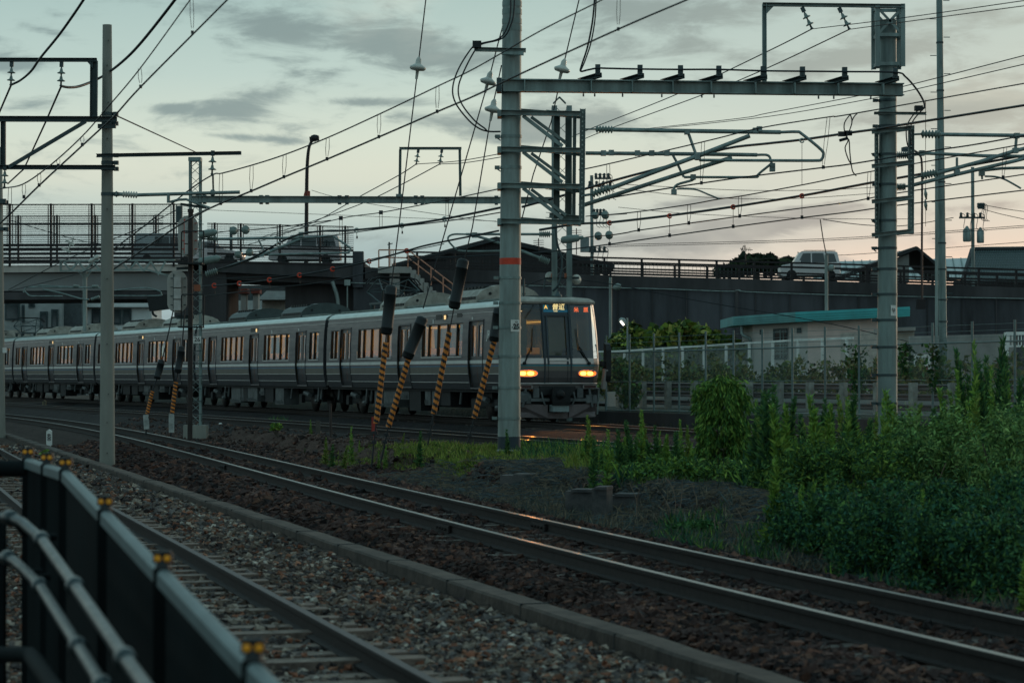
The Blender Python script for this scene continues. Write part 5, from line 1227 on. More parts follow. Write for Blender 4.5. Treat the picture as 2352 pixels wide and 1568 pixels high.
ws = [('upper thin wire from the left slanting insulator down to the left', [(1865, 67), (1764, 118), (1554, 217), (1371, 290), (1300, 320)], 49, 80, 2.2), ('lower thin wire from the right slanting insulator down to the left', [(1951, 68), (1764, 156), (1614, 218), (1408, 293), (1340, 320)], 49, 80, 2.2),
      ('thin wire leaving the left slanting insulator towards the top right corner', [(1865, 67), (2077, 41), (2352, 2), (2400, -5)], 49, 40, 2.2), ('thin wire leaving the right slanting insulator towards the top right corner', [(1951, 68), (2150, 41), (2352, 14), (2400, 7)], 49, 40, 2.2),
      ('upper of the two close thin wires sweeping up behind the gantry to the right', [(1483, 296), (1700, 272), (1764, 260), (1964, 222), (2074, 199), (2352, 128), (2400, 116)], 95, 60, 2), ('lower of the two close thin wires sweeping up behind the gantry to the right', [(1505, 296), (1764, 268), (2017, 224), (2100, 206), (2352, 148), (2400, 137)], 95, 60, 2),
      ('left wire from the portal over the truss beam down to the left', [(956, 377), (917, 402), (829, 450), (700, 520), (560, 565)], 75, 110, 2), ('right wire from the portal over the truss beam down to the left', [(1010, 377), (920, 425), (830, 468), (707, 512), (600, 545)], 75, 110, 2),
      ('upper wire from the truss portal to the big pole', [(956, 377), (1053, 370), (1150, 353)], 75, 66, 2), ('lower wire from the truss portal to the big pole', [(1010, 377), (1068, 374), (1150, 361)], 75, 66, 2),
      ('wire carrying black clips below the truss beam', [(620, 542), (782, 502), (876, 488), (1027, 459), (1150, 433)], 90, 60, 2.4),
      ('thick pipe-like wire with grey rings rising from the mast to the big pole', [(490, 622), (573, 595), (685, 539), (819, 528), (923, 517), (1025, 502), (1149, 477)], 74, 56, 5), ('thin wire just under the thick pipe-like wire', [(685, 552), (871, 526), (1025, 508), (1149, 488)], 74, 56, 2.6),
      ('upper of two far sagging power lines in the right sky', [(1420, 423), (1700, 437), (1900, 436), (2011, 430)], 165, 165, 1.5), ('lower of two far sagging power lines in the right sky', [(1420, 432), (1600, 452), (1800, 457), (2011, 444)], 165, 165, 1.5),
      ('upper of two level power lines above the road railing', [(1378, 563), (1764, 553), (1997, 543), (2352, 518)], 165, 150, 1.5), ('lower of two level power lines above the road railing', [(1378, 567), (1764, 557), (1997, 547), (2352, 522)], 165, 150, 1.5),
      ('thin power line just above the white car roof', [(1700, 597), (1884, 588), (1997, 582), (2352, 556)], 180, 160, 1.4), ('faint service wire falling across the sky right of the pole', [(1420, 476), (1600, 492), (1880, 502), (2100, 503)], 150, 150, 1.3),
      ('wire sagging from the small loop hook past the caged pole', [(1890, 504), (1950, 513), (2008, 518), (2080, 518), (2190, 500)], 140, 140, 2), ('thin wire from the street lamp down to the truss beam', [(716, 437), (760, 450), (860, 470), (1060, 500), (1150, 510)], 140, 120, 1.3),
      ('faint line crossing behind the wires below the truss beam', [(470, 482), (800, 495), (1140, 508)], 190, 190, 1.2), ('distribution line leaving the pole transformer to the upper right', [(2256, 470), (2310, 480), (2360, 487)], 165, 165, 1.6), ('distribution line leaving the pole transformer to the lower right', [(2256, 480), (2300, 492), (2360, 505)], 165, 165, 1.6),
      ('lower ring-strung wire rising from the mast to the stair railing', [(465, 657), (492, 656), (550, 651), (619, 643), (688, 632), (764, 618), (848, 600), (934, 576), (990, 561), (1145, 530)], 78, 62, 4), ('contact wire sloping up from the mast foot past the stairs', [(470, 680), (620, 662), (760, 645), (900, 612), (1000, 585), (1145, 552)], 78, 62, 2.6),
      ('far wire crossing in front of the dark abutment', [(500, 640), (700, 628), (830, 600), (1020, 560)], 95, 85, 2), ('thin wire from bridge end to the left pole', [(20, 505), (165, 548), (230, 560)], 100, 100, 1.8), ('slanting wire with spacers before the bridge parapet', [(20, 665), (130, 607), (230, 562), (330, 520), (410, 480)], 90, 75, 2), ('second slanting wire below the bridge parapet', [(20, 668), (190, 625), (240, 590), (330, 545), (480, 478)], 90, 72, 2)]
WO = {}
for lab, pts, y0, y1, px in ws: WO[lab] = runwire(lab, pts, y0, y1, px, m_wire if px > 1.7 else m_wireb)
def add_parts(o, name, mb, m):
    c = bpy.data.objects.new(name, _mesh(name, mb, m, ORG[o.name])); COL.objects.link(c); c.parent = o; ORG[c.name] = ORG[o.name]
for lab, lst, m, Yr in (('lower ring-strung wire rising from the mast to the stair railing', [(492, 656), (550, 651), (619, 643), (688, 632), (764, 618), (848, 600), (934, 576)], m_orange, 70), ('thick pipe-like wire with grey rings rising from the mast to the big pole', [(819, 529), (923, 518), (1021, 503), (640, 561)], m_porc, 65)):
    for u, v in lst:
        mb = MB(); c = P(u, v, Yr); r = W(4.6, Yr); mb.tube([c + V((r * math.cos(a), 0, r * math.sin(a))) for a in np.linspace(.6, 5.9, 14)], r * .38, 7); add_parts(WO[lab], 'ring', mb, m)
        mb = MB(); mb.tube([P(u, v + 5, Yr), P(u + 1, v + 14, Yr)], W(1.2, Yr) / 2, 5); c = P(u + 1, v + 16, Yr); mb.obox(c, V((.02, 0, 0)), V((0, .02, 0)), V((0, 0, .035))); add_parts(WO[lab], 'hanger', mb, m_wireb)
for u, v in ((783, 501), (875, 488), (1027, 459)):
    mb = MB(); c = P(u, v, 75); mb.obox(c, V((.06, 0, 0)), V((0, .05, 0)), V((0, 0, .06))); 
    for e in (-1, 1): mb.tube([c + V((e * .04, 0, 0)), c + V((e * .04, 0, -.5))], .008, 4)
    add_parts(WO['wire carrying black clips below the truss beam'], 'clip', mb, m_cable)
g3 = 'grey disc insulators in the wires'
for lab, u, v, Yd, r in (('grey disc insulator in the wire, left of two right of the pole 25 bracket', 1367, 495, 58, 9), ('grey disc insulator in the wire, right of two right of the pole 25 bracket', 1390, 494, 58, 10), ('grey disc insulator low in the wire beside the roof, left of two', 1374, 542, 58, 10), ('grey disc insulator low in the wire beside the roof, right of two', 1399, 540, 58, 10), ('disc insulator on the wire before the bridge mesh, left of upper two', 536, 530, 74, 10), ('disc insulator on the wire before the bridge mesh, right of upper two', 564, 528, 74, 10), ('disc insulator before the white car on the bridge, left of lower two', 547, 585, 74, 9), ('disc insulator before the white car on the bridge, right of lower two', 573, 580, 74, 9), ('white disc insulator left of the lattice mast above the cab', 1263, 636, 77, 12), ('white disc insulator right of the lattice mast above the cab', 1324, 642, 77, 12), ('long grey disc insulator on the lamp post stay, upper of two', 2126, 446, 60, 13), ('long grey disc insulator on the lamp post stay, lower of two', 2126, 471, 60, 13)):
    mb = MB(); side = 2120 < u < 2130; c = P(u, v, Yd); disc(mb, c, V((1, -.3, .1)) if side else V((.5, -1, .1)), W(r, Yd)); solo('disc_insulator', mb, m_porcg if not 1260 < u < 1330 else m_porc, lab, 'insulator', g3)
wire('stay_wire', 'stay wire through the two long grey disc insulators beside the lamp post', [(2126, 230, 50), (2126, 430, 60), (2126, 520, 63)], 1.2, m_wireb, smooth=False)
runwire('stay wire through the two white discs down to the fence at right', [(1195, 662), (1255, 640), (1324, 642), (1420, 655), (1600, 690), (1900, 742), (2110, 790)], 78, 85, 2)
runwire('anchor wire through the upper pair of discs on the bridge side', [(500, 534), (536, 530), (620, 524), (760, 506)], 74, 75, 2.4); runwire('anchor wire through the lower pair of discs before the bridge', [(505, 592), (547, 585), (620, 572), (690, 553)], 74, 75, 2.4)
runwire('anchor wire through the upper grey discs beside the pole 25 bracket', [(1345, 497), (1367, 495), (1392, 494), (1440, 491)], 58, 57.5, 2.4); runwire('anchor wire through the lower grey discs beside the roof', [(1345, 545), (1374, 542), (1404, 540), (1440, 534)], 58, 57.5, 2.4)
# ------------------------------------------------------------------ lattice masts, signal, truss beam
def lattice(mb, c0, c1, w, n, leg=.06):
    """square lattice mast between two axis points"""
    c0, c1 = V(c0), V(c1); h = w / 2; cs = [(-h, -h), (h, -h), (h, h), (-h, h)]
    for x, y in cs: mb.angle(c0 + V((x, y, 0)), c1 + V((x, y, 0)), leg, (1, 0, 0))
    for i in range(n):
        a = c0.lerp(c1, i / n); b = c0.lerp(c1, (i + 1) / n)
        for k in range(4):
            x0, y0 = cs[k]; x1, y1 = cs[(k + 1) % 4]
            if i % 2: x0, y0, x1, y1 = x1, y1, x0, y0
            mb.bar(a + V((x0, y0, 0)), b + V((x1, y1, 0)), .014, .05, (0, 1, 0) if y0 == y1 else (1, 0, 0))
Y = 74
m26 = thing('lattice_mast', 'slender steel lattice mast with white plate 26 and an orange mark', 'mast', P(449, 985, Y))
mb = MB(); lattice(mb, P(449.5, 990, Y), P(449, 362, Y), W(23, Y), 30); part('lattice', mb, m_galv, m26)
mb = MB(); c = P(450, 985, Y); mb.box(c.x - .35, c.x + .35, c.y - .3, c.y + .3, -.8, c.z + .12); part('footing', mb, m_conc, m26)
mb = MB(); c = P(448.5, 362, Y); mb.box(c.x - .19, c.x + .19, c.y - .19, c.y + .19, c.z - .12, c.z); part('cap', mb, m_galv, m26)
mb = MB(); c = P(453, 780, Y - .25); mb.box(c.x - W(9, Y), c.x + W(9, Y), c.y - .01, c.y + .01, c.z - W(8, Y), c.z + W(8, Y)); pb = part('number_plate', mb, m_white, m26)
mb = MB(); texto('26', W(14, Y), mb, c - V((0, .014, 0)), (1, 0, 0), (0, 0, 1), bold=.002); part('lettering', mb, m_cable, pb)
mb = MB(); c = P(454, 661, Y - .22); mb.box(c.x - .12, c.x + .08, c.y - .01, c.y + .01, c.z - .10, c.z + .10); part('orange_plate', mb, mat('faded_orange_plate', (.28, .09, .045), .7), m26)
mb = MB()
for k in range(16): c = P(450, 515 + k * 29, Y - .2); mb.bar(c - V((.24, 0, 0)), c + V((.24, 0, 0)), .02, .02)
part('rung', mb, m_galvd, m26)
tbm = thing('gantry_beam', 'long thin steel beam from the lattice mast to the mast above the cab', 'steel beam', P(860, 459, 75))
mb = MB(); mb.ibeam(P(441, 457.5, Y - .2), P(1278, 460.5, 76.7), .2, W(15.5, Y)); part('beam', mb, m_galv, tbm)
mb = MB()
for u in (455, 470, 600, 614, 780, 797, 955, 970, 1140): c = P(u, 450.5 + (u - 441) * .0028, 74.6); mb.box(c.x - .06, c.x + .06, c.y - .12, c.y + .12, c.z - .03, c.z + .03); c = P(u, 467 + (u - 441) * .0028, 74.6); mb.box(c.x - .05, c.x + .05, c.y - .1, c.y + .1, c.z - .02, c.z + .03)
part('bolt_plate', mb, m_galvd, tbm)
por = thing('beam_portal', 'square steel portal standing on the thin beam with two small insulators', 'portal', P(987, 450, 75)); Yq = 75
mb = MB(); mb.cbeam(P(917, 341, Yq), P(1060, 341, Yq), .1, W(6, Yq)); mb.cbeam(P(919.5, 344, Yq), P(918, 450, Yq), .1, W(6, Yq), up=(1, 0, 0)); mb.cbeam(P(1056, 344, Yq), P(1057.5, 450, Yq), .1, W(6, Yq), up=(1, 0, 0)); mb.box(P(910, 0, Yq).x, P(926, 0, Yq).x, Yq - .1, Yq + .1, P(0, 451, Yq).z, P(0, 446, Yq).z); part('hoop', mb, m_galv, por)
hang('insulator', 'left small bell insulator in the square portal', (961, 344, Yq), (956, 378, Yq), 2, 7, 'insulators in the square portal'); hang('insulator', 'right small bell insulator in the square portal', (1015, 344, Yq), (1010, 378, Yq), 2, 7, 'insulators in the square portal')
# rear mast above the cab
lm = thing('lattice_mast', 'steel lattice mast rising behind the cab roof with orange bands', 'mast', P(1285, 950, 77)); Yq = 77
mb = MB(); lattice(mb, V((P(1291, 700, Yq).x, Yq, 0)), P(1290, 245, Yq), W(34, Yq), 22, .17)
c = P(1285, 238, Yq)
for e in (-1, 1): mb.bar(V((c.x + e * .2, c.y, c.z)), V((c.x, c.y, c.z + .2)), .3, .03)
part('lattice', mb, m_galv, lm)
mb = MB(); c = P(1286, 634, Yq)
for e in (-1, 1): mb.box(c.x + e * W(15, Yq) - .07, c.x + e * W(15, Yq) + .07, c.y - W(15, Yq) - .08, c.y - W(15, Yq) + .07, c.z - .08, c.z + .08)
part('orange_band', mb, mat('faded_orange_paint', (.38, .12, .06), .7), lm)
mb = MB(); beamP(mb, (1250, 640, Yq - .3), (1330, 638, Yq - .3), 5, .08); mb.tube(smooth_path([P(1276, 520, 76.4), P(1280, 560, 76.4), P(1291, 600, 76.4), P(1284, 650, 76.4), P(1270, 668, 76.5)], 5), .04, 6); mb.tube([P(1252, 642, 76.5), P(1249, 662, 76.5)], .03, 6); part('clamp_and_cable', mb, m_galvd, lm)
mb = MB(); mb.lathe(P(1288, 552, 76), P(1340, 545, 76) - P(1288, 552, 76), [(.05, 0), (.11, .05), (.13, .3), (.11, .55), (.06, .6), (.05, .72)], 14); part('surge_arrester', mb, m_porcg, lm)
mb = MB(); c = P(1343, 562, 78); mb.box(c.x - .14, c.x + .14, c.y - .12, c.y + .12, c.z - .24, c.z + .24); part('switch_box', mb, mat('pale_blue_grey_box', (.22, .27, .27), .6), lm)
cantilever('small cantilever reaching left from the mast behind the cab over the train roof', 76.5, [(5, [(1264, 538), (1270, 538)]), (6, [(1238, 538), (1070, 538)]), (4.5, [(1070, 538), (1044, 538), (1032, 542), (1029, 548), (1032, 556), (1046, 571), (1056, 576), (1100, 577), (1150, 576)]), (6.5, [(1239, 592), (1170, 565), (1091, 541)])], [((1238, 538), (1264, 538), 8), ((1239, 592), (1262, 602), 8)], [(1090, 540)], m_galv)
cantilever('small cantilever reaching right from the slender lattice mast before the bridge', 73.6, [(6.5, [(501, 549), (692, 546)]), (5, [(692, 546), (759, 543), (768, 545), (800, 566), (805, 572), (799, 580), (785, 581), (615, 585)]), (7, [(499, 622), (600, 586), (690, 549)]), (4, [(594, 551), (605, 573)]), (4, [(460, 549), (478, 549)])], [((476, 548), (501, 549), 7.5), ((472, 631), (499, 622), 8)], [(692, 539), (601, 584)])
for lab, a, b in (('upper grey-green sleeve insulator on the slender lattice mast', (457, 540), (500, 532)), ('lower grey-green sleeve insulator on the slender lattice mast', (457, 602), (508, 592))):
    mb = MB(); p, q = P(*a, 73.4), P(*b, 73.4); L_ = (q - p).length; mb.lathe(p, q - p, [(.08, 0), (.12, .04), (.12, L_ * .55), (.11, L_ * .6), (.11, L_ * .82), (.05, L_ * .95), (.02, L_)], 16); solo('sleeve_insulator', mb, m_porcg, lab, 'insulator', 'sleeve insulators')
# signal seen from behind
Y = 70; m_sig = mat('signal_back_plate', (.40, .385, .35), .7, .1, .12, 2); m_post = mat('rusty_brown_post', (.040, .030, .027), .7, .2, .3, 4)
sg_ = thing('railway_signal', 'railway signal seen from behind, two pale oval back plates on a brown post', 'railway signal', P(438, 1000, Y))
mb = MB(); mb.tube([V((P(438, 0, Y).x, Y, -.7)), P(438, 484, Y)], W(11.5, Y) / 2, 14); mb.lathe(P(438, 488, Y), (0, 0, 1), [(.09, 0), (.09, .1)], 14); part('post', mb, m_post, sg_)
def oval(u0, u1, v0, v1, yy):
    c = P((u0 + u1) / 2, (v0 + v1) / 2, yy); w_, h_ = W(u1 - u0, yy) / 2, W(v1 - v0, yy) / 2; pts = []
    for k in range(28): a = 2 * math.pi * k / 28; pts.append(V((c.x + w_ * math.cos(a), c.y, c.z + math.copysign(h_ - w_, math.sin(a)) + w_ * math.sin(a))))
    return pts
for (u0, u1, v0, v1) in ((409, 455, 495, 590), (384, 430, 621, 718)):
    mb = MB(); mb.prism(oval(u0, u1, v0, v1, Y + .28), (0, -.02, 0)); hd = part('signal_head', mb, m_sig, sg_)
    mb = MB(); 
    for k in range(3): c = P(u0 + 24, v0 + 14 + (k + .5) * (v1 - v0 - 18) / 3, Y + .16); mb.box(c.x - W(8, Y), c.x + W(8, Y), c.y - .1, c.y + .1, c.z - W((v1 - v0 - 22) / 6.3, Y), c.z + W((v1 - v0 - 22) / 6.3, Y))
    part('lamp_housing', mb, mat('signal_housing', (.46, .45, .42), .6), hd)
    mb = MB()
    for k in range(4):
        for du in (8, 38): c = P(u0 + du, v0 + 18 + k * (v1 - v0 - 36) / 3, Y + .24); mb.tube([c, c + V((.07, -.05, 0))], .012, 5)
    mb.bar(P(u0 + 15, v0 + 8, Y + .25), P(u0 + 15, v1 - 8, Y + .25), .03, .03, (1, 0, 0)); part('bracket', mb, m_orange if u0 > 400 else m_galvd, hd)
mb = MB()
for va, vb in ((531, 606), (676, 751)):
    r = .022; p = [P(468, va, Y - .2), P(420, va, Y - .45), P(417, va + 3, Y - .45), P(416, vb, Y - .45), P(468, vb, Y - .2)]; mb.tube(p, r, 6); mb.tube([P(468, va, Y - .2), P(467, vb, Y - .2)], r, 6); mb.box(P(415, 0, Y).x, P(470, 0, Y).x, Y - .5, Y + .05, P(0, vb + 2, Y).z, P(0, vb - 1, Y).z)
part('service_cage', mb, m_black, sg_)
mb = MB(); beamP(mb, (414, 469, Y), (474, 477, Y), 6, .08); beamP(mb, (405, 617, Y), (445, 615, Y), 6, .08); beamP(mb, (405, 728, Y), (445, 728, Y), 9, .1); mb.lathe(P(411.5, 510, Y + 2), (0, 0, 1), [(W(8, Y), 0), (W(8, Y), W(38, Y))], 14); part('cross_arm', mb, m_galvd, sg_)
# truss beam with its tube column, far left
Y = 118; ts = thing('truss_beam', 'zigzag truss beam on a tube column in front of the bridge', 'truss', P(193, 745, Y))
mb = MB(); 
def tp(u, v, d=0): return P(u, v, Y + d)
for d in (-.35, .35):
    mb.bar(tp(138, 599.5, d), tp(402, 597, d), .12, W(4, Y)); mb.bar(tp(138, 622, d), tp(336, 619, d), .12, W(4, Y)); mb.bar(tp(336, 619, d), tp(388, 633, d), .12, W(4, Y)); mb.bar(tp(140, 599, d), tp(140, 623, d), .1, .12, (1, 0, 0))
    us = np.linspace(146, 380, 15)
    for i, (a, b) in enumerate(zip(us, us[1:])): 
        lo = 621 if b < 340 else 621 + (b - 336) * .24
        mb.bar(tp(a, 601 if i % 2 == 0 else lo, d), tp(b, lo if i % 2 == 0 else 601, d), .09, .1, (0, 1, 0))
part('truss', mb, m_galvl, ts); mb = MB(); mb.tube([tp(195, 760), tp(195, 624)], W(10, Y) / 2, 12); mb.bar(tp(195, 640), tp(182, 624), .1, .1, (0, 1, 0)); mb.bar(tp(195, 640), tp(208, 624), .1, .1, (0, 1, 0)); part('column', mb, m_galvl, ts)
sh = thing('dark_hood', 'black hooded box hanging below the truss beam', 'signal box', tp(362, 700)); mb = MB(); mb.prism([tp(337, 682), tp(392, 674), tp(392, 708), tp(343, 714)], (0, .9, 0)); mb.tube([tp(350, 714), tp(352, 722), tp(360, 727)], .06, 6); part('hood', mb, m_black, sh)
cantilever('far cantilever with ribbed insulators and red-tipped pipe left of the concrete pole', 108, [(3.5, [(54, 672), (60, 660), (75, 659), (150, 660), (230, 661)]), (3.5, [(54, 666), (66, 678), (72, 680), (144, 680)]), (4, [(98, 664), (140, 673), (185, 686), (205, 688)]), (3, [(88, 655), (140, 658), (220, 661)]), (3, [(262, 667), (330, 661), (365, 668), (370, 674), (362, 679), (260, 679)])], [((168, 657), (182, 658), 4), ((211, 658), (226, 658), 4), ((209, 688), (229, 681), 4)])
for v, lab in ((558, 'small spacer clip on the slanting wire, upper'), (575, 'small spacer clip on the slanting wire, lower')): mb = MB(); c = P(165 - (v - 558) * .5, v, 100); mb.bar(c - V((.25, 0, -.1)), c + V((.1, 0, -.08)), .06, .1); mb.bar(c, c + V((.08, 0, .25)), .05, .05); solo('wire_spacer', mb, m_porc, lab, 'wire clip', 'wire spacer clips')
mb = MB(); rod_insul(mb, P(204, 602, 95), P(228, 588, 95), 2, .1); solo('rod_insulator', mb, m_porc, 'two-part pale rod insulator on the slanting wire at the concrete pole', 'insulator')
# ------------------------------------------------------------------ road bridge, ramp wall and what stands on it
YB = 150
m_brg = mat('bridge_pale_concrete', (.44, .40, .36), .9, 0, .2, .5, 0, (1, 1, .2)); m_gird = mat('bridge_girder_paint', (.20, .205, .20), .8, 0, .12, .3)
m_wall = mat('dark_stained_retaining_wall', (.068, .073, .082), .95, 0, .45, .35, .3, (1, 1, .18), stain=(.022, .022, .024)); m_wall2 = mat('ramp_parapet', (.055, .053, .055), .95, 0, .4, .4, .3, (1, 1, .2))
m_rail = mat('dark_brown_bridge_rail', (.016, .013, .014), .6, .2, .2, 2); m_asph = mat('asphalt', (.05, .05, .052), .9, 0, .15, 2)
br = thing('road_bridge', 'road bridge with pale concrete edge and grey girder spanning the tracks at left', 'bridge', P(250, 690, YB))
def slab(mb, u0, v0a, v1a, u1, v0b, v1b, d0, d1, mi=0):
    a, b, c, d = P(u0, v0a, YB + d0), P(u1, v0b, YB + d0), P(u1, v1b, YB + d0), P(u0, v1a, YB + d0); mb.prism([a, b, c, d], (0, d1 - d0, 0), mi)
mb = MB(); slab(mb, -260, 612, 628, 475, 606, 622, 0, 9); part('deck', mb, m_brg, br)
mb = MB(); slab(mb, -260, 629, 669, 400, 626, 667, .35, 1.0); slab(mb, -260, 629, 675, 470, 626, 673, 3, 3.4); slab(mb, -260, 629, 675, 470, 626, 673, 6, 6.4); part('girder', mb, m_gird, br)
mb = MB(); slab(mb, -260, 672, 690, 402, 669, 686, .2, 8.4); slab(mb, 400, 620, 900, 520, 620, 900, .3, 7); part('abutment', mb, m_wall2, br)
mb = MB(); slab(mb, 440, 600, 622, 838, 604, 640, 0, 9); slab(mb, 470, 622, 640, 838, 636, 655, .5, 8.5); part('dark_span', mb, m_wall2, br)
mb = MB(); slab(mb, 655, 640, 900, 840, 640, 900, 2, 6); part('dark_abutment', mb, m_wall2, br)
mb = MB(); slab(mb, 810, 577, 660, 834, 577, 660, -.2, .6); part('end_pillar', mb, m_wall, br)
# mesh fence on the bridge, near and far rows
m_bmesh = meshmat('bridge_wire_mesh', (.02, .03, .032), 'rows', .135, .022)
def uvplane(name, corners, m, parent, w_, h_):
    me = bpy.data.meshes.new(name); o_ = V(ORG[parent.name]); me.from_pydata([tuple(V(c) - o_) for c in corners], [], [(0, 1, 2, 3)]); uv = me.uv_layers.new(name='UVMap')
    for l, q in zip(uv.data, ((0, 0), (w_, 0), (w_, h_), (0, h_))): l.uv = q
    me.materials.append(m); o = bpy.data.objects.new(name, me); COL.objects.link(o); o.parent = parent; ORG[o.name] = ORG[parent.name]; return o
def bfence(lab, dY, posts, u0, u1, top0, top1, bot, rails, pw=10):
    t = thing('mesh_fence', lab, 'fence', P(u0, bot, YB + dY)); Yf = YB + dY; tv = lambda u: top0 + (top1 - top0) * (u - u0) / (u1 - u0)
    for u in posts:
        mb = MB(); mb.bar(P(u, tv(u) - 2, Yf), P(u, bot, Yf), W(pw, Yf) * .62, .12, (1, 0, 0)); 
        for e in (-1, 1): mb.bar(P(u + e * pw * .62, tv(u), Yf), P(u + e * pw * .62, bot - 45, Yf), W(2, Yf), .05, (1, 0, 0))
        part('post', mb, m_rail, t)
    mb = MB()
    for v, h in rails: mb.bar(P(u0, v + tv(u0) - top0, Yf - .1), P(u1, v + tv(u1) - top0, Yf - .1), .1, W(h, Yf))
    part('rail', mb, m_rail, t)
    a, b, c, d = P(u0, bot, Yf), P(u1, bot, Yf), P(u1, tv(u1), Yf), P(u0, tv(u0), Yf); uvplane('wire_mesh', (a, b, c, d), m_bmesh, t, (b - a).length, (d - a).length); return t
bfence('tall mesh fence along the near edge of the bridge at left', 0, (-70, 22.5, 117, 210.5, 304, 399), -110, 440, 470, 469, 612, [(470, 2), (515, 3), (541, 3), (563, 6), (573, 6), (584, 3.5), (593, 5), (603, 5)])
bfence('lower mesh fence along the far edge of the bridge at left', 8, (-45, 42, 131, 219, 358), -110, 375, 497, 495, 604, [(497, 2), (541, 2.5), (563, 5), (572, 5), (583, 4), (600, 5)], 9)
bfence('mesh fence along the bridge edge above the dark span', .1, (493, 553, 643, 735, 793), 476, 812, 513, 521, 606, [(513, 2), (561, 3), (567, 5), (582, 5), (600, 4)])
# the ramp: wall, parapet, pipe, carriageway, railing
WP = [(812, 613), (944, 620), (1144, 623), (1320, 631), (1909, 647), (2352, 661), (2600, 669)]
rw = thing('ramp_wall', 'long dark stained concrete wall carrying the road ramp behind the train', 'wall', P(1500, 900, YB))
mb = MB(); bot = -.4
for i, ((u0, v0), (u1, v1)) in enumerate(zip(WP, WP[1:])):
    a, b = P(u0, v0, YB + .12), P(u1, v1, YB + .12); mb.prism([V((a.x, a.y, bot)), V((b.x, b.y, bot)), b, a], (0, 1.0, 0))
part('wall_face', mb, m_wall, rw)
mb = MB()
for (u0, v0), (u1, v1) in zip(WP, WP[1:]): a, b = P(u0, v0, YB), P(u1, v1, YB); h = W(26, YB); mb.prism([a - V((0, 0, h)), b - V((0, 0, h)), b + V((0, 0, .03)), a + V((0, 0, .03))], (0, .1, 0)); mb.prism([a + V((0, .3, -.35)), b + V((0, .3, -.35)), b + V((0, .3, -.5)), a + V((0, .3, -.5))], (0, 9, 0))
part('parapet', mb, m_wall2, rw)
mb = MB()
for u in range(1340, 2352, 79): v = float(np.interp(u, [p[0] for p in WP], [p[1] for p in WP])); mb.bar(P(u, v + 26, YB + .08), V((P(u, v, YB).x, YB + .08, 0)), .12, .06, (1, 0, 0))
mb.bar(P(1692, 668, YB - .1), V((P(1692, 0, YB).x, YB - .1, 0)), .26, .2, (1, 0, 0)); part('pilaster', mb, m_wall2, rw)
mb = MB(); mb.tube(smooth_path([P(u, v, YB - .2) for u, v in ((1200, 655), (1320, 659), (1500, 663), (1670, 669), (1690, 667), (1700, 666), (1716, 670), (1909, 677), (2040, 680), (2352, 686), (2500, 690))], 4), W(2.6, YB) / 2, 6); part('conduit', mb, m_galvl, rw)
mb = MB(); mb.tube(smooth_path([P(u, v, YB - .3) for u, v in ((763, 646), (768, 660), (772, 672), (776, 690), (778, 720))], 4), .12, 8); part('drain_pipe', mb, m_galvl, rw)
def guardrail(lab, dY, lift, u0, u1, step, hts, off=0):
    t = thing('road_railing', lab, 'railing', P(u0, 600, YB + dY)); wv_ = lambda u: float(np.interp(u, [p[0] for p in WP], [p[1] for p in WP])); Yf = YB + dY
    us = list(range(u0, u1 + 1, 44))
    for h, th in hts:
        mb = MB()
        for a, b in zip(us, us[1:]): mb.bar(P(a, wv_(a) - h + off, Yf), P(b, wv_(b) - h + off, Yf), .09, W(th, Yf))
        part('rail', mb, m_rail, t)
    u = u0 + 20
    while u < u1: mb = MB(); mb.bar(P(u, wv_(u) - hts[0][0] - 1 + off, Yf + .05), P(u, wv_(u) + off, Yf + .05), W(7, Yf), .14, (1, 0, 0)); part('post', mb, m_rail, t); u += step
    return t
guardrail('dark brown railing along the top of the ramp wall', .05, 0, 938, 2500, 86, [(41, 4), (31, 4.5), (17, 4), (6, 3)])
gr2 = guardrail('second dark railing on the far side of the ramp road', 8, 0, 938, 2500, 74, [(30, 3), (14, 4), (7, 3)], 3)
mb = MB()
for k in range(130): u = 1330 + k * 9; v = float(np.interp(u, [p[0] for p in WP], [p[1] for p in WP])); mb.bar(P(u, v - 27, YB + 8), P(u, v - 6, YB + 8), .02, .02, (1, 0, 0))
part('baluster', mb, m_galv, gr2)
# stairs up to the ramp
m_sw = mat('grey_stair_concrete', (.30, .29, .27), .9, 0, .2, 1, .2); m_peach = mat('faded_peach_handrail', (.50, .23, .15), .7, 0, .2, 3); Ys = 148
stt = thing('concrete_stairs', 'grey concrete stairs with faded peach handrail against the ramp wall', 'stairs', P(930, 690, Ys)); mb = MB()
a = P(868, 624, Ys); b = P(943, 612, Ys); mb.prism([P(868, 627, Ys), P(943, 627, Ys), P(943, 612, Ys), P(868, 612, Ys)], (0, 1.8, 0)); mb.prism([P(895, 627, Ys + .3), P(918, 627, Ys + .3), P(918, 760, Ys + .3), P(895, 760, Ys + .3)], (0, 1, 0))
n = 6
for k in range(n): u = 943 + k * 9.5; v = 620 + k * 9.5; mb.prism([P(u, v + 20, Ys), P(u + 11, v + 30, Ys), P(u + 11, v, Ys), P(u, v, Ys)], (0, 1.6, 0))
part('steps', mb, m_sw, stt); mb = MB(); r = .045
for d in (0, 1.5):
    mb.tube([P(870, 574, Ys + d), P(937, 574, Ys + d), P(1046, 657, Ys + d)], r, 6); mb.tube([P(870, 591, Ys + d), P(937, 592, Ys + d), P(1038, 668, Ys + d)], r, 6)
    for u, v in ((870, 574), (894, 574), (937, 574), (961, 592), (990, 615), (1018, 636), (1040, 653)): mb.tube([P(u, v, Ys + d), P(u, v + 40, Ys + d)], r, 6)
for u in (894, 898, 903, 908): mb.tube([P(u, 574, Ys + .2), P(u, 612, Ys + .2)], .025, 5)
part('handrail', mb, m_peach, stt)
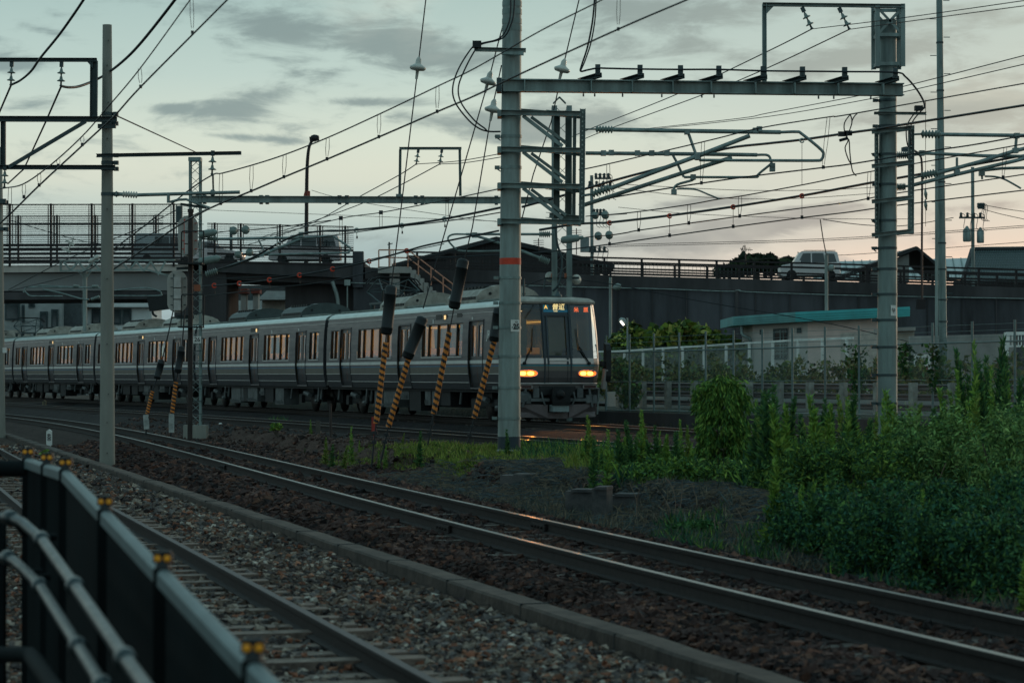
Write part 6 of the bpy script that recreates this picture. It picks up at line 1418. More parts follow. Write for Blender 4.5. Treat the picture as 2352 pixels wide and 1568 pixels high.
mb = MB(); c = P(798, 649, YB - .4); mb.box(c.x - .18, c.x + .18, c.y - .15, c.y + .15, c.z - .18, c.z + .18); mb.tube([c, V((c.x, c.y, 4))], .05, 6); mb.tube([c, P(880, 652, YB - .4)], .03, 5); solo('junction_box', mb, m_galvl, 'small pale junction box on a post before the dark abutment', 'box')
# ------------------------------------------------------------------ vehicles on the road
m_tyre = mat('tyre_rubber', (.012, .012, .013), .85); m_rim = mat('wheel_rim', (.30, .31, .32), .4, .8); m_cglass = mat('car_window_glass', (.012, .018, .020), .06, 0, .1, 3, spec=.8); m_hlamp = mat('car_headlamp_lit', (1, .8, .6), .3, emit=(1, .62, .38), estr=5); m_hoff = mat('car_lamp_clear', (.5, .5, .48), .15); m_tail = mat('tail_lamp_red', (.30, .012, .012), .3); m_trimb = mat('black_car_trim', (.012, .012, .013), .5)
def vehicle(name, label, cat, paint, L_, Wd, body, cabin, wins, wheels, face, u, v, dY, lit, roofrail=False, r=.31, sc_=1.0):
    """side outlines in metres, nose at x=0 towards -X of its own frame; face -1 drives to the left"""
    t = thing(name, label, cat, (0, 0, 0), 'vehicles on the road bridge')
    rd = lambda pts: [V((x, -Wd / 2, z)) for x, z in pts]
    mb = MB(); k = len(body); vs = []
    for yy, ins in ((-Wd / 2, 0), (-Wd / 2 + .06, -.0), (Wd / 2 - .06, 0), (Wd / 2, 0)):
        e = .03 if abs(yy) == Wd / 2 else 0
        cx = L_ / 2; vs += [(x + (cx - x) * e * .6, yy, z + (.6 - z) * e) for x, z in body]
    fs = []
    for s in range(3): fs += [(s * k + i, s * k + (i + 1) % k, (s + 1) * k + (i + 1) % k, (s + 1) * k + i) for i in range(k)]
    fs += [tuple(range(k - 1, -1, -1)), tuple(range(3 * k, 4 * k))]; mb.add(vs, fs)
    part('body', mb, paint, t)
    mb = MB(); k = len(cabin); ins = .10; zt = max(z for _, z in cabin); zb = min(z for _, z in cabin); vs = []
    for s in (-1, 1): vs += [(x, s * (Wd / 2 - .03 - ins * (z - zb) / (zt - zb)), z) for x, z in cabin]
    mb.add(vs, [tuple(range(k - 1, -1, -1)), tuple(range(k, 2 * k))] + [(i, (i + 1) % k, k + (i + 1) % k, k + i) for i in range(k)]); cb = part('cabin', mb, paint, t)
    for w_ in wins:
        mb = MB()
        for s in (-1, 1): mb.add([(x, s * (Wd / 2 - .024 - ins * (z - zb) / (zt - zb)), z) for x, z in w_], [tuple(range(len(w_)))[::s]])
        part('side_window', mb, m_cglass, cb)
    (x0, z0), (x1, z1) = cabin[0], cabin[1]; mb = MB(); f = lambda q: (x0 + (x1 - x0) * q - .012, z0 + (z1 - z0) * q); a, b = f(.12), f(.9); mb.add([(a[0], -Wd / 2 + .14, a[1]), (a[0], Wd / 2 - .14, a[1]), (b[0], Wd / 2 - .2, b[1]), (b[0], -Wd / 2 + .2, b[1])], [(0, 1, 2, 3)]); part('windscreen', mb, m_cglass, cb)
    (x0, z0), (x1, z1) = cabin[-1], cabin[-2]; mb = MB(); f = lambda q: (x0 + (x1 - x0) * q + .012, z0 + (z1 - z0) * q); a, b = f(.15), f(.9); mb.add([(a[0], -Wd / 2 + .14, a[1]), (a[0], Wd / 2 - .14, a[1]), (b[0], Wd / 2 - .2, b[1]), (b[0], -Wd / 2 + .2, b[1])], [(3, 2, 1, 0)]); part('rear_window', mb, m_cglass, cb)
    for x in wheels:
        for s in (-1, 1):
            mb = MB(); mb.lathe((x, s * (Wd / 2 - .19), r), (0, s, 0), [(r * .5, 0), (r, .01), (r * 1.02, .05), (r * 1.02, .15), (r * .95, .19), (r * .66, .195)], 22); wh = part('wheel', mb, m_tyre, t); mb = MB(); mb.lathe((x, s * (Wd / 2 - .03), r), (0, s, 0), [(r * .66, 0), (r * .62, .03), (r * .3, .02), (r * .12, .035)], 14); part('rim', mb, m_rim, wh)
    mb = MB()
    for x in wheels:
        for s in (-1, 1): mb.lathe((x, s * (Wd / 2 - .2), r), (0, s, 0), [(r * .3, 0), (r * 1.26, 0), (r * 1.26, .203)], 22)
    part('wheel_arch', mb, m_trimb, t)
    zl = [z for x, z in body if x < .3]; zl = max(zl) - .16
    for s in (-1, 1):
        mb = MB(); mb.obox((.045, s * (Wd / 2 - .22), zl), (.05, 0, 0), (0, .17, 0), (0, 0, .085)); part('headlight', mb, m_hlamp if lit else m_hoff, t)
        mb = MB(); mb.obox((L_ - .03, s * (Wd / 2 - .12), zl + .12), (.04, 0, 0), (0, .09, 0), (0, 0, .18)); part('tail_light', mb, m_tail, t)
        mb = MB(); mb.obox((cabin[0][0] + .35, s * (Wd / 2 + .09), zb + .1), (.05, 0, 0), (0, .1, 0), (0, 0, .07)); part('mirror', mb, paint, t)
    mb = MB(); mb.box(-.02, .06, -Wd / 2 + .06, Wd / 2 - .06, .26, .40); mb.box(L_ - .06, L_ + .02, -Wd / 2 + .06, Wd / 2 - .06, .28, .42); mb.box(.5, L_ - .5, -Wd / 2 - .006, Wd / 2 + .006, .22, .30); part('bumper_trim', mb, m_trimb, t)
    if roofrail:
        mb = MB()
        for s in (-1, 1): mb.tube([(cabin[1][0] + .2, s * (Wd / 2 - .17), zt + .05), (cabin[-2][0] - .1, s * (Wd / 2 - .17), zt + .05)], .022, 6)
        part('roof_rail', mb, m_trimb, t)
    c = P(u, v, YB + dY); t.location = c; t.scale = (sc_,) * 3; t.rotation_euler = (0, 0, 0 if face < 0 else math.pi); ORG[t.name] = tuple(c); return t
pw_ = mat('pearl_white_paint', (.58, .55, .54), .3, 0, .06, 2, spec=.6); pk = mat('silver_pink_paint', (.50, .45, .45), .35, .2, .06, 2, spec=.6); pd = mat('dark_silver_paint', (.27, .29, .30), .35, .3, .08, 2)
def boxy(L_, Ht, hood, hz): return ([(0, .3), (0, hz - .12), (.08, hz), (hood, hz + .12), (L_ - .04, hz + .14), (L_, hz), (L_, .3), (L_ - .1, .24), (.1, .24)], [(hood, hz + .11), (hood + .42, Ht - .04), (hood + .6, Ht), (L_ - .3, Ht), (L_ - .16, Ht - .06), (L_ - .03, hz + .13)])
B_, C_ = boxy(3.4, 1.66, .72, .86); zb = 1.02
wk = [[(1.0, zb), (1.28, 1.54), (1.72, 1.56), (1.72, zb)], [(1.79, zb), (1.79, 1.56), (2.45, 1.56), (2.52, zb)], [(2.66, zb), (2.62, 1.54), (3.06, 1.53), (3.2, zb + .02)]]
vehicle('small_suv', 'white boxy small car with roof rails driving on the ramp at right', 'car', pw_, 3.4, 1.48, B_, C_, wk, (.62, 2.82), -1, 1790, 645, 2.2, False, True, sc_=1.1)
B_, C_ = boxy(4.5, 1.84, .95, .92); zb = 1.10
wk = [[(1.25, zb), (1.55, 1.70), (2.0, 1.72), (2.0, zb)], [(2.08, zb), (2.08, 1.72), (3.0, 1.72), (3.0, zb)], [(3.1, zb), (3.1, 1.70), (4.1, 1.68), (4.25, zb)]]
vehicle('minivan', 'pinkish silver minivan with lit headlamp behind the bridge mesh', 'van', pk, 4.5, 1.7, B_, C_, wk, (.85, 3.6), -1, 620, 607, 3.5, True)
vehicle('dark_van', 'dark silver van seen from the rear left behind the tall bridge mesh', 'van', pd, 4.4, 1.7, *boxy(4.4, 1.95, .8, .95), [[(x, z + .02) for x, z in w_] for w_ in wk[:2]], (.85, 3.5), 1, 466, 607, 6.2, False)
B_ = [(0, .3), (0, .62), (.1, .74), (1.2, .92), (4.2, .98), (4.4, .9), (4.4, .3), (4.3, .24), (.1, .24)]; C_ = [(1.15, .9), (1.9, 1.40), (2.2, 1.45), (3.3, 1.43), (3.5, 1.38), (4.1, .97)]
vehicle('saloon_car', 'pale saloon car with bright headlamp behind the mesh beside the signal', 'car', pk, 4.4, 1.68, B_, C_, [[(1.5, .98), (1.98, 1.36), (2.5, 1.38), (2.5, .98)], [(2.58, .98), (2.58, 1.38), (3.3, 1.36), (3.75, .99)]], (.85, 3.5), 1, 560, 606, 6.0, True)
# ------------------------------------------------------------------ right side: fences, hedge, pump house
m_fgreen = mat('green_grey_fence_paint', (.13, .185, .18), .6, .1, .2, 4); m_chain = meshmat('chain_link_wire', (.20, .24, .23), 'diamond', .075, .006); m_wfence = mat('white_fence_paint', (.72, .74, .70), .6, 0, .15, 3); m_wmesh = meshmat('white_fence_mesh', (.36, .40, .37), 'diamond', .09, .015)
fence = thing('chain_link_fence', 'tall chain link fence of green posts along the railway at right', 'fence', tuple(FEN0 + V((0, 0, .3))))
def fpos(d): return FEN0 + FD * d
def onfence(u, a=FEN0, dr=FD):
    k = (u - 1176) / FPX; return (k * a.y - a.x) / (dr.x - k * dr.y)
posts = [1392, 1446, 1502, 1560, 1621, 1685, 1751, 1820, 1895, 1973, 2056, 2142, 2233, 2331, 2440]
ds_ = [onfence(u) for u in posts]; zt = lambda d: 2.72 + .04 * d / 18; zb_ = lambda d: .30 + .09 * d / 18
mbr = MB()
for d in ds_: p = fpos(d); mb = MB(); mb.tube([V((p.x, p.y, .1)), V((p.x, p.y, zt(d)))], .032, 8); part('post', mb, m_fgreen, fence)
a, b = fpos(ds_[0]), fpos(ds_[-1])
for fz in (lambda d: zb_(d) + 1.86, lambda d: zb_(d) + .06, lambda d: zb_(d) + .95):
    r = .024 if fz(0) != zb_(0) + .95 else .012; mbr.tube([V((a.x, a.y - .03, fz(ds_[0]))), V((b.x, b.y - .03, fz(ds_[-1])))], r, 6)
for k in (2.0, 2.15, 2.3): mbr.tube([V((a.x, a.y, zb_(0) + k)), V((b.x, b.y, zb_(18) + k))], .005, 4)
part('rail', mbr, m_fgreen, fence)
c0_ = [V((a.x, a.y + .03, zb_(ds_[0]))), V((b.x, b.y + .03, zb_(ds_[-1]))), V((b.x, b.y + .03, zb_(ds_[-1]) + 1.86)), V((a.x, a.y + .03, zb_(ds_[0]) + 1.86))]
uvplane('wire_mesh', c0_, m_chain, fence, (b - a).length, 1.86)
mb = MB(); q0, q1 = FEN0 + FD * -8 - FN * .12, FEN0 + FD * 26 - FN * .12; mb.prism([V((q0.x, q0.y, -.4)), V((q1.x, q1.y, -.4)), V((q1.x, q1.y, .31)), V((q0.x, q0.y, .31))], FN * .16); solo('low_retaining_wall', mb, m_wall2, 'low dark concrete wall at the foot of the chain link fence', 'wall')
# guard rail of concrete posts and corrugated beams
GR0 = FEN0 + FN * 3.2; gt = thing('guard_rail', 'weathered guard rail of concrete posts and corrugated beams behind the chain link fence', 'guard rail', tuple(GR0 + V((0, 0, .3))))
m_corr = mat('rusty_corrugated_beam', (.10, .08, .075), .65, .3, .4, 1.5, .1, (1, 1, 3), stain=(.045, .032, .03)); m_gpost = mat('mossy_concrete_post', (.25, .255, .225), .9, 0, .35, 4, .3)
for u in (1422, 1477, 1534, 1594, 1656, 1721, 1791, 1860, 1937, 2015, 2097, 2187, 2281, 2380): p = GR0 + FD * onfence(u, GR0); mb = MB(); mb.obox(V((p.x, p.y, .72)), FD * .11, FN * .08, V((0, 0, .53))); part('post', mb, m_gpost, gt)
a, b = GR0 + FD * -6 + FN * .14, GR0 + FD * 24 + FN * .14
for z0 in (1.12, .84, .56): mb = MB(); mb.ext(V((a.x, a.y, z0)), V((b.x, b.y, z0)), [(-.03, -.09), (.03, -.06), (-.03, 0), (.03, .06), (-.03, .09), (-.05, .09), (.01, .06), (-.05, 0), (.01, -.06), (-.05, -.09)]); part('corrugated_beam', mb, m_corr, gt)
mb = MB(); q0, q1 = GR0 + FD * -10 + FN * 1.0, GR0 + FD * 32 + FN * 1.0; mb.prism([V((q0.x, q0.y, .2)), V((q1.x, q1.y, .2)), V((q1.x, q1.y, .86)), V((q0.x, q0.y, .86))], FN * .3); solo('pale_kerb_wall', mb, mat('pale_road_wall', (.40, .41, .385), .9, 0, .2, .8, .1), 'low pale wall of the side road behind the guard rail', 'wall')
mb = MB(); q0, q1 = GR0 + FD * -30 + FN * 1.4, GR0 + FD * 40 + FN * 1.4; mb.prism([V((q0.x, q0.y, .42)), V((q1.x, q1.y, .42)), V((q1.x, q1.y, .42)) + FN * 2.3, V((q0.x, q0.y, .42)) + FN * 2.3], (0, 0, .03)); solo('road', mb, m_asph, kind='structure')
# hedge
m_leaf = mat('foliage', (1.35, 1.35, 1.3), .8, 0, .2, 9, attr=True, spec=.1); m_bark = mat('bark', (.07, .055, .042), .9, 0, .3, 9, .4, (1, 1, .3))
def greens(n, cols, spread=.35): i = rng.choice(len(cols), n); return np.array(cols)[i] * rng.uniform(1 - spread, 1 + spread, (n, 1))
GD = [(.030, .080, .030), (.045, .10, .032), (.065, .125, .032), (.022, .055, .028)]; GL = [(.12, .20, .034), (.09, .17, .036), (.15, .215, .042), (.06, .13, .036)]; GY = [(.14, .17, .035), (.10, .15, .035), (.07, .12, .03)]; GB = [(.026, .085, .050), (.018, .062, .042), (.040, .11, .055), (.012, .040, .030)]
def cloud(n, fn): c = fn(n); return c
def foliage(name, cent, size, cols, parent=None, label=None, cat=None, group=None, kind=None, aspect=.5, droop=0.0, dirs=None, flat=0, spread=.35):
    v, f = leaves(cent, size, aspect, droop, dirs, flat); col = np.repeat(greens(len(cent), cols, spread), 4, 0)
    org = ORG[parent.name] if parent else (float(cent[:, 0].mean()), float(cent[:, 1].mean()), float(cent[:, 2].min()))
    me = npmesh(name, v, f, m_leaf, col, False, org)
    return npobj(name, me, label, cat, group, kind, (0, 0, 0) if parent else org, parent)
def clumps(cs, n, k):
    """points filling ellipsoids (x,y,z,rx,ry,rz), denser in k lumps per ellipsoid"""
    out = []
    vol = np.array([c[3] * c[4] * c[5] for c in cs]); vol = vol ** .7 / (vol ** .7).sum()
    for c, w_ in zip(cs, vol):
        m = max(8, int(n * w_)); d = rng.normal(size=(k, 3)); d /= np.linalg.norm(d, axis=1)[:, None]; lc = d * rng.uniform(.45, .95, (k, 1)); i = rng.integers(0, k, m)
        p = lc[i] + rng.normal(size=(m, 3)) * .17; out.append(p * np.array(c[3:6]) + np.array(c[:3]))
    return np.concatenate(out)
def bush(name, label, cat, cs, n, size, cols, stems, group=None, k=16, **kw):
    t = thing(name, label, cat, (cs[0][0], cs[0][1], stems[0][2]), group); foliage('foliage', clumps(cs, n, k), size, cols, t, **kw)
    mb = MB()
    for i in range(5):
        c = cs[i % len(cs)]; b = V(stems[i % len(stems)]); top = V((c[0] + random.uniform(-.5, .5) * c[3], c[1], c[2] + c[5] * .3)); mb.tube([b, b.lerp(top, .5) + V((random.uniform(-.1, .1), 0, 0)), top], [.03 * max(1, c[5]), .02 * max(1, c[5]), .008], 6)
    part('stem', mb, m_bark, t); return t
HE0 = FEN0 + FN * 7.6
cs = []
for k in range(52): p = HE0 + FD * (-25 + k * .8); cs.append((p.x, p.y, 1.12 + random.uniform(-.05, .12), .75, .5, .82 + random.uniform(-.08, .1)))
bush('clipped_hedge', 'low clipped hedge between the guard rail and the white fence', 'hedge', cs, 30000, .14, [(.10, .12, .038), (.07, .10, .034), (.14, .13, .045), (.04, .065, .028)], [(HE0.x, HE0.y, .4)], k=9)
# white fence behind the hedge
WF0, WF1 = P(1400, 850, 95), P(1908, 850, 82); wd = (WF1 - WF0); wd.z = 0; wd.normalize(); WF0.z = WF1.z = .4
wf = thing('white_fence', 'white mesh fence with square posts in front of the pale pump house', 'fence', tuple(WF0))
kz = lambda u: float(np.interp(u, [1400, 1520, 1684, 1908], [808, 800, 790, 776]))
def wpt(u, v): d = onfence(u, WF0, wd); p = WF0 + wd * d; return P(u, v, p.y)
for u in (1434, 1477, 1523, 1568, 1617, 1668, 1721, 1775, 1833, 1889, 1945): t_ = wpt(u, kz(u)); mb = MB(); mb.bar(V((t_.x, t_.y, .4)), t_, .10, .10, (0, 1, 0)); part('post', mb, m_wfence, wf)
mb = MB(); us = [1360, 1434, 1523, 1617, 1721, 1833, 1960]
for p, q in zip(us, us[1:]): mb.bar(wpt(p, kz(p)), wpt(q, kz(q)), .06, .07)
part('rail', mb, m_wfence, wf); a, b = wpt(1360, kz(1360)), wpt(1960, kz(1960)); uvplane('wire_mesh', (V((a.x, a.y, .5)), V((b.x, b.y, .5)), b, a), m_wmesh, wf, (b - a).length, 2.0)
# pump house
m_pink = mat('pinkish_plaster', (.70, .54, .49), .9, 0, .12, .8, .1); m_gbay = mat('darker_wall_bay', (.50, .46, .43), .9, 0, .12, .8, .1); m_cyan = mat('cyan_fascia_paint', (.045, .36, .37), .55, 0, .12, 1.2); m_cyan2 = mat('faded_teal_fascia_paint', (.11, .29, .29), .6, 0, .15, 1.2)
ph_ = thing('pump_house', 'small pale pinkish building with bright cyan flat roof edge', 'building', P(1890, 860, 90)); YL, YR = 97, 88.5
def bp_(u, v, d=0): t_ = (u - 1684) / (2090 - 1684); return P(u, v, YL + (YR - YL) * t_ + d)
def vert(mb, u0, v0, u1, v1, dep, d=0, z=None): a, b = bp_(u0, v0, d), bp_(u1, v1, d); zb2 = .35 if z is None else z; mb.prism([V((a.x, a.y, zb2)), V((b.x, b.y, zb2)), b, a], (0, dep, 0))
for (u0, a0, a1, u1, b0, b1, m) in ((1684, 727, 747.5, 1827, 716.5, 739, m_cyan2), (1827, 716.5, 739, 2090, 704, 726, m_cyan)):
    mb = MB(); mb.prism([bp_(u0, a1), bp_(u1, b1), bp_(u1, b0), bp_(u0, a0)], (0, 6, 0))
    for k in (.25, .5, .75): mb.bar(bp_(u0, a0 + (a1 - a0) * k, -.012), bp_(u1, b0 + (b1 - b0) * k, -.012), .03, .03)
    part('roof', mb, m, ph_)
mb = MB(); vert(mb, 1729, 744, 1855, 736, 4.5, .75); part('wall', mb, m_gbay, ph_, 'darker, greyer wall bay'); mb = MB(); vert(mb, 1855, 736, 2062, 727, 4.5, .74); part('wall', mb, m_pink, ph_)  # left bay of the wall gets a darker, greyer tone
mb = MB(); vert(mb, 1933, 765, 2018, 758, .3, .40); part('side_door', mb, mat('cream_door', (.48, .42, .37), .7), ph_)
wn = MB(); vert(wn, 1776, 755, 1809, 753, .1, .66, z=bp_(1790, 825, .66).z); w_ = part('window', wn, m_galvd, ph_); mb = MB(); vert(mb, 1780, 759, 1806, 757, .02, .64, z=bp_(1790, 821, .64).z); part('pane', mb, m_cglass, w_)
mb = MB()
for u in (1792, 1799): mb.bar(bp_(u, 757, .62), bp_(u, 822, .62), .04, .03, (0, 1, 0))
for v in (790, 803, 812): mb.bar(bp_(1779, v, .62), bp_(1807, v - 1, .62), .03, .04)
part('window_bar', mb, m_galv, w_); mb = MB(); vert(mb, 1830, 753, 1840, 752.5, .1, .68, z=bp_(1835, 764, .68).z); vert(mb, 1745, 757, 1749, 757, .1, .68, z=bp_(1747, 768, .68).z); part('vent', mb, m_galvd, ph_)
mb = MB(); mb.tube([bp_(1703, 747, .3), bp_(1704, 765, .3), bp_(1708, 771, .3), bp_(1722, 776, .5), bp_(1724, 785, .6), bp_(1724, 850, .6)], .07, 8); part('drain_pipe', mb, m_galv, ph_)
ax_ = thing('annex_shed', 'low cream block shed with flat cap beside the cyan roofed building', 'building', P(2080, 850, 86)); mb = MB(); a, b = P(2044, 760, 86), P(2100, 758, 85.5); mb.prism([V((a.x, a.y, .35)), V((b.x, b.y, .35)), b, a], (0, 3, 0)); part('wall', mb, mat('cream_block', (.44, .40, .34), .9, 0, .15, 1), ax_); mb = MB(); mb.prism([P(2040, 761, 85.7), P(2103, 759, 85.2), P(2103, 751, 85.2), P(2040, 752, 85.7)], (0, 3.4, 0)); part('cap', mb, m_sw, ax_); mb = MB()
for u in (2038, 2046, 2054, 2062): pass
nb = thing('notice_board', 'small white notice board with dark and red lines behind the chain link fence', 'notice board', P(2118, 850, 76)); mb = MB(); c = P(2118, 834, 76); mb.box(c.x - .26, c.x + .26, c.y - .02, c.y + .02, c.z - .28, c.z + .28); part('board', mb, m_white, nb); mb = MB()
for k in range(4): mb.box(c.x - .2, c.x - .02 - .05 * (k % 2), c.y - .026, c.y - .021, c.z + .16 - k * .05, c.z + .185 - k * .05); mb.box(c.x + .02, c.x + .2 - .04 * (k % 3), c.y - .026, c.y - .021, c.z + .16 - k * .05, c.z + .185 - k * .05)
part('lettering', mb, m_cable, nb); mb = MB()
for k in range(5): mb.box(c.x - .2 + k * .08, c.x - .15 + k * .08, c.y - .026, c.y - .021, c.z - .2, c.z - .08)
part('red_lettering', mb, mat('red_print', (.3, .03, .03), .7), nb); mb = MB(); mb.box(c.x - .03, c.x + .03, c.y + .02, c.y + .06, .3, c.z); part('post', mb, m_galv, nb)
# pale wall pieces, rail frame and white balustrade at far right
mb = MB(); a, b = P(2090, 772, 84), P(2330, 766, 78); mb.prism([V((a.x, a.y, .35)), V((b.x, b.y, .35)), b, a], (0, .3, 0)); solo('pale_yard_wall', mb, m_sw, 'pale grey yard wall behind the right end of the chain link fence', 'wall')
wb = thing('white_balustrade', 'white slatted balustrade at the right edge above the weeds', 'balustrade', P(2330, 830, 74)); mb = MB(); mb.bar(P(2311, 766, 74), P(2420, 764, 74), .08, .10); mb.bar(P(2311, 795, 74), P(2420, 794, 74), .06, .06); mb.bar(P(2311, 763, 74), V((P(2311, 0, 74).x, 74, .3)), .12, .12, (0, 1, 0)); part('rail', mb, m_wfence, wb); mb = MB()
for k in range(14): mb.bar(P(2318 + k * 7, 766, 74), P(2318 + k * 7, 795, 74), .03, .03, (0, 1, 0))
part('baluster', mb, m_wfence, wb)
# vine bush behind the white fence
cs = [(P(u, v, 99).x, 99 + random.uniform(-.6, .6), P(u, v, 99).z, W(a, 99), 1.0, W(b, 99)) for u, v, a, b in ((1420, 800, 26, 34), (1465, 782, 40, 36), (1515, 785, 38, 34), (1560, 778, 42, 36), (1600, 785, 42, 34), (1650, 795, 40, 30), (1690, 803, 26, 24), (1450, 815, 50, 30), (1540, 812, 60, 30), (1620, 815, 60, 26))]
bush('vine_bush', 'big leafy vine bush behind the white fence before the dark ramp wall', 'bush', cs, 9000, .26, [(.13, .175, .03), (.09, .14, .03), (.055, .10, .028), (.20, .195, .05), (.035, .065, .024)], [(P(1500, 0, 99).x, 99, .3), (P(1600, 0, 99).x, 99, .3)], k=30, aspect=.8)
# lamps and poles
def lamp_post(lab, u, v0, v1, Yp, head, lit, wpx=6, arm=None, m=None):
    t = thing('lamp_post', lab, 'lamp post', P(u, v1, Yp)); mb = MB(); p = P(u, v0, Yp); mb.tube([V((p.x, Yp, .2)), p], W(wpx, Yp) / 2, 12)
    if arm: mb.tube([P(*arm[0], Yp), P(*arm[1], Yp)], .035, 6)
    part('post', mb, m or m_galvl, t); mb = MB(); a, b = P(*head[0], Yp), P(*head[1], Yp); mb.lathe(a, b - a, [(.04, 0), (.13, (b - a).length * .25), (.15, (b - a).length * .7), (.06, (b - a).length)], 12); h = part('lamp_head', mb, m_galvl, t)
    if lit: mb = MB(); d = (b - a).normalized(); mb.bar(a + V((-.02, -.13, -.07)) + d * .12, a + V((-.02, -.13, -.07)) + d * ((b - a).length - .05), .2, .07); part('lamp_glow', mb, mat('lit_lamp_glow', (1, .95, .85), .4, emit=(1, .88, .76), estr=3.2), h)
    return t
lamp_post('small lamp post with glowing white lamp beside the leafy vine bush', 1441, 730, 860, 97, ((1438, 748), (1424, 731)), True, 4)
lamp_post('pale concrete post with unlit lamp arm before the dark ramp wall', 1402, 637, 810, 104, ((1408, 662), (1427, 656)), False, 7)
t = lamp_post('pale concrete post rising behind the cyan roof with a side lamp', 1898, 585, 720, 108, ((1904, 622), (1914, 609)), False, 8); mb = MB(); mb.tube([P(1898, 586, 108), P(1890, 545, 108), P(1884, 504, 108)], .025, 5); part('guy_wire', mb, m_wireb, t)
st_ = thing('street_lamp', 'slender dark street lamp with curved neck on the bridge', 'street lamp', P(703, 606, 157)); mb = MB(); mb.tube(smooth_path([P(u, v, 157) for u, v in ((703, 606), (704, 500), (705, 400), (708, 350), (713, 330), (719, 322))], 4), [.14 - .003 * i for i in range(21)], 8); part('post', mb, m_rail, st_); mb = MB(); c = P(722, 319, 157); mb.obox(c, V((.30, 0, .05)), V((0, .16, 0)), V((-.02, 0, .16))); mb.lathe(c - V((.28, 0, 0)), V((1, 0, .15)), [(.05, 0), (.2, .1), (.24, .3), (.18, .5), (.05, .6)], 12); part('lamp_head', mb, m_rail, st_); mb = MB(); c = P(708, 446, 156.7); mb.box(c.x - .1, c.x + .12, c.y - .15, c.y + .1, c.z - .2, c.z + .2); mb.prism([c + V((-.35, -.05, -.3)), c + V((-.1, -.05, -.3)), c + V((-.2, -.05, .3))], (0, .03, 0)); part('warning_plate', mb, mat('dull_red_plate', (.25, .05, .03), .7), st_)
s2 = thing('street_lamp', 'thin brown street lamp with curved neck standing right of the big pole', 'street lamp', P(2118, 700, 140)); mb = MB(); mb.tube(smooth_path([P(u, v, 140) for u, v in ((2117.5, 690), (2117.5, 560), (2118, 430), (2117, 372), (2112, 356), (2100, 346), (2090, 343))], 4), W(5, 140) / 2, 8); part('post', mb, mat('brown_lamp_paint', (.05, .028, .024), .6), s2); mb = MB(); c = P(2081, 343, 140); mb.obox(c, V((.26, 0, .02)), V((0, .14, 0)), V((0, 0, .12))); mb.lathe(c - V((.26, 0, .02)), V((1, 0, .06)), [(.05, 0), (.15, .1), (.17, .3), (.05, .55)], 10); part('lamp_head', mb, m_galvd, s2); mb = MB(); c = P(2115, 696, 140); mb.box(c.x - .25, c.x + .25, c.y - .2, c.y + .2, c.z - .35, c.z + .2); part('base_box', mb, m_rail, s2)
tp_ = thing('tall_steel_pole', 'very tall tapering steel pole with step bolts near the right edge', 'pole', P(2162, 950, 80)); mb = MB(); a, b = P(2167, 900, 80), P(2157, -60, 80); mb.tube([V((a.x, a.y, .2)), b], [W(20, 80) / 2, W(14, 80) / 2], 20); part('shaft', mb, m_galv, tp_); mb = MB(); mb.tube([P(2151, 860, 79.7), P(2151, 300, 79.8)], W(7, 80) / 2, 8); part('conduit', mb, m_galvl, tp_); mb = MB()
for k in range(17): v = 2 + k * 42; s = -1 if k % 2 else 1; u = 2158 + v * .0105; q = P(u, v, 79.8); mb.tube([q + V((s * .12, 0, 0)), q + V((s * .33, 0, 0))], .014, 5)
for v in (100, 210, 310, 420, 560, 620, 690, 740): mb.lathe(P(2157.5 + v * .011, v, 80), (0, 0, 1), [(W(15 + v * .006, 80) / 2 + .012, 0), (W(15 + v * .006, 80) / 2 + .012, .05)], 16)
part('step_bolt', mb, m_galvd, tp_)
def upole(lab, u, v0, v1, Yp, arms, boxes):
    t = thing('utility_pole', lab, 'utility pole', P(u, v1, Yp)); mb = MB(); mb.tube([P(u + 1, v1, Yp), P(u, v0, Yp)], W(8, Yp) / 2, 10); part('shaft', mb, m_galv, t); mb = MB()
    for (a, b, v) in arms:
        mb.bar(P(a, v, Yp - .2), P(b, v, Yp - .2), .12, .12)
        for k in range(4): q = P(a + (b - a) * (k + .3) / 4, v, Yp - .2); mb.lathe(q, (0, 0, 1), [(.05, 0), (.11, .1), (.08, .2), (.11, .28), (.04, .36)], 8); mb.tube(smooth_path([q + V((0, -.1, .3)), q + V((.25, -.15, .1)), q + V((.15, -.15, -.7)), q + V((.4, -.1, -.9))], 3), .02, 4)
    part('cross_arm', mb, m_galvd, t)
    for (bu, bv, w_, h_) in boxes: mb = MB(); c = P(bu, bv, Yp - .3); mb.lathe(c - V((0, 0, W(h_, Yp) / 2)), (0, 0, 1), [(W(w_, Yp) / 2 * .9, 0), (W(w_, Yp) / 2, .08), (W(w_, Yp) / 2, W(h_, Yp) * .9), (W(w_, Yp) * .3, W(h_, Yp)), (.06, W(h_, Yp) * 1.2)], 12); part('transformer', mb, m_galv, t)
    return t
upole('utility pole with crossarm and two transformer cans above the tiled roof', 2234, 384, 660, 165, [(2203, 2262, 500), (2246, 2262, 478)], [(2221, 540, 19, 30), (2252, 543, 17, 30)])
upole('utility pole with messy crossarms right of the bracket, behind the rear mast', 1359, 403, 640, 160, [(1366, 1404, 410), (1350, 1412, 428), (1362, 1392, 492), (1352, 1396, 578)], [])
for lab, u, v0, Yp in (('thin bare pole sticking up behind the bridge mesh fence', 531, 521, 165), ('thin bare pole with hook behind the stairs handrail', 894, 556, 170)): mb = MB(); mb.tube([P(u, 640, Yp), P(u, v0, Yp)], W(7 if u < 600 else 4, Yp) / 2, 8); mb.bar(P(u - 4, v0 + 6, Yp), P(u + 8, v0 + 3, Yp), .06, .06); solo('bare_pole', mb, m_galvd, lab, 'pole')
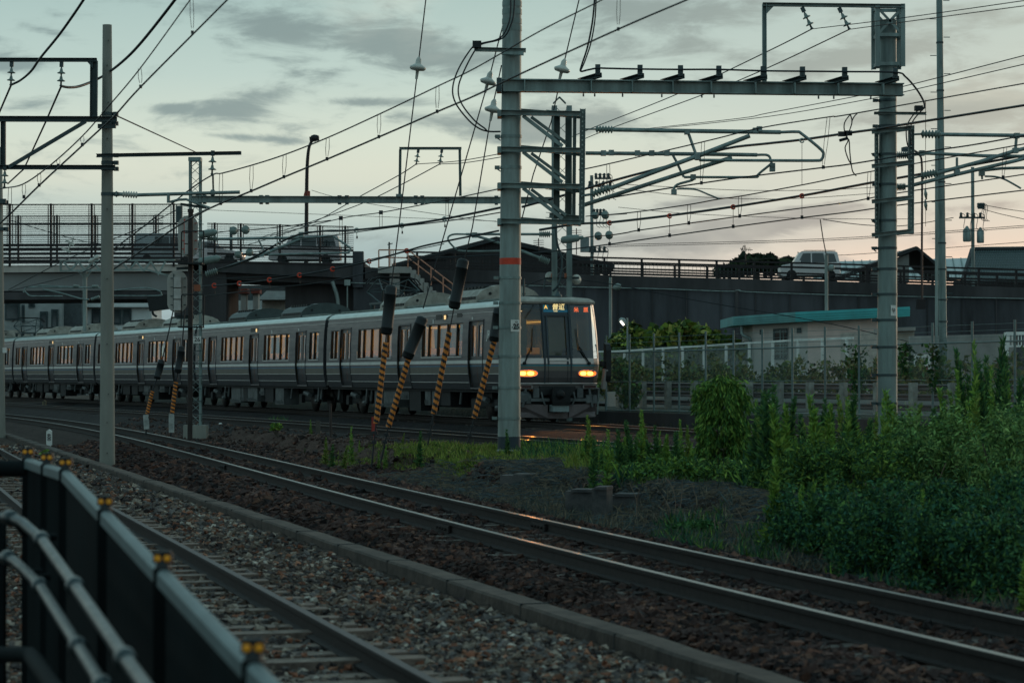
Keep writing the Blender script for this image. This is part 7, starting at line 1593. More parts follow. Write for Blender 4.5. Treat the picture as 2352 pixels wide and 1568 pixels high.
# houses and trees behind the ramp
def gable(name, lab, cat, pts, Yg, dep, mroof, mwall, wbase=None):
    t = thing(name, lab, cat, P(pts[1][0], 660, Yg)); (ul, vl), (uc, vc), (ur, vr) = pts; a, b, c = P(ul, vl, Yg), P(uc, vc, Yg), P(ur, vr, Yg); th = .35
    mb = MB(); mb.prism([a, b, b - V((0, 0, th)), a - V((0, 0, th))], (0, dep, 0)); mb.prism([b, c, c - V((0, 0, th)), b - V((0, 0, th))], (0, dep, 0)); part('roof', mb, mroof, t)
    mb = MB(); i = .12; al, cr = a.lerp(b, i), c.lerp(b, i); mb.prism([V((al.x, al.y, 3)), V((cr.x, cr.y, 3)), cr - V((0, 0, th)), b - V((0, 0, th)), al - V((0, 0, th))][:5], (0, dep - .3, 0)); w_ = part('wall', mb, mwall, t)
    for o in [w_]: o.location.y += .6
    return t
m_droof = mat('dark_barn_roof', (.025, .028, .030), .7, .1, .25, .6); m_dwall = mat('dark_barn_boards', (.035, .036, .038), .9, 0, .4, 1.2, 0, (6, 1, .3)); m_dwall2 = mat('dark_grey_boards', (.06, .06, .06), .9)  # the last one is a plain dark grey, common to house and backdrop
gable('barn', 'large dark gabled barn behind the big pole above the ramp', 'building', ((900, 606), (1140, 543), (1412, 606)), 185, 14, m_droof, m_dwall)
hr2 = thing('house_roof', 'dark upswept gable roof with pale siding right of the big pole', 'building', P(2060, 640, 175)); mb = MB(); mb.prism([P(1925, 636, 175), P(2105, 565, 175), P(2107, 572, 175), P(1940, 640, 175)], (0, 9, 0)); mb.prism([P(2107, 566, 175), P(2107, 573, 175), P(2180, 636, 175), P(2180, 626, 175)], (0, 9, 0)); part('roof', mb, m_droof, hr2); mb = MB(); mb.prism([P(2000, 614, 175.5), P(2088, 583, 175.5), P(2088, 650, 175.5), P(2000, 650, 175.5)], (0, 6, 0)); part('wall', mb, mat('pale_siding', (.20, .21, .20), .7, 0, .2, 2, 0, (1, 1, 12)), hr2)
gh = thing('long_shed', 'long pale metal roof shed far behind the caged poles', 'building', P(2100, 640, 210)); mb = MB(); mb.prism([P(1870, 640, 205), P(2250, 640, 205), P(2240, 592, 212), P(1860, 602, 212)], (0, .3, -.1)); part('roof', mb, mat('pale_metal_roof', (.34, .38, .37), .4, .4, .1, 1), gh); mb = MB()
for k in range(20): u = 1875 + k * 19; mb.bar(P(u, 638, 204.8), P(u - 10, 600 - k * .4, 211.8), .08, .1)
part('roof_rib', mb, m_galv, gh)
ho = thing('tiled_house', 'house with grey-green tiled roof at the far right behind the ramp', 'house', P(2320, 660, 170)); m_tile = mat('glazed_roof_tile', (.10, .14, .14), .35, 0, .25, 3)
mb = MB(); A, B, C, D = P(2212, 645, 168), P(2420, 645, 168), P(2420, 573, 174), P(2236, 575, 174); NR_ = 12; NCc = 34
for r_ in range(NR_):
    for c_ in range(NCc):
        f0, f1, g0, g1 = r_ / NR_, (r_ + 1) / NR_, c_ / NCc, (c_ + .82) / NCc; q = lambda f, g: A.lerp(D, f).lerp(B.lerp(C, f), g); mb.add([q(f0, g0) - V((0, .12, 0)), q(f0, g1) - V((0, .12, -.02)), q(f1, g1), q(f1, g0)], [(0, 1, 2, 3)]); m2_ = q(f0, (g0 + g1) / 2) - V((0, .2, -.06)); mb.add([q(f0, g0) - V((0, .12, 0)), m2_, q(f0, g1) - V((0, .12, 0)), q(f1, (g0 + g1) / 2) + V((0, 0, .05))], [(0, 1, 3), (1, 2, 3)])
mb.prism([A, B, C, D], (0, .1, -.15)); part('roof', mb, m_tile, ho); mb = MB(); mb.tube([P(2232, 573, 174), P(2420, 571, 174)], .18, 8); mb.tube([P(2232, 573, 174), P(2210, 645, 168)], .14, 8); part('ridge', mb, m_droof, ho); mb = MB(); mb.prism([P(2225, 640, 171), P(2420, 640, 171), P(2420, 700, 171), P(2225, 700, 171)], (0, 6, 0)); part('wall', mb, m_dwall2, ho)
an = thing('tv_aerial', 'spiky rooftop aerial standing above the ramp railing', 'aerial', P(1711, 600, 200)); mb = MB(); mb.tube([P(1712, 606, 200), P(1711, 563, 200)], .05, 5); mb.bar(P(1700, 572, 200), P(1729, 574, 200), .05, .05)
for k in range(6): mb.bar(P(1702 + k * 4, 568, 200), P(1703 + k * 4, 578, 200), .03, .03, (1, 0, 0))
mb.tube([P(1704, 575, 200), P(1708, 564, 200)], .04, 4); part('rods', mb, m_wire, an)
a2 = thing('tv_aerial', 'rooftop aerials on the right slope of the dark barn', 'aerial', P(1237, 570, 184)); mb = MB()
for u, v in ((1237, 547), (1324, 524)):
    mb.tube([P(u, 585, 184), P(u, v, 184)], .04, 5)
    for k in range(4): mb.bar(P(u - 12, v + 6 + k * 5, 184), P(u + 12, v + 5 + k * 5, 184), .04, .04)
part('rods', mb, m_wire, a2)
for lab, cs_, Yt in (('dark round tree on the skyline left of the white car', ((1740, 606, 46, 20), (1700, 618, 40, 16), (1770, 612, 34, 18), (1670, 622, 26, 12)), 290), ('dark low tree on the skyline just behind the white car', ((1800, 612, 26, 14), (1830, 608, 30, 18), (1860, 618, 26, 12)), 300)):
    t = thing('tree', lab, 'tree', P(cs_[0][0], 660, Yt), 'trees on the skyline'); foliage('crown', clumps([(P(u, v, Yt).x, Yt, P(u, v, Yt).z, W(a, Yt), 2, W(b, Yt)) for u, v, a, b in cs_], 2600, 22), .75, [(.018, .028, .018), (.026, .038, .02), (.012, .02, .014)], t, aspect=.7); mb = MB(); q = P(cs_[0][0], 640, Yt); mb.tube([V((q.x, Yt, 0)), P(cs_[0][0], cs_[0][1], Yt)], .3, 6); part('trunk', mb, m_bark, t)
# ------------------------------------------------------------------ low buildings seen under the bridge
m_wh = mat('white_wall_panel', (.74, .76, .74), .7, 0, .08, .8); m_gr = mat('grey_house_wall', (.36, .38, .37), .9, 0, .2, .6); m_glz = mat('dim_window_pane', (.02, .035, .038), .1, 0, .2, 2, spec=.7)
def block(name, lab, boxes, wins, Yh, cat='building'):
    t = thing(name, lab, cat, P(boxes[0][0], 900, Yh))
    for u0, u1, v0, v1, m, d in boxes: mb = MB(); a, b = P(u0, v0, Yh + d), P(u1, v1, Yh + d); mb.box(a.x, b.x, Yh + d, Yh + d + 5, max(0, b.z) if v1 < 880 else 0, a.z); part('wall', mb, m, t)
    for u0, u1, v0, v1, d in wins: mb = MB(); a, b = P(u0, v0, Yh + d), P(u1, v1, Yh + d); mb.box(a.x, b.x, Yh + d - .1, Yh + d + .1, b.z, a.z); w_ = part('window', mb, m_galvd, t); mb = MB(); i = .12; mb.box(a.x + i, b.x - i, Yh + d - .13, Yh + d - .11, b.z + i, a.z - i); part('pane', mb, m_glz, w_)
    return t
block('white_workshop', 'long white building with dark windows under the bridge', [(186, 348, 705, 900, m_wh, 0), (182, 352, 682, 705, m_wh, -.5)], [(211, 232, 709, 745, 0), (260, 279, 709, 745, 0), (281, 302, 709, 745, 0)], 175)
block('grey_house', 'grey house with shuttered openings under the left end of the bridge', [(-40, 60, 690, 900, m_gr, 2), (58, 140, 672, 900, m_gr, 0), (138, 186, 660, 900, mat('blue_grey_wall', (.09, .105, .11), .9), 1)], [(12, 45, 695, 735, 2), (66, 80, 675, 706, 0), (92, 110, 715, 760, 0), (118, 134, 710, 760, 0), (50, 56, 700, 740, 2)], 172)
hh_ = block('hip_roof_house', 'small house with hipped grey roof between the abutments', [(602, 660, 688, 900, mat('beige_house_wall', (.30, .27, .23), .9), 0)], [], 172); mb = MB(); mb.prism([P(598, 681, 171), P(664, 681, 171), P(656, 668, 171), P(612, 668, 171)], (0, 6, 0)); mb.prism([P(596, 688, 170.8), P(665, 688, 170.8), P(664, 681, 170.8), P(597, 681, 170.8)], (0, 6.4, 0)); part('roof', mb, m_gr, hh_)
block('dark_backdrop', 'dark backdrop with windows added deep beneath the bridge', [(440, 700, 655, 900, m_dwall2, 8), (470, 600, 690, 900, m_gr, 6)], [(520, 545, 660, 690, 8), (575, 600, 660, 690, 8)], 185)  # added dark backdrop, covers the bright sky gap below the span
for lab, u in (('grey concrete pier with red-brown band under the dark span, left of two', 559), ('grey concrete pier with red-brown band under the dark span, right of two', 587)): t = thing('bridge_pier', lab, 'pier', P(u, 800, 163)); mb = MB(); a = P(u - 6, 668, 163); b = P(u + 6, 668, 163); mb.box(a.x, b.x, 163, 164, 0, a.z); part('column', mb, m_bridge if 'm_bridge' in globals() else m_brg, t); mb = MB(); mb.box(a.x - .12, b.x + .12, 162.8, 164.2, P(0, 674, 163).z, P(0, 663, 163).z); part('red_band', mb, mat('red_brown_band', (.20, .045, .03), .8), t)
sgn = thing('lit_sign', 'small glowing white sign with red marks under the bridge', 'sign', P(505, 715, 168)); mb = MB(); a, b = P(500, 698, 168), P(509, 714.5, 168); mb.box(a.x, b.x, 168, 168.2, b.z, a.z); part('panel', mb, mat('lit_sign_glow', (1, 1, .95), .5, emit=(1, .93, .85), estr=1.6), sgn); mb = MB()
for k in range(4): mb.box(a.x + .03, a.x + .1, 167.96, 167.99, a.z - .12 - k * .11, a.z - .05 - k * .11)
part('red_lettering', mb, mat('red_glow_print', (.6, .05, .03), .6, emit=(.8, .05, .03), estr=.5), sgn); mb = MB(); mb.box((a.x + b.x) / 2 - .05, (a.x + b.x) / 2 + .05, 168.05, 168.15, 0, b.z); part('post', mb, m_galv, sgn)
# ------------------------------------------------------------------ dark barrier in the foreground
m_bar = mat('black_barrier_sheet', (.005, .0085, .0095), .8, 0, .3, 2, .1, (1, 1, .2), spec=.12); m_cap = mat('grey_blue_barrier_cap', (.105, .145, .15), .5, .2, .15, 3, .05); m_amb = mat('amber_reflector', (.95, .36, .012), .25, 0, .08, 6, spec=.7, emit=(.9, .30, .01), estr=.0); m_pipe = mat('scuffed_handrail_pipe', (.026, .040, .044), .36, .5, .25, 5, .05, dirt=.12)
bt = thing('barrier', 'black sheet barrier with pale sloping cap and amber reflectors in the foreground', 'barrier', (-.7, 6.7, -.4)); Y0 = 6.7
def bpt(k, off=0.0, dz=0.0): return V(((-593 - 438.7 * k) / FPX * Y0 - off, Y0 * (1 + .288 * k), H - (665 - 83 * k) / FPX * Y0 + dz))
K = [-1, 0, 1, 2, 3]; last = [V((-2.55, 13.27, H - .503)), V((-2.83, 14.15, H - .50))]
tops = [bpt(k) for k in K] + last
for i, (a, b) in enumerate(zip(tops, tops[1:])):
    d = (b - a); n = V((-d.y, d.x, 0)).normalized(); mb = MB(); g = .02; p, q = a.lerp(b, g), b.lerp(a, g); lo = -.62
    N_ = 14; prev = None
    for k in range(N_ + 1):
        f = k / N_; c = p.lerp(q, f) + n * (.012 if k % 2 else -.012); cur = (V((c.x, c.y, lo)), V((c.x, c.y, c.z - .05)))
        if prev: mb.add([prev[0], cur[0], cur[1], prev[1]], [(0, 1, 2, 3)])
        prev = cur
    part('sheet', mb, m_bar, bt); mb = MB(); mb.ext(p, q, [(-.026, -.045), (.026, -.045), (.026, .0), (.012, .012), (-.012, .012), (-.026, .0)]); part('cap_rail', mb, m_cap, bt)
for p in tops[:1] + tops[1:]:
    mb = MB(); mb.box(p.x - .03, p.x + .03, p.y - .03, p.y + .03, -.75, p.z + .012); po = part('post', mb, m_bar, bt)
    mb = MB(); mb.lathe(V((p.x, p.y, p.z + .01)), (0, 0, 1), [(.030, 0), (.024, .02), (.015, .034)], 10); mb.box(p.x - .034, p.x + .034, p.y - .014, p.y + .014, p.z + .033, p.z + .064); mb.box(p.x - .030, p.x + .030, p.y - .02, p.y + .02, p.z + .064, p.z + .074); rh = part('reflector_holder', mb, m_black, bt)
    mb = MB()
    for e in (-.017, .017): mb.lathe(V((p.x + e, p.y - .014, p.z + .049)), (0, -1, 0), [(.0125, 0), (.0125, .003), (.008, .005)], 14)
    part('reflector', mb, m_amb, rh)
e0 = last[1]; mb = MB(); mb.tube([e0 + V((0, 0, -.05)), e0 + V((-.6, .1, -.05)), e0 + V((-2.2, .4, -.05))], .05, 10); part('side_rail', mb, m_bar, bt)
mb = MB(); q = P(3, 1300, 12); mb.box(q.x - .05, q.x + .02, 11.97, 12.03, -.6, P(0, 1185, 12).z); part('side_post', mb, m_bar, bt)
hp_ = thing('handrail', 'scuffed grey double pipe handrail running along the black barrier', 'handrail', (-1.2, 6.7, -.4)); rr_ = .0235
def pk(u, v, Yv): return P(u, v, Yv)
pa_ = [pk(-40, 1188, 11.2), pk(24, 1189, 11.0), pk(50, 1199, 10.85), pk(72, 1218, 10.7), pk(96, 1239, 10.45), pk(172, 1345, 9.1), pk(288, 1512, 7.4), pk(345, 1592, 6.75), pk(420, 1700, 6.0)]
pb_ = [pk(-40, 1281, 11.2), pk(20, 1281, 11.0), pk(36, 1291, 10.85), pk(60, 1312, 10.6), pk(92, 1345, 10.2), pk(180, 1484, 8.6), pk(236, 1575, 7.7), pk(300, 1690, 6.9)]
for pp in (pa_, pb_):
    mb = MB(); mb.tube(pp, rr_, 12); pr = part('pipe', mb, m_pipe, hp_); mb = MB()
    for k in (1, 4, 5, 6): 
        d = (pp[min(k + 1, len(pp) - 1)] - pp[k]).normalized(); mb.lathe(pp[k] - d * .05, d, [(rr_ + .001, 0), (rr_ + .012, .015), (rr_ + .012, .085), (rr_ + .001, .1)], 14)
    part('collar', mb, m_pipe, pr)
mb = MB()
for k in (1, 2): 
    for pp in (pa_, pb_): p = pp[k]; mb.tube([p, p + V((.05, .05, -.07)), p + V((.14, .08, -.07))], .016, 8)
part('wall_bracket', mb, m_bar, hp_)
mb = MB(); mb.tube([pk(-30, 1502, 10.2), pk(68, 1503, 10.0), pk(80, 1515, 9.8), pk(140, 1600, 8.6)], .035, 10); part('lower_pipe', mb, m_bar, hp_)
# ------------------------------------------------------------------ small posts beside the tracks
def marker(lab, u, vb, vt, wpx, zg, m, txt=None, cat='marker post', name='distance_post', peak=True):
    for _ in range(5): g = G(u, vb, zg); zg = gz(g.x, g.y)
    g = G(u, vb, zg); Yp = g.y; w_ = W(wpx, Yp) / 2; top = P(u, vt, Yp).z; t = thing(name, lab, cat, g); mb = MB(); x = g.x
    mb.prism([(x - w_, Yp, zg - .15), (x + w_, Yp, zg - .15), (x + w_, Yp, top - w_ * .8), (x, Yp, top), (x - w_, Yp, top - w_ * .8)] if peak else [(x - w_, Yp, zg - .15), (x + w_, Yp, zg - .15), (x + w_, Yp, top), (x - w_, Yp, top)], (0, w_ * 2, 0)); part('post', mb, m, t)
    if txt: mb = MB(); texto(txt, w_ * 1.9, mb, (x + .004, Yp - .006, zg + (top - zg) * .56), (0, 0, -1), (1, 0, 0), bold=.004); part('lettering', mb, m_cable, t)
    return t
marker('white distance post marked 600 lying beside the kerb', 112, 1027, 985.5, 11.5, -.26, m_white, '600')
marker('small yellowed distance post with faded digits beyond the near track', 101.5, 935, 919, 8, -.22, mat('yellowed_post', (.26, .22, .13), .8, 0, .2, 6), '800')
marker('weathered timber stub post standing in the brown ballast', 730, 1027, 966, 10, -.05, mat('grey_timber', (.075, .068, .055), .9, 0, .3, 6, .3), None, 'post', 'timber_post', False)
mb = MB(); g = G(760, 1020, -.3); mb.tube([V((g.x, g.y, -.6)), P(759, 928, g.y)], W(6, g.y) / 2, 8); solo('thin_post', mb, m_post, 'thin rusty post standing right of the timber stub', 'post')
mb = MB(); g = G(506.5, 986, -.35); mb.lathe((g.x, g.y, -.42), (0, 0, 1), [(.05, 0), (.05, .22), (.06, .23), (.06, .27), (.03, .29)], 12); solo('survey_peg', mb, m_white, 'tiny white capped peg beside the lattice mast foot', 'peg')
mb = MB(); g = G(859, 1000, 0); mb.box(g.x - .06, g.x + .06, g.y, g.y + .02, g.z + .1, g.z + .45); mb.box(g.x - .012, g.x + .012, g.y + .02, g.y + .04, -.3, g.z + .3); solo('red_marker', mb, mat('dull_red_marker', (.28, .03, .02), .7), 'small dull red plate behind the leftmost striped guard', 'marker')
# ------------------------------------------------------------------ weeds
def stalk_mesh(name, h, n, ll, cols, bend=.08, bare=.2, seed=0, tip=True):
    """goldenrod-like stalk: leafy feather, narrower at the top; unit built at the origin"""
    global rng
    old = rng; rng = np.random.default_rng(seed); t = bare + (1 - bare) * rng.random(n) ** .85; ang = rng.random(n) * 6.283
    bx, by = rng.normal() * bend, rng.normal() * bend; base = np.stack([bx * h * t ** 2, by * h * t ** 2, h * t], 1)
    L_ = ll * (1.05 - .72 * t) * (1 if tip else 1); up = .55 + .7 * t
    d = np.stack([np.cos(ang), np.sin(ang), up], 1); d /= np.linalg.norm(d, axis=1)[:, None]; cent = base + d * L_[:, None] * .5
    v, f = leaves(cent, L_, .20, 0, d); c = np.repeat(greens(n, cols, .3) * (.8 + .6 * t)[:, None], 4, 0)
    k = len(v); s = .007; st = np.array([[-s, 0, 0], [s, 0, 0], [0, s, 0], [bx * h * .25 - s, by * h * .25, h * .5], [bx * h * .25 + s, by * h * .25, h * .5], [bx * h * .25, by * h * .25 + s, h * .5], [bx * h, by * h, h]])
    v = np.concatenate([v, st]); f = np.concatenate([f, np.array([[k, k + 1, k + 4, k + 3], [k + 1, k + 2, k + 5, k + 4], [k + 2, k, k + 3, k + 5], [k + 3, k + 4, k + 6, k + 6], [k + 4, k + 5, k + 6, k + 6], [k + 5, k + 3, k + 6, k + 6]])]); c = np.concatenate([c, np.tile([.07, .075, .03], (7, 1))])
    tri = f[:, 2] == f[:, 3]; f = f[~tri]
    rng = old; return npmesh(name, v, f, m_leaf, c)
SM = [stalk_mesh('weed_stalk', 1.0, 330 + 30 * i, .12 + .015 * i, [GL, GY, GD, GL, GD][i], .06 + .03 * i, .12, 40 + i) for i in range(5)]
nst = [0]
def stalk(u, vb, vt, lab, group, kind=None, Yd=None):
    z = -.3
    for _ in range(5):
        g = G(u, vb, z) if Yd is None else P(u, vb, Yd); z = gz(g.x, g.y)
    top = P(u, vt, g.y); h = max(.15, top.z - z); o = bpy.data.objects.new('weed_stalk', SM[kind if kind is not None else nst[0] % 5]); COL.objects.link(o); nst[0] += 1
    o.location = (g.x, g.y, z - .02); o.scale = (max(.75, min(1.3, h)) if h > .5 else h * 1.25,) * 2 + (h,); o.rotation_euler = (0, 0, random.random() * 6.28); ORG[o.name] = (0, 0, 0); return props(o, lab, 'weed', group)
gA = 'short weed spikes among the striped guards'; lA = 'short green weed spike in the gravel near the striped guards'
for u, vb, vt in ((714, 1024, 962), (748, 1040, 1003), (762, 1046, 1018), (807, 1042, 978), (826, 1036, 1010), (700, 1042, 1026), (885, 1052, 1022), (925, 1052, 992), (963, 1046, 988), (1018, 1046, 1014), (1003, 1052, 1024), (1082, 1052, 1034), (870, 1056, 1034), (790, 1048, 1020)): stalk(u, vb, vt, lA, gA, nst[0] % 3)
stalk(1166, 1062, 984, 'single dark weed spike right in front of the big pole base', None, 2)
gB_ = 'tall weed spikes right of the big pole'; lB = 'tall slim green weed spike between the big pole and the round bush'
for u, vb, vt in ((1338, 1085, 1004), (1357, 1090, 952), (1347, 1080, 985), (1425, 1095, 1003), (1446, 1090, 966), (1473, 1100, 940), (1487, 1096, 950), (1508, 1100, 975), (1530, 1100, 1000), (1552, 1105, 990), (1565, 1100, 962), (1580, 1110, 975), (1462, 1098, 1000), (1400, 1098, 1030), (1382, 1096, 1040), (1540, 1108, 1035), (1574, 1112, 1020), (1436, 1100, 1020), (1518, 1110, 1040), (1496, 1105, 1010)): stalk(u, vb, vt, lB, gB_)
gC = 'tall weed spikes before the caged pole'; lC = 'tall leafy weed spike in the thicket before the pole with the lattice cage'
r3 = random.Random(5)
for u, vt in ((1745, 1000), (1765, 960), (1783, 882), (1795, 930), (1812, 980), (1830, 1000), (1852, 960), (1870, 935), (1885, 908), (1898, 950), (1915, 970), (1938, 905), (1948, 940), (1966, 925), (1985, 965), (2000, 970), (2012, 945), (2025, 985), (2040, 955), (2062, 975), (2084, 938), (2096, 925), (2108, 960), (2125, 985), (2148, 960), (2170, 975)): stalk(u, r3.uniform(1085, 1150), vt, lC, gC)
gD_ = 'very tall weeds at the right edge'; lD = 'very tall dark leafy weed overtopping the chain link fence'
for u, vt in ((2188, 930), (2202, 850), (2216, 806), (2228, 860), (2243, 782), (2255, 830), (2268, 815), (2280, 840), (2295, 778), (2305, 815), (2318, 850), (2333, 870), (2346, 900), (2360, 880), (2240, 870), (2275, 890)): stalk(u, r3.uniform(1090, 1130), vt, lD, gD_, (4, 2, 0)[nst[0] % 3])
for k in range(46): stalk(r3.uniform(1735, 2170), r3.uniform(1085, 1150), r3.uniform(895, 1010), lC, gC)
for k in range(24): stalk(r3.uniform(1330, 1600), r3.uniform(1085, 1112), r3.uniform(985, 1055), lB, gB_)
for k in range(16): stalk(r3.uniform(2180, 2360), r3.uniform(1090, 1135), r3.uniform(860, 980), lD, gD_, (0, 1, 3)[k % 3])
for k in range(40): u_ = r3.uniform(1760, 2352); b_ = 1190 + (u_ - 1760) * .22 + r3.uniform(-30, 25); stalk(u_, b_, b_ - r3.uniform(60, 150), 'slender weed stalk rising out of the creeper mounds beside the main track', 'weed stalks among the creeper mounds', (0, 2, 3)[k % 3])
# round drooping bush on bare stems
bx = G(1657, 1108, -.22); by = bx.y; zb3 = gz(bx.x, by)
t = thing('round_weed_bush', 'big round weed bush with drooping leaves on bare stems near the middle of the weeds', 'bush', (bx.x, by, zb3)); s_ = by / FPX
cc_ = [(P(u, v, by).x, by + dy, P(u, v, by).z, a * s_, .28, b * s_) for u, v, a, b, dy in ((1658, 925, 62, 52, 0), (1625, 925, 36, 50, .1), (1692, 930, 36, 54, -.1), (1640, 895, 38, 28, 0), (1675, 893, 40, 28, .1), (1657, 980, 56, 42, 0), (1618, 985, 24, 44, 0), (1700, 990, 24, 48, 0), (1622, 1035, 22, 38, 0), (1692, 1040, 24, 38, 0), (1656, 1030, 40, 36, .1))]
pts = clumps(cc_, 14000, 34); dr_ = pts - np.array([bx.x, by, cc_[0][2] + .05]); dr_[:, 2] = -.9 + .8 * (dr_[:, 2] > .22); dr_ /= np.linalg.norm(dr_, axis=1)[:, None]
foliage('crown', pts, .072, [(.055, .125, .028), (.085, .165, .032), (.032, .08, .024), (.13, .20, .04)], t, aspect=.26, dirs=dr_)
mb = MB()
for u in (1628, 1640, 1650, 1662, 1672, 1684, 1696): p = P(u, 1105, by); p.z = zb3 - .05; mb.tube([p, P(u + random.uniform(-6, 6), 1030, by), P(u + (u - 1660) * .3, 940, by)], [.012, .010, .006], 5)
part('stem', mb, m_bark, t); v2 = np.concatenate([np.stack([np.full(40, P(u, 0, by).x) + rng.normal(size=40) * .03, by + rng.normal(size=40) * .05, zb3 + rng.random(40) * .55], 1) for u in (1632, 1645, 1660, 1675, 1690)])
foliage('withered_leaves', v2, .06, [(.09, .065, .03), (.05, .055, .025), (.03, .04, .02)], t, aspect=.3, droop=1.2)
# bright low grass round the pole and on the island; darker undergrowth to the right
def blades(areas, n, h, cols, name, wd=.10):
    xs_, ys_, hs = [], [], []
    for (u0, u1, v0, v1, wgt, hh) in areas:
        m = int(n * wgt); u = rng.uniform(u0, u1, m); v = rng.uniform(v0, v1, m); q = [G(a, b, -.3) for a, b in zip(u, v)]; xs_ += [p.x for p in q]; ys_ += [p.y for p in q]; hs += [hh] * m
    x, y = np.array(xs_), np.array(ys_); k = vnoise(x, y, 1.6, 9) + .35 * rng.random(len(x)) > .48; k &= dB_(x, y) > (1.75 if u1 > 200 else -99); x, y, hs = x[k], y[k], np.array(hs)[k]; z, _ = zones(x, y); n = len(x); L_ = h * hs * rng.uniform(.5, 1.3, n)
    d = rng.normal(size=(n, 3)) * .45; d[:, 2] = 1; d /= np.linalg.norm(d, axis=1)[:, None]; c = np.stack([x, y, z], 1) + d * (L_ * .5)[:, None] * .9; v, f = leaves(c, L_, wd, 0, d)
    col = np.repeat(greens(n, cols, .35), 4, 0); o = (float(x.mean()), float(y.mean()), 0.); me = npmesh(name, v, f, m_leaf, col, False, o); return npobj(name, me, kind='stuff', loc=o)
blades([(905, 1150, 1042, 1070, .42, 1), (1050, 1330, 1056, 1092, .9, 1.2), (1300, 1520, 1072, 1110, 1.2, 1.4), (735, 900, 1036, 1054, .12, .8), (1000, 1100, 1068, 1090, .3, .8)], 32000, .12, [(.15, .19, .036), (.11, .155, .03), (.19, .19, .05), (.06, .10, .028)], 'grass', .10)
blades([(1200, 1420, 1045, 1085, .8, 1), (1420, 1760, 1080, 1135, 2, 1.2), (1700, 2000, 1060, 1160, 2, 1.5), (1950, 2352, 1040, 1160, 2, 1.6), (1500, 1660, 1185, 1240, .5, .8), (60, 140, 1035, 1052, .02, .8), (620, 660, 972, 985, .03, 1.2), (1700, 1800, 1200, 1260, .25, .8), (1900, 2340, 1230, 1330, .8, .9)], 20000, .19, GD + GB + GL[:1], 'undergrowth', .075)
blades([(960, 1420, 1075, 1160, 1.2, .8), (1180, 1700, 1110, 1220, 2.0, 1), (1500, 2000, 1200, 1285, 1.6, 1), (1800, 2352, 1270, 1370, 1.6, .9)], 9000, .17, [(.11, .085, .06), (.065, .07, .06), (.05, .068, .068), (.15, .12, .085), (.035, .05, .045)], 'dry_grass', .05)
def patch(name, lab, lst, n, size, cols, group=None, **kw):
    cs = []
    for u, v, Yp, a, b, dd in lst: p = P(u, v, Yp); cs.append((p.x, Yp, p.z, W(a, Yp), dd, W(b, Yp)))
    st = (cs[0][0], cs[0][1], gz(cs[0][0], cs[0][1])); return bush(name, lab, 'bush', cs, n, size, cols, [st], group, 24, **kw)
def mounds(name, lab, lst, n, size, cols, **kw):
    cs = []
    for u, vb, vt, wpx in lst:
        z = -.3
        for _ in range(5): g = G(u, vb, z); z = gz(g.x, g.y)
        h = P(u, vt, g.y).z - z; cs.append((g.x, g.y, z + h * .45, W(wpx, g.y), .45 + .12 * h, h * .56))
    return bush(name, lab, 'bush', cs, n, size, cols, [(c[0], c[1], gz(c[0], c[1]) - .05) for c in cs], None, 26, **kw)
mounds('leafy_thicket', 'dense dark thicket of feathery weeds in front of the pole with the lattice cage', [(1700, 1130, 1050, 55), (1760, 1140, 1045, 60), (1820, 1150, 1030, 70), (1890, 1150, 1010, 75), (1960, 1150, 1015, 75), (2030, 1155, 1010, 75), (1860, 1185, 1060, 70), (1950, 1190, 1060, 80)], 30000, .055, GD + GL[1:3], aspect=.28)
mounds('leafy_thicket', 'tall bushy thicket with paler feathery tops below the white balustrade', [(2090, 1150, 950, 75), (2150, 1150, 960, 80), (2220, 1150, 940, 80), (2290, 1160, 930, 80), (2350, 1170, 930, 70)], 30000, .055, [(.13, .22, .07), (.08, .16, .05), (.17, .25, .08), (.04, .09, .038)], aspect=.30)
mounds('creeper_mound', 'dark green creeper mound spilling down the bank towards the scrub', [(1760, 1185, 1135, 70), (1840, 1205, 1130, 80), (1920, 1230, 1130, 90), (2000, 1255, 1120, 95), (2080, 1240, 1105, 95), (2160, 1230, 1105, 95), (2060, 1290, 1180, 80)], 60000, .040, GB + GD + [(.05, .12, .04)], aspect=.42)
mounds('creeper_mound', 'nearest creeper mound overhanging the main track ballast', [(2150, 1295, 1180, 90), (2230, 1315, 1165, 95), (2310, 1335, 1160, 95), (2385, 1350, 1140, 90), (2280, 1250, 1100, 90), (2360, 1260, 1085, 90)], 60000, .040, GB + GD + [(.06, .13, .05)], aspect=.42)
mounds('low_scrub', 'low scrub along the bank top between the big pole footing and the round bush', [(1290, 1100, 1062, 60), (1350, 1105, 1055, 60), (1420, 1112, 1060, 60), (1490, 1118, 1055, 65), (1560, 1125, 1050, 65), (1620, 1128, 1060, 60)], 12000, .055, GL + GD, aspect=.35)
patch('leafy_clump', 'small fresh green clump on the bank beside the near track', [(1590, 1212, 29, 50, 20, .35), (1560, 1220, 28.6, 30, 14, .3), (1625, 1215, 28.8, 26, 14, .3)], 2600, .06, [(.04, .10, .03), (.028, .075, .028)], aspect=.6)
patch('leafy_clump', 'tiny bright green clump on the kerb near the white 600 post', [(101, 1043, 57, 12, 8, .15), (108, 1038, 58, 7, 7, .1)], 220, .06, GL, aspect=.6)
patch('leafy_clump', 'tiny bright green clump beside the lattice mast foot', [(638, 978, 66, 12, 7, .2), (626, 980, 66, 4, 9, .1)], 220, .08, GL, aspect=.6)
patch('leafy_clump', 'dark shrub under the chain link fence right of the train', [(1435, 885, 79, 22, 40, .5), (1450, 910, 78, 26, 36, .5), (1425, 850, 80, 16, 30, .4)], 1400, .13, GD, aspect=.6)
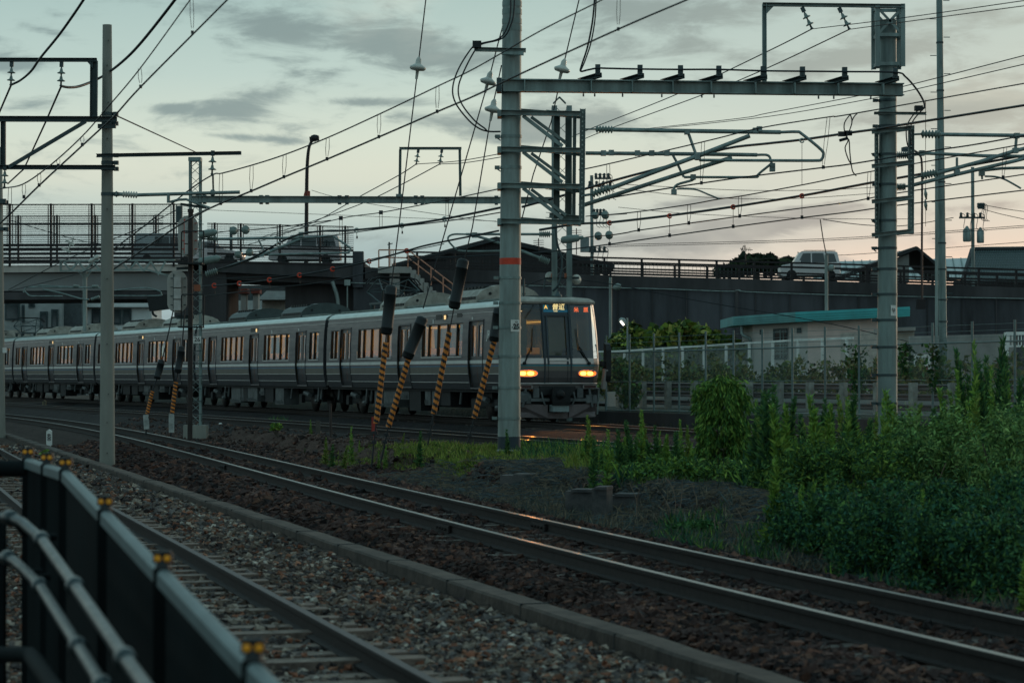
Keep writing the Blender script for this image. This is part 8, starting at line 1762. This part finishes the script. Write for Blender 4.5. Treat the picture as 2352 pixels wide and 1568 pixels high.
for lab, u, v0, v1 in (('climbing vine on the chain link fence left of the caged pole', 1968, 790, 900), ('climbing vine on the chain link fence right of the caged pole', 2080, 790, 870), ('climbing vine on the chain link fence by the notice board', 2150, 790, 900)):
    d = onfence(u); q = fpos(d); n = 260; v_ = rng.uniform(v0, v1, n); p0 = [P(u + rng.normal() * 13, a, q.y - .06) for a in v_]; c = np.array([tuple(a) for a in p0]); foliage('climbing_vine', c, .11, GD + [(.06, .07, .03)], None, lab, 'vine', 'climbing vines on the fence', aspect=.6)
# ---- dead creeper mat on the bank, old platform blocks, dry stems
BK = offset(TB, 3.5); m_mat = mat('dead_vine', (1, 1, 1), .9, 0, .3, 8, attr=True)
n = 26000; yy = rng.uniform(18, 46, n); bxs = np.interp(yy, [p.y for p in BK], [p.x for p in BK]); xx = bxs + rng.normal(size=n) * .95 + .25; kk = dB_(xx, yy) > 1.95; xx, yy = xx[kk], yy[kk]; n = len(xx); zz2, _ = zones(xx, yy); vc = []; vs = []; fs = []
for i in range(n):
    a = rng.normal(scale=.9); L_ = rng.uniform(.10, .42); dx, dy = L_ * math.cos(a), L_ * math.sin(a) * .6; z = zz2[i] + rng.uniform(.01, .10); r = rng.uniform(.003, .0085); h = rng.uniform(.005, .05); k = len(vs); px, py = xx[i], yy[i]
    for f_, hz_ in ((0, 0), (.33, h), (.66, h * .9), (1, -.02)): vs += [(px + dx * f_, py + dy * f_, z + hz_ - r), (px + dx * f_, py + dy * f_, z + hz_ + r)]
    vc += [((.085, .115, .125), (.12, .10, .075), (.055, .065, .066), (.17, .14, .10))[int(rng.integers(0, 4))]] * 8
    fs += [(k + 2 * j, k + 2 * j + 2, k + 2 * j + 3, k + 2 * j + 1) for j in range(3)]
npobj('dead_vines', npmesh('dead_vines', np.array(vs), np.array(fs), m_mat, np.array(vc)), kind='stuff')
m_old = mat('old_platform_concrete', (.085, .080, .076), .95, 0, .4, 3, .5, stain=(.03, .032, .034))
for i, (u, vb, vt, wpx, lab) in enumerate(((1240, 1128, 1092, 175, 'old low concrete block with flat top just below the big pole'), (1290, 1108, 1070, 150, 'old concrete slab lying above the low block among weeds'), (1342, 1178, 1128, 72, 'broken concrete block in dead vines, left of the upright stub'), (1385, 1186, 1122, 34, 'upright square concrete stub on the bank'), (1438, 1178, 1138, 60, 'broken concrete block in dead vines, right of the upright stub'), (1030, 1088, 1072, 32, 'small brown concrete lump on the bank left of the low block'), (1810, 1228, 1178, 90, 'half buried concrete block under creepers at right'), (2080, 1265, 1205, 110, 'half buried concrete block below the creeper mound'))):
    g = G(u, vb, -.42); w_ = W(wpx, g.y) / 2; hgt = W(vb - vt, g.y); di = V((.26, -.965, 0)); di = V((-di.y, di.x, 0)); mb = MB(); mb.obox(V((g.x, g.y + .22, g.z + hgt / 2 - .08)), V((1, -.25, 0)).normalized() * w_, V((.25, 1, 0)).normalized() * .2, V((0, 0, hgt / 2 + .08)))
    mb.obox(V((g.x + w_ * .2, g.y + .2, g.z + hgt + .005)), V((1, -.25, 0)).normalized() * w_ * .84, V((.25, 1, 0)).normalized() * .215, V((0, 0, .02))); solo('concrete_block', mb, m_old, lab, 'concrete block', 'old platform blocks')
m_dry = mat('dry_stem', (.19, .135, .10), .9, 0, .25, 9)
def twig(lab, lst, Yp):
    t = thing('dry_stems', lab, 'dry stems', P(lst[0][0][0], lst[0][0][1], Yp)); mb = MB()
    for pts in lst: q = smooth_path([P(u, v, Yp + random.uniform(-.1, .1)) for u, v in pts], 3); mb.tube(q, [W(2.6, Yp) / 2 * (1 - .6 * i / len(q)) for i in range(len(q))], 5)
    part('stem', mb, m_dry, t)
twig('bunch of reddish dry stems standing before the old platform blocks', [[(1545, 1200), (1552, 1160), (1545, 1120), (1528, 1095)], [(1555, 1195), (1565, 1150), (1567, 1100)], [(1550, 1205), (1535, 1160), (1520, 1135)], [(1462, 1185), (1461, 1145), (1445, 1108)], [(1462, 1150), (1470, 1120)], [(1585, 1190), (1600, 1160), (1590, 1110)]], 30.5)
twig('pale leaning dry stems on the bank right of the fresh green clump', [[(1650, 1235), (1640, 1190), (1652, 1160)], [(1800, 1240), (1795, 1200), (1810, 1165), (1805, 1120)], [(1720, 1235), (1705, 1190), (1690, 1165)], [(1860, 1280), (1840, 1240), (1830, 1200)], [(1900, 1285), (1910, 1250)], [(1940, 1280), (1925, 1235)]], 28.5)
twig('forked tall dry stem rising out of the creeper mound', [[(2143, 1250), (2150, 1200), (2145, 1150), (2158, 1100), (2173, 1062)], [(2150, 1180), (2165, 1150), (2160, 1120)], [(2128, 1175), (2118, 1158)]], 27)
twig('dry grass stems along the ballast edge at right', [[(2010, 1320), (2020, 1285), (2018, 1265)], [(2215, 1340), (2208, 1300)], [(2240, 1345), (2225, 1320)], [(2290, 1350), (2305, 1300)], [(2340, 1340), (2325, 1310)], [(2345, 1255), (2350, 1220)], [(1985, 1275), (1970, 1235)]], 24)
for lab, u, v, Yp in (('crumpled pale blue plastic rag caught in the grass, left one', 1487, 1083, 39), ('crumpled pale blue plastic rag caught below the round bush', 1637, 1092, 38), ('pale rag in the weeds at far right', 2164, 985, 37), ('small pale scrap lying on the ballast edge at right', 2145, 1293, 24.3)):
    mb = MB(); c = P(u, v, Yp); s = .11; vs = [c + V((random.uniform(-s, s) * .5, random.uniform(-.04, .04), s * (k / 3 - 1) + random.uniform(-.02, .02))) for k in range(8)]
    for k in range(6): mb.add([vs[k], vs[k + 1] + V((.05, 0, 0)), vs[k + 2]], [(0, 1, 2)]); mb.add([vs[k] + V((0, .03, 0)), vs[k + 2] + V((-.04, .02, 0)), vs[k + 1]], [(0, 1, 2)])
    solo('plastic_rag', mb, mat('pale_blue_plastic', (.24, .30, .30), .5), lab, 'litter')
# ------------------------------------------------------------------ one mesh per separate piece for the repeated small parts
SPLIT = {'clamp_band', 'collar', 'arm', 'windscreen', 'buffer_bracket', 'cross_arm', 'equipment_box', 'wall_bracket', 'bolt_plate', 'step_bolt', 'upright', 'diagonal_brace', 'fitting', 'wheel', 'damper', 'hoop', 'number_plate', 'pilaster', 'bumper_trim', 'ceiling_light', 'grab_rail', 'roof_rail', 'jumper', 'orange_band', 'service_cage', 'window_bar', 'step_hole', 'far_side_door', 'front_frame', 'roof_aerial', 'rail', 'lower_pipe', 'handrail', 'girder', 'wheel_arch', 'clamp_and_cable', 'surge_arrester', 'wire', 'buffer_bracket'}
def pieces(me):
    nv = len(me.vertices); par = list(range(nv))
    def fd(a):
        while par[a] != a: par[a] = par[par[a]]; a = par[a]
        return a
    for p in me.polygons:
        r0 = fd(p.vertices[0])
        for k in p.vertices[1:]: par[fd(k)] = r0
    co = np.empty(nv * 3); me.vertices.foreach_get('co', co); co = co.reshape(-1, 3); rt = [fd(i) for i in range(nv)]; ids = sorted(set(rt)); bb = {}
    for i, r in enumerate(rt): bb.setdefault(r, []).append(i)
    box = [[co[bb[r]].min(0) - .012, co[bb[r]].max(0) + .012, {r}] for r in ids]
    done = False
    while not done:
        done = True; out = []
        for b in box:
            for o in out:
                if (b[0] <= o[1]).all() and (o[0] <= b[1]).all(): o[0] = np.minimum(o[0], b[0]); o[1] = np.maximum(o[1], b[1]); o[2] |= b[2]; done = False; break
            else: out.append(b)
        box = out
    return box, rt
CACHE = {}
for o in list(COL.objects):
    if o.type != 'MESH' or not o.parent or o.name.split('.')[0] not in SPLIT or o.children: continue
    me = o.data
    if me.name not in CACHE:
        box, rt = pieces(me); res = None
        if 1 < len(box) <= 40:
            res = []; own = {r: i for i, b in enumerate(box) for r in b[2]}
            for i in range(len(box)):
                fs = [p for p in me.polygons if own[rt[p.vertices[0]]] == i]; vs = sorted({v for p in fs for v in p.vertices}); ix = {v: k for k, v in enumerate(vs)}
                m2 = bpy.data.meshes.new(me.name); m2.from_pydata([me.vertices[v].co[:] for v in vs], [], [[ix[v] for v in p.vertices] for p in fs])
                for m in me.materials: m2.materials.append(m)
                m2.polygons.foreach_set('use_smooth', [p.use_smooth for p in fs]); m2.polygons.foreach_set('material_index', [p.material_index for p in fs]); res.append(m2)
        CACHE[me.name] = res
    res = CACHE[me.name]
    if res:
        o.data = res[0]
        for m2 in res[1:]: c = o.copy(); c.data = m2; COL.objects.link(c); c.parent = o.parent
bpy.context.view_layer.update()
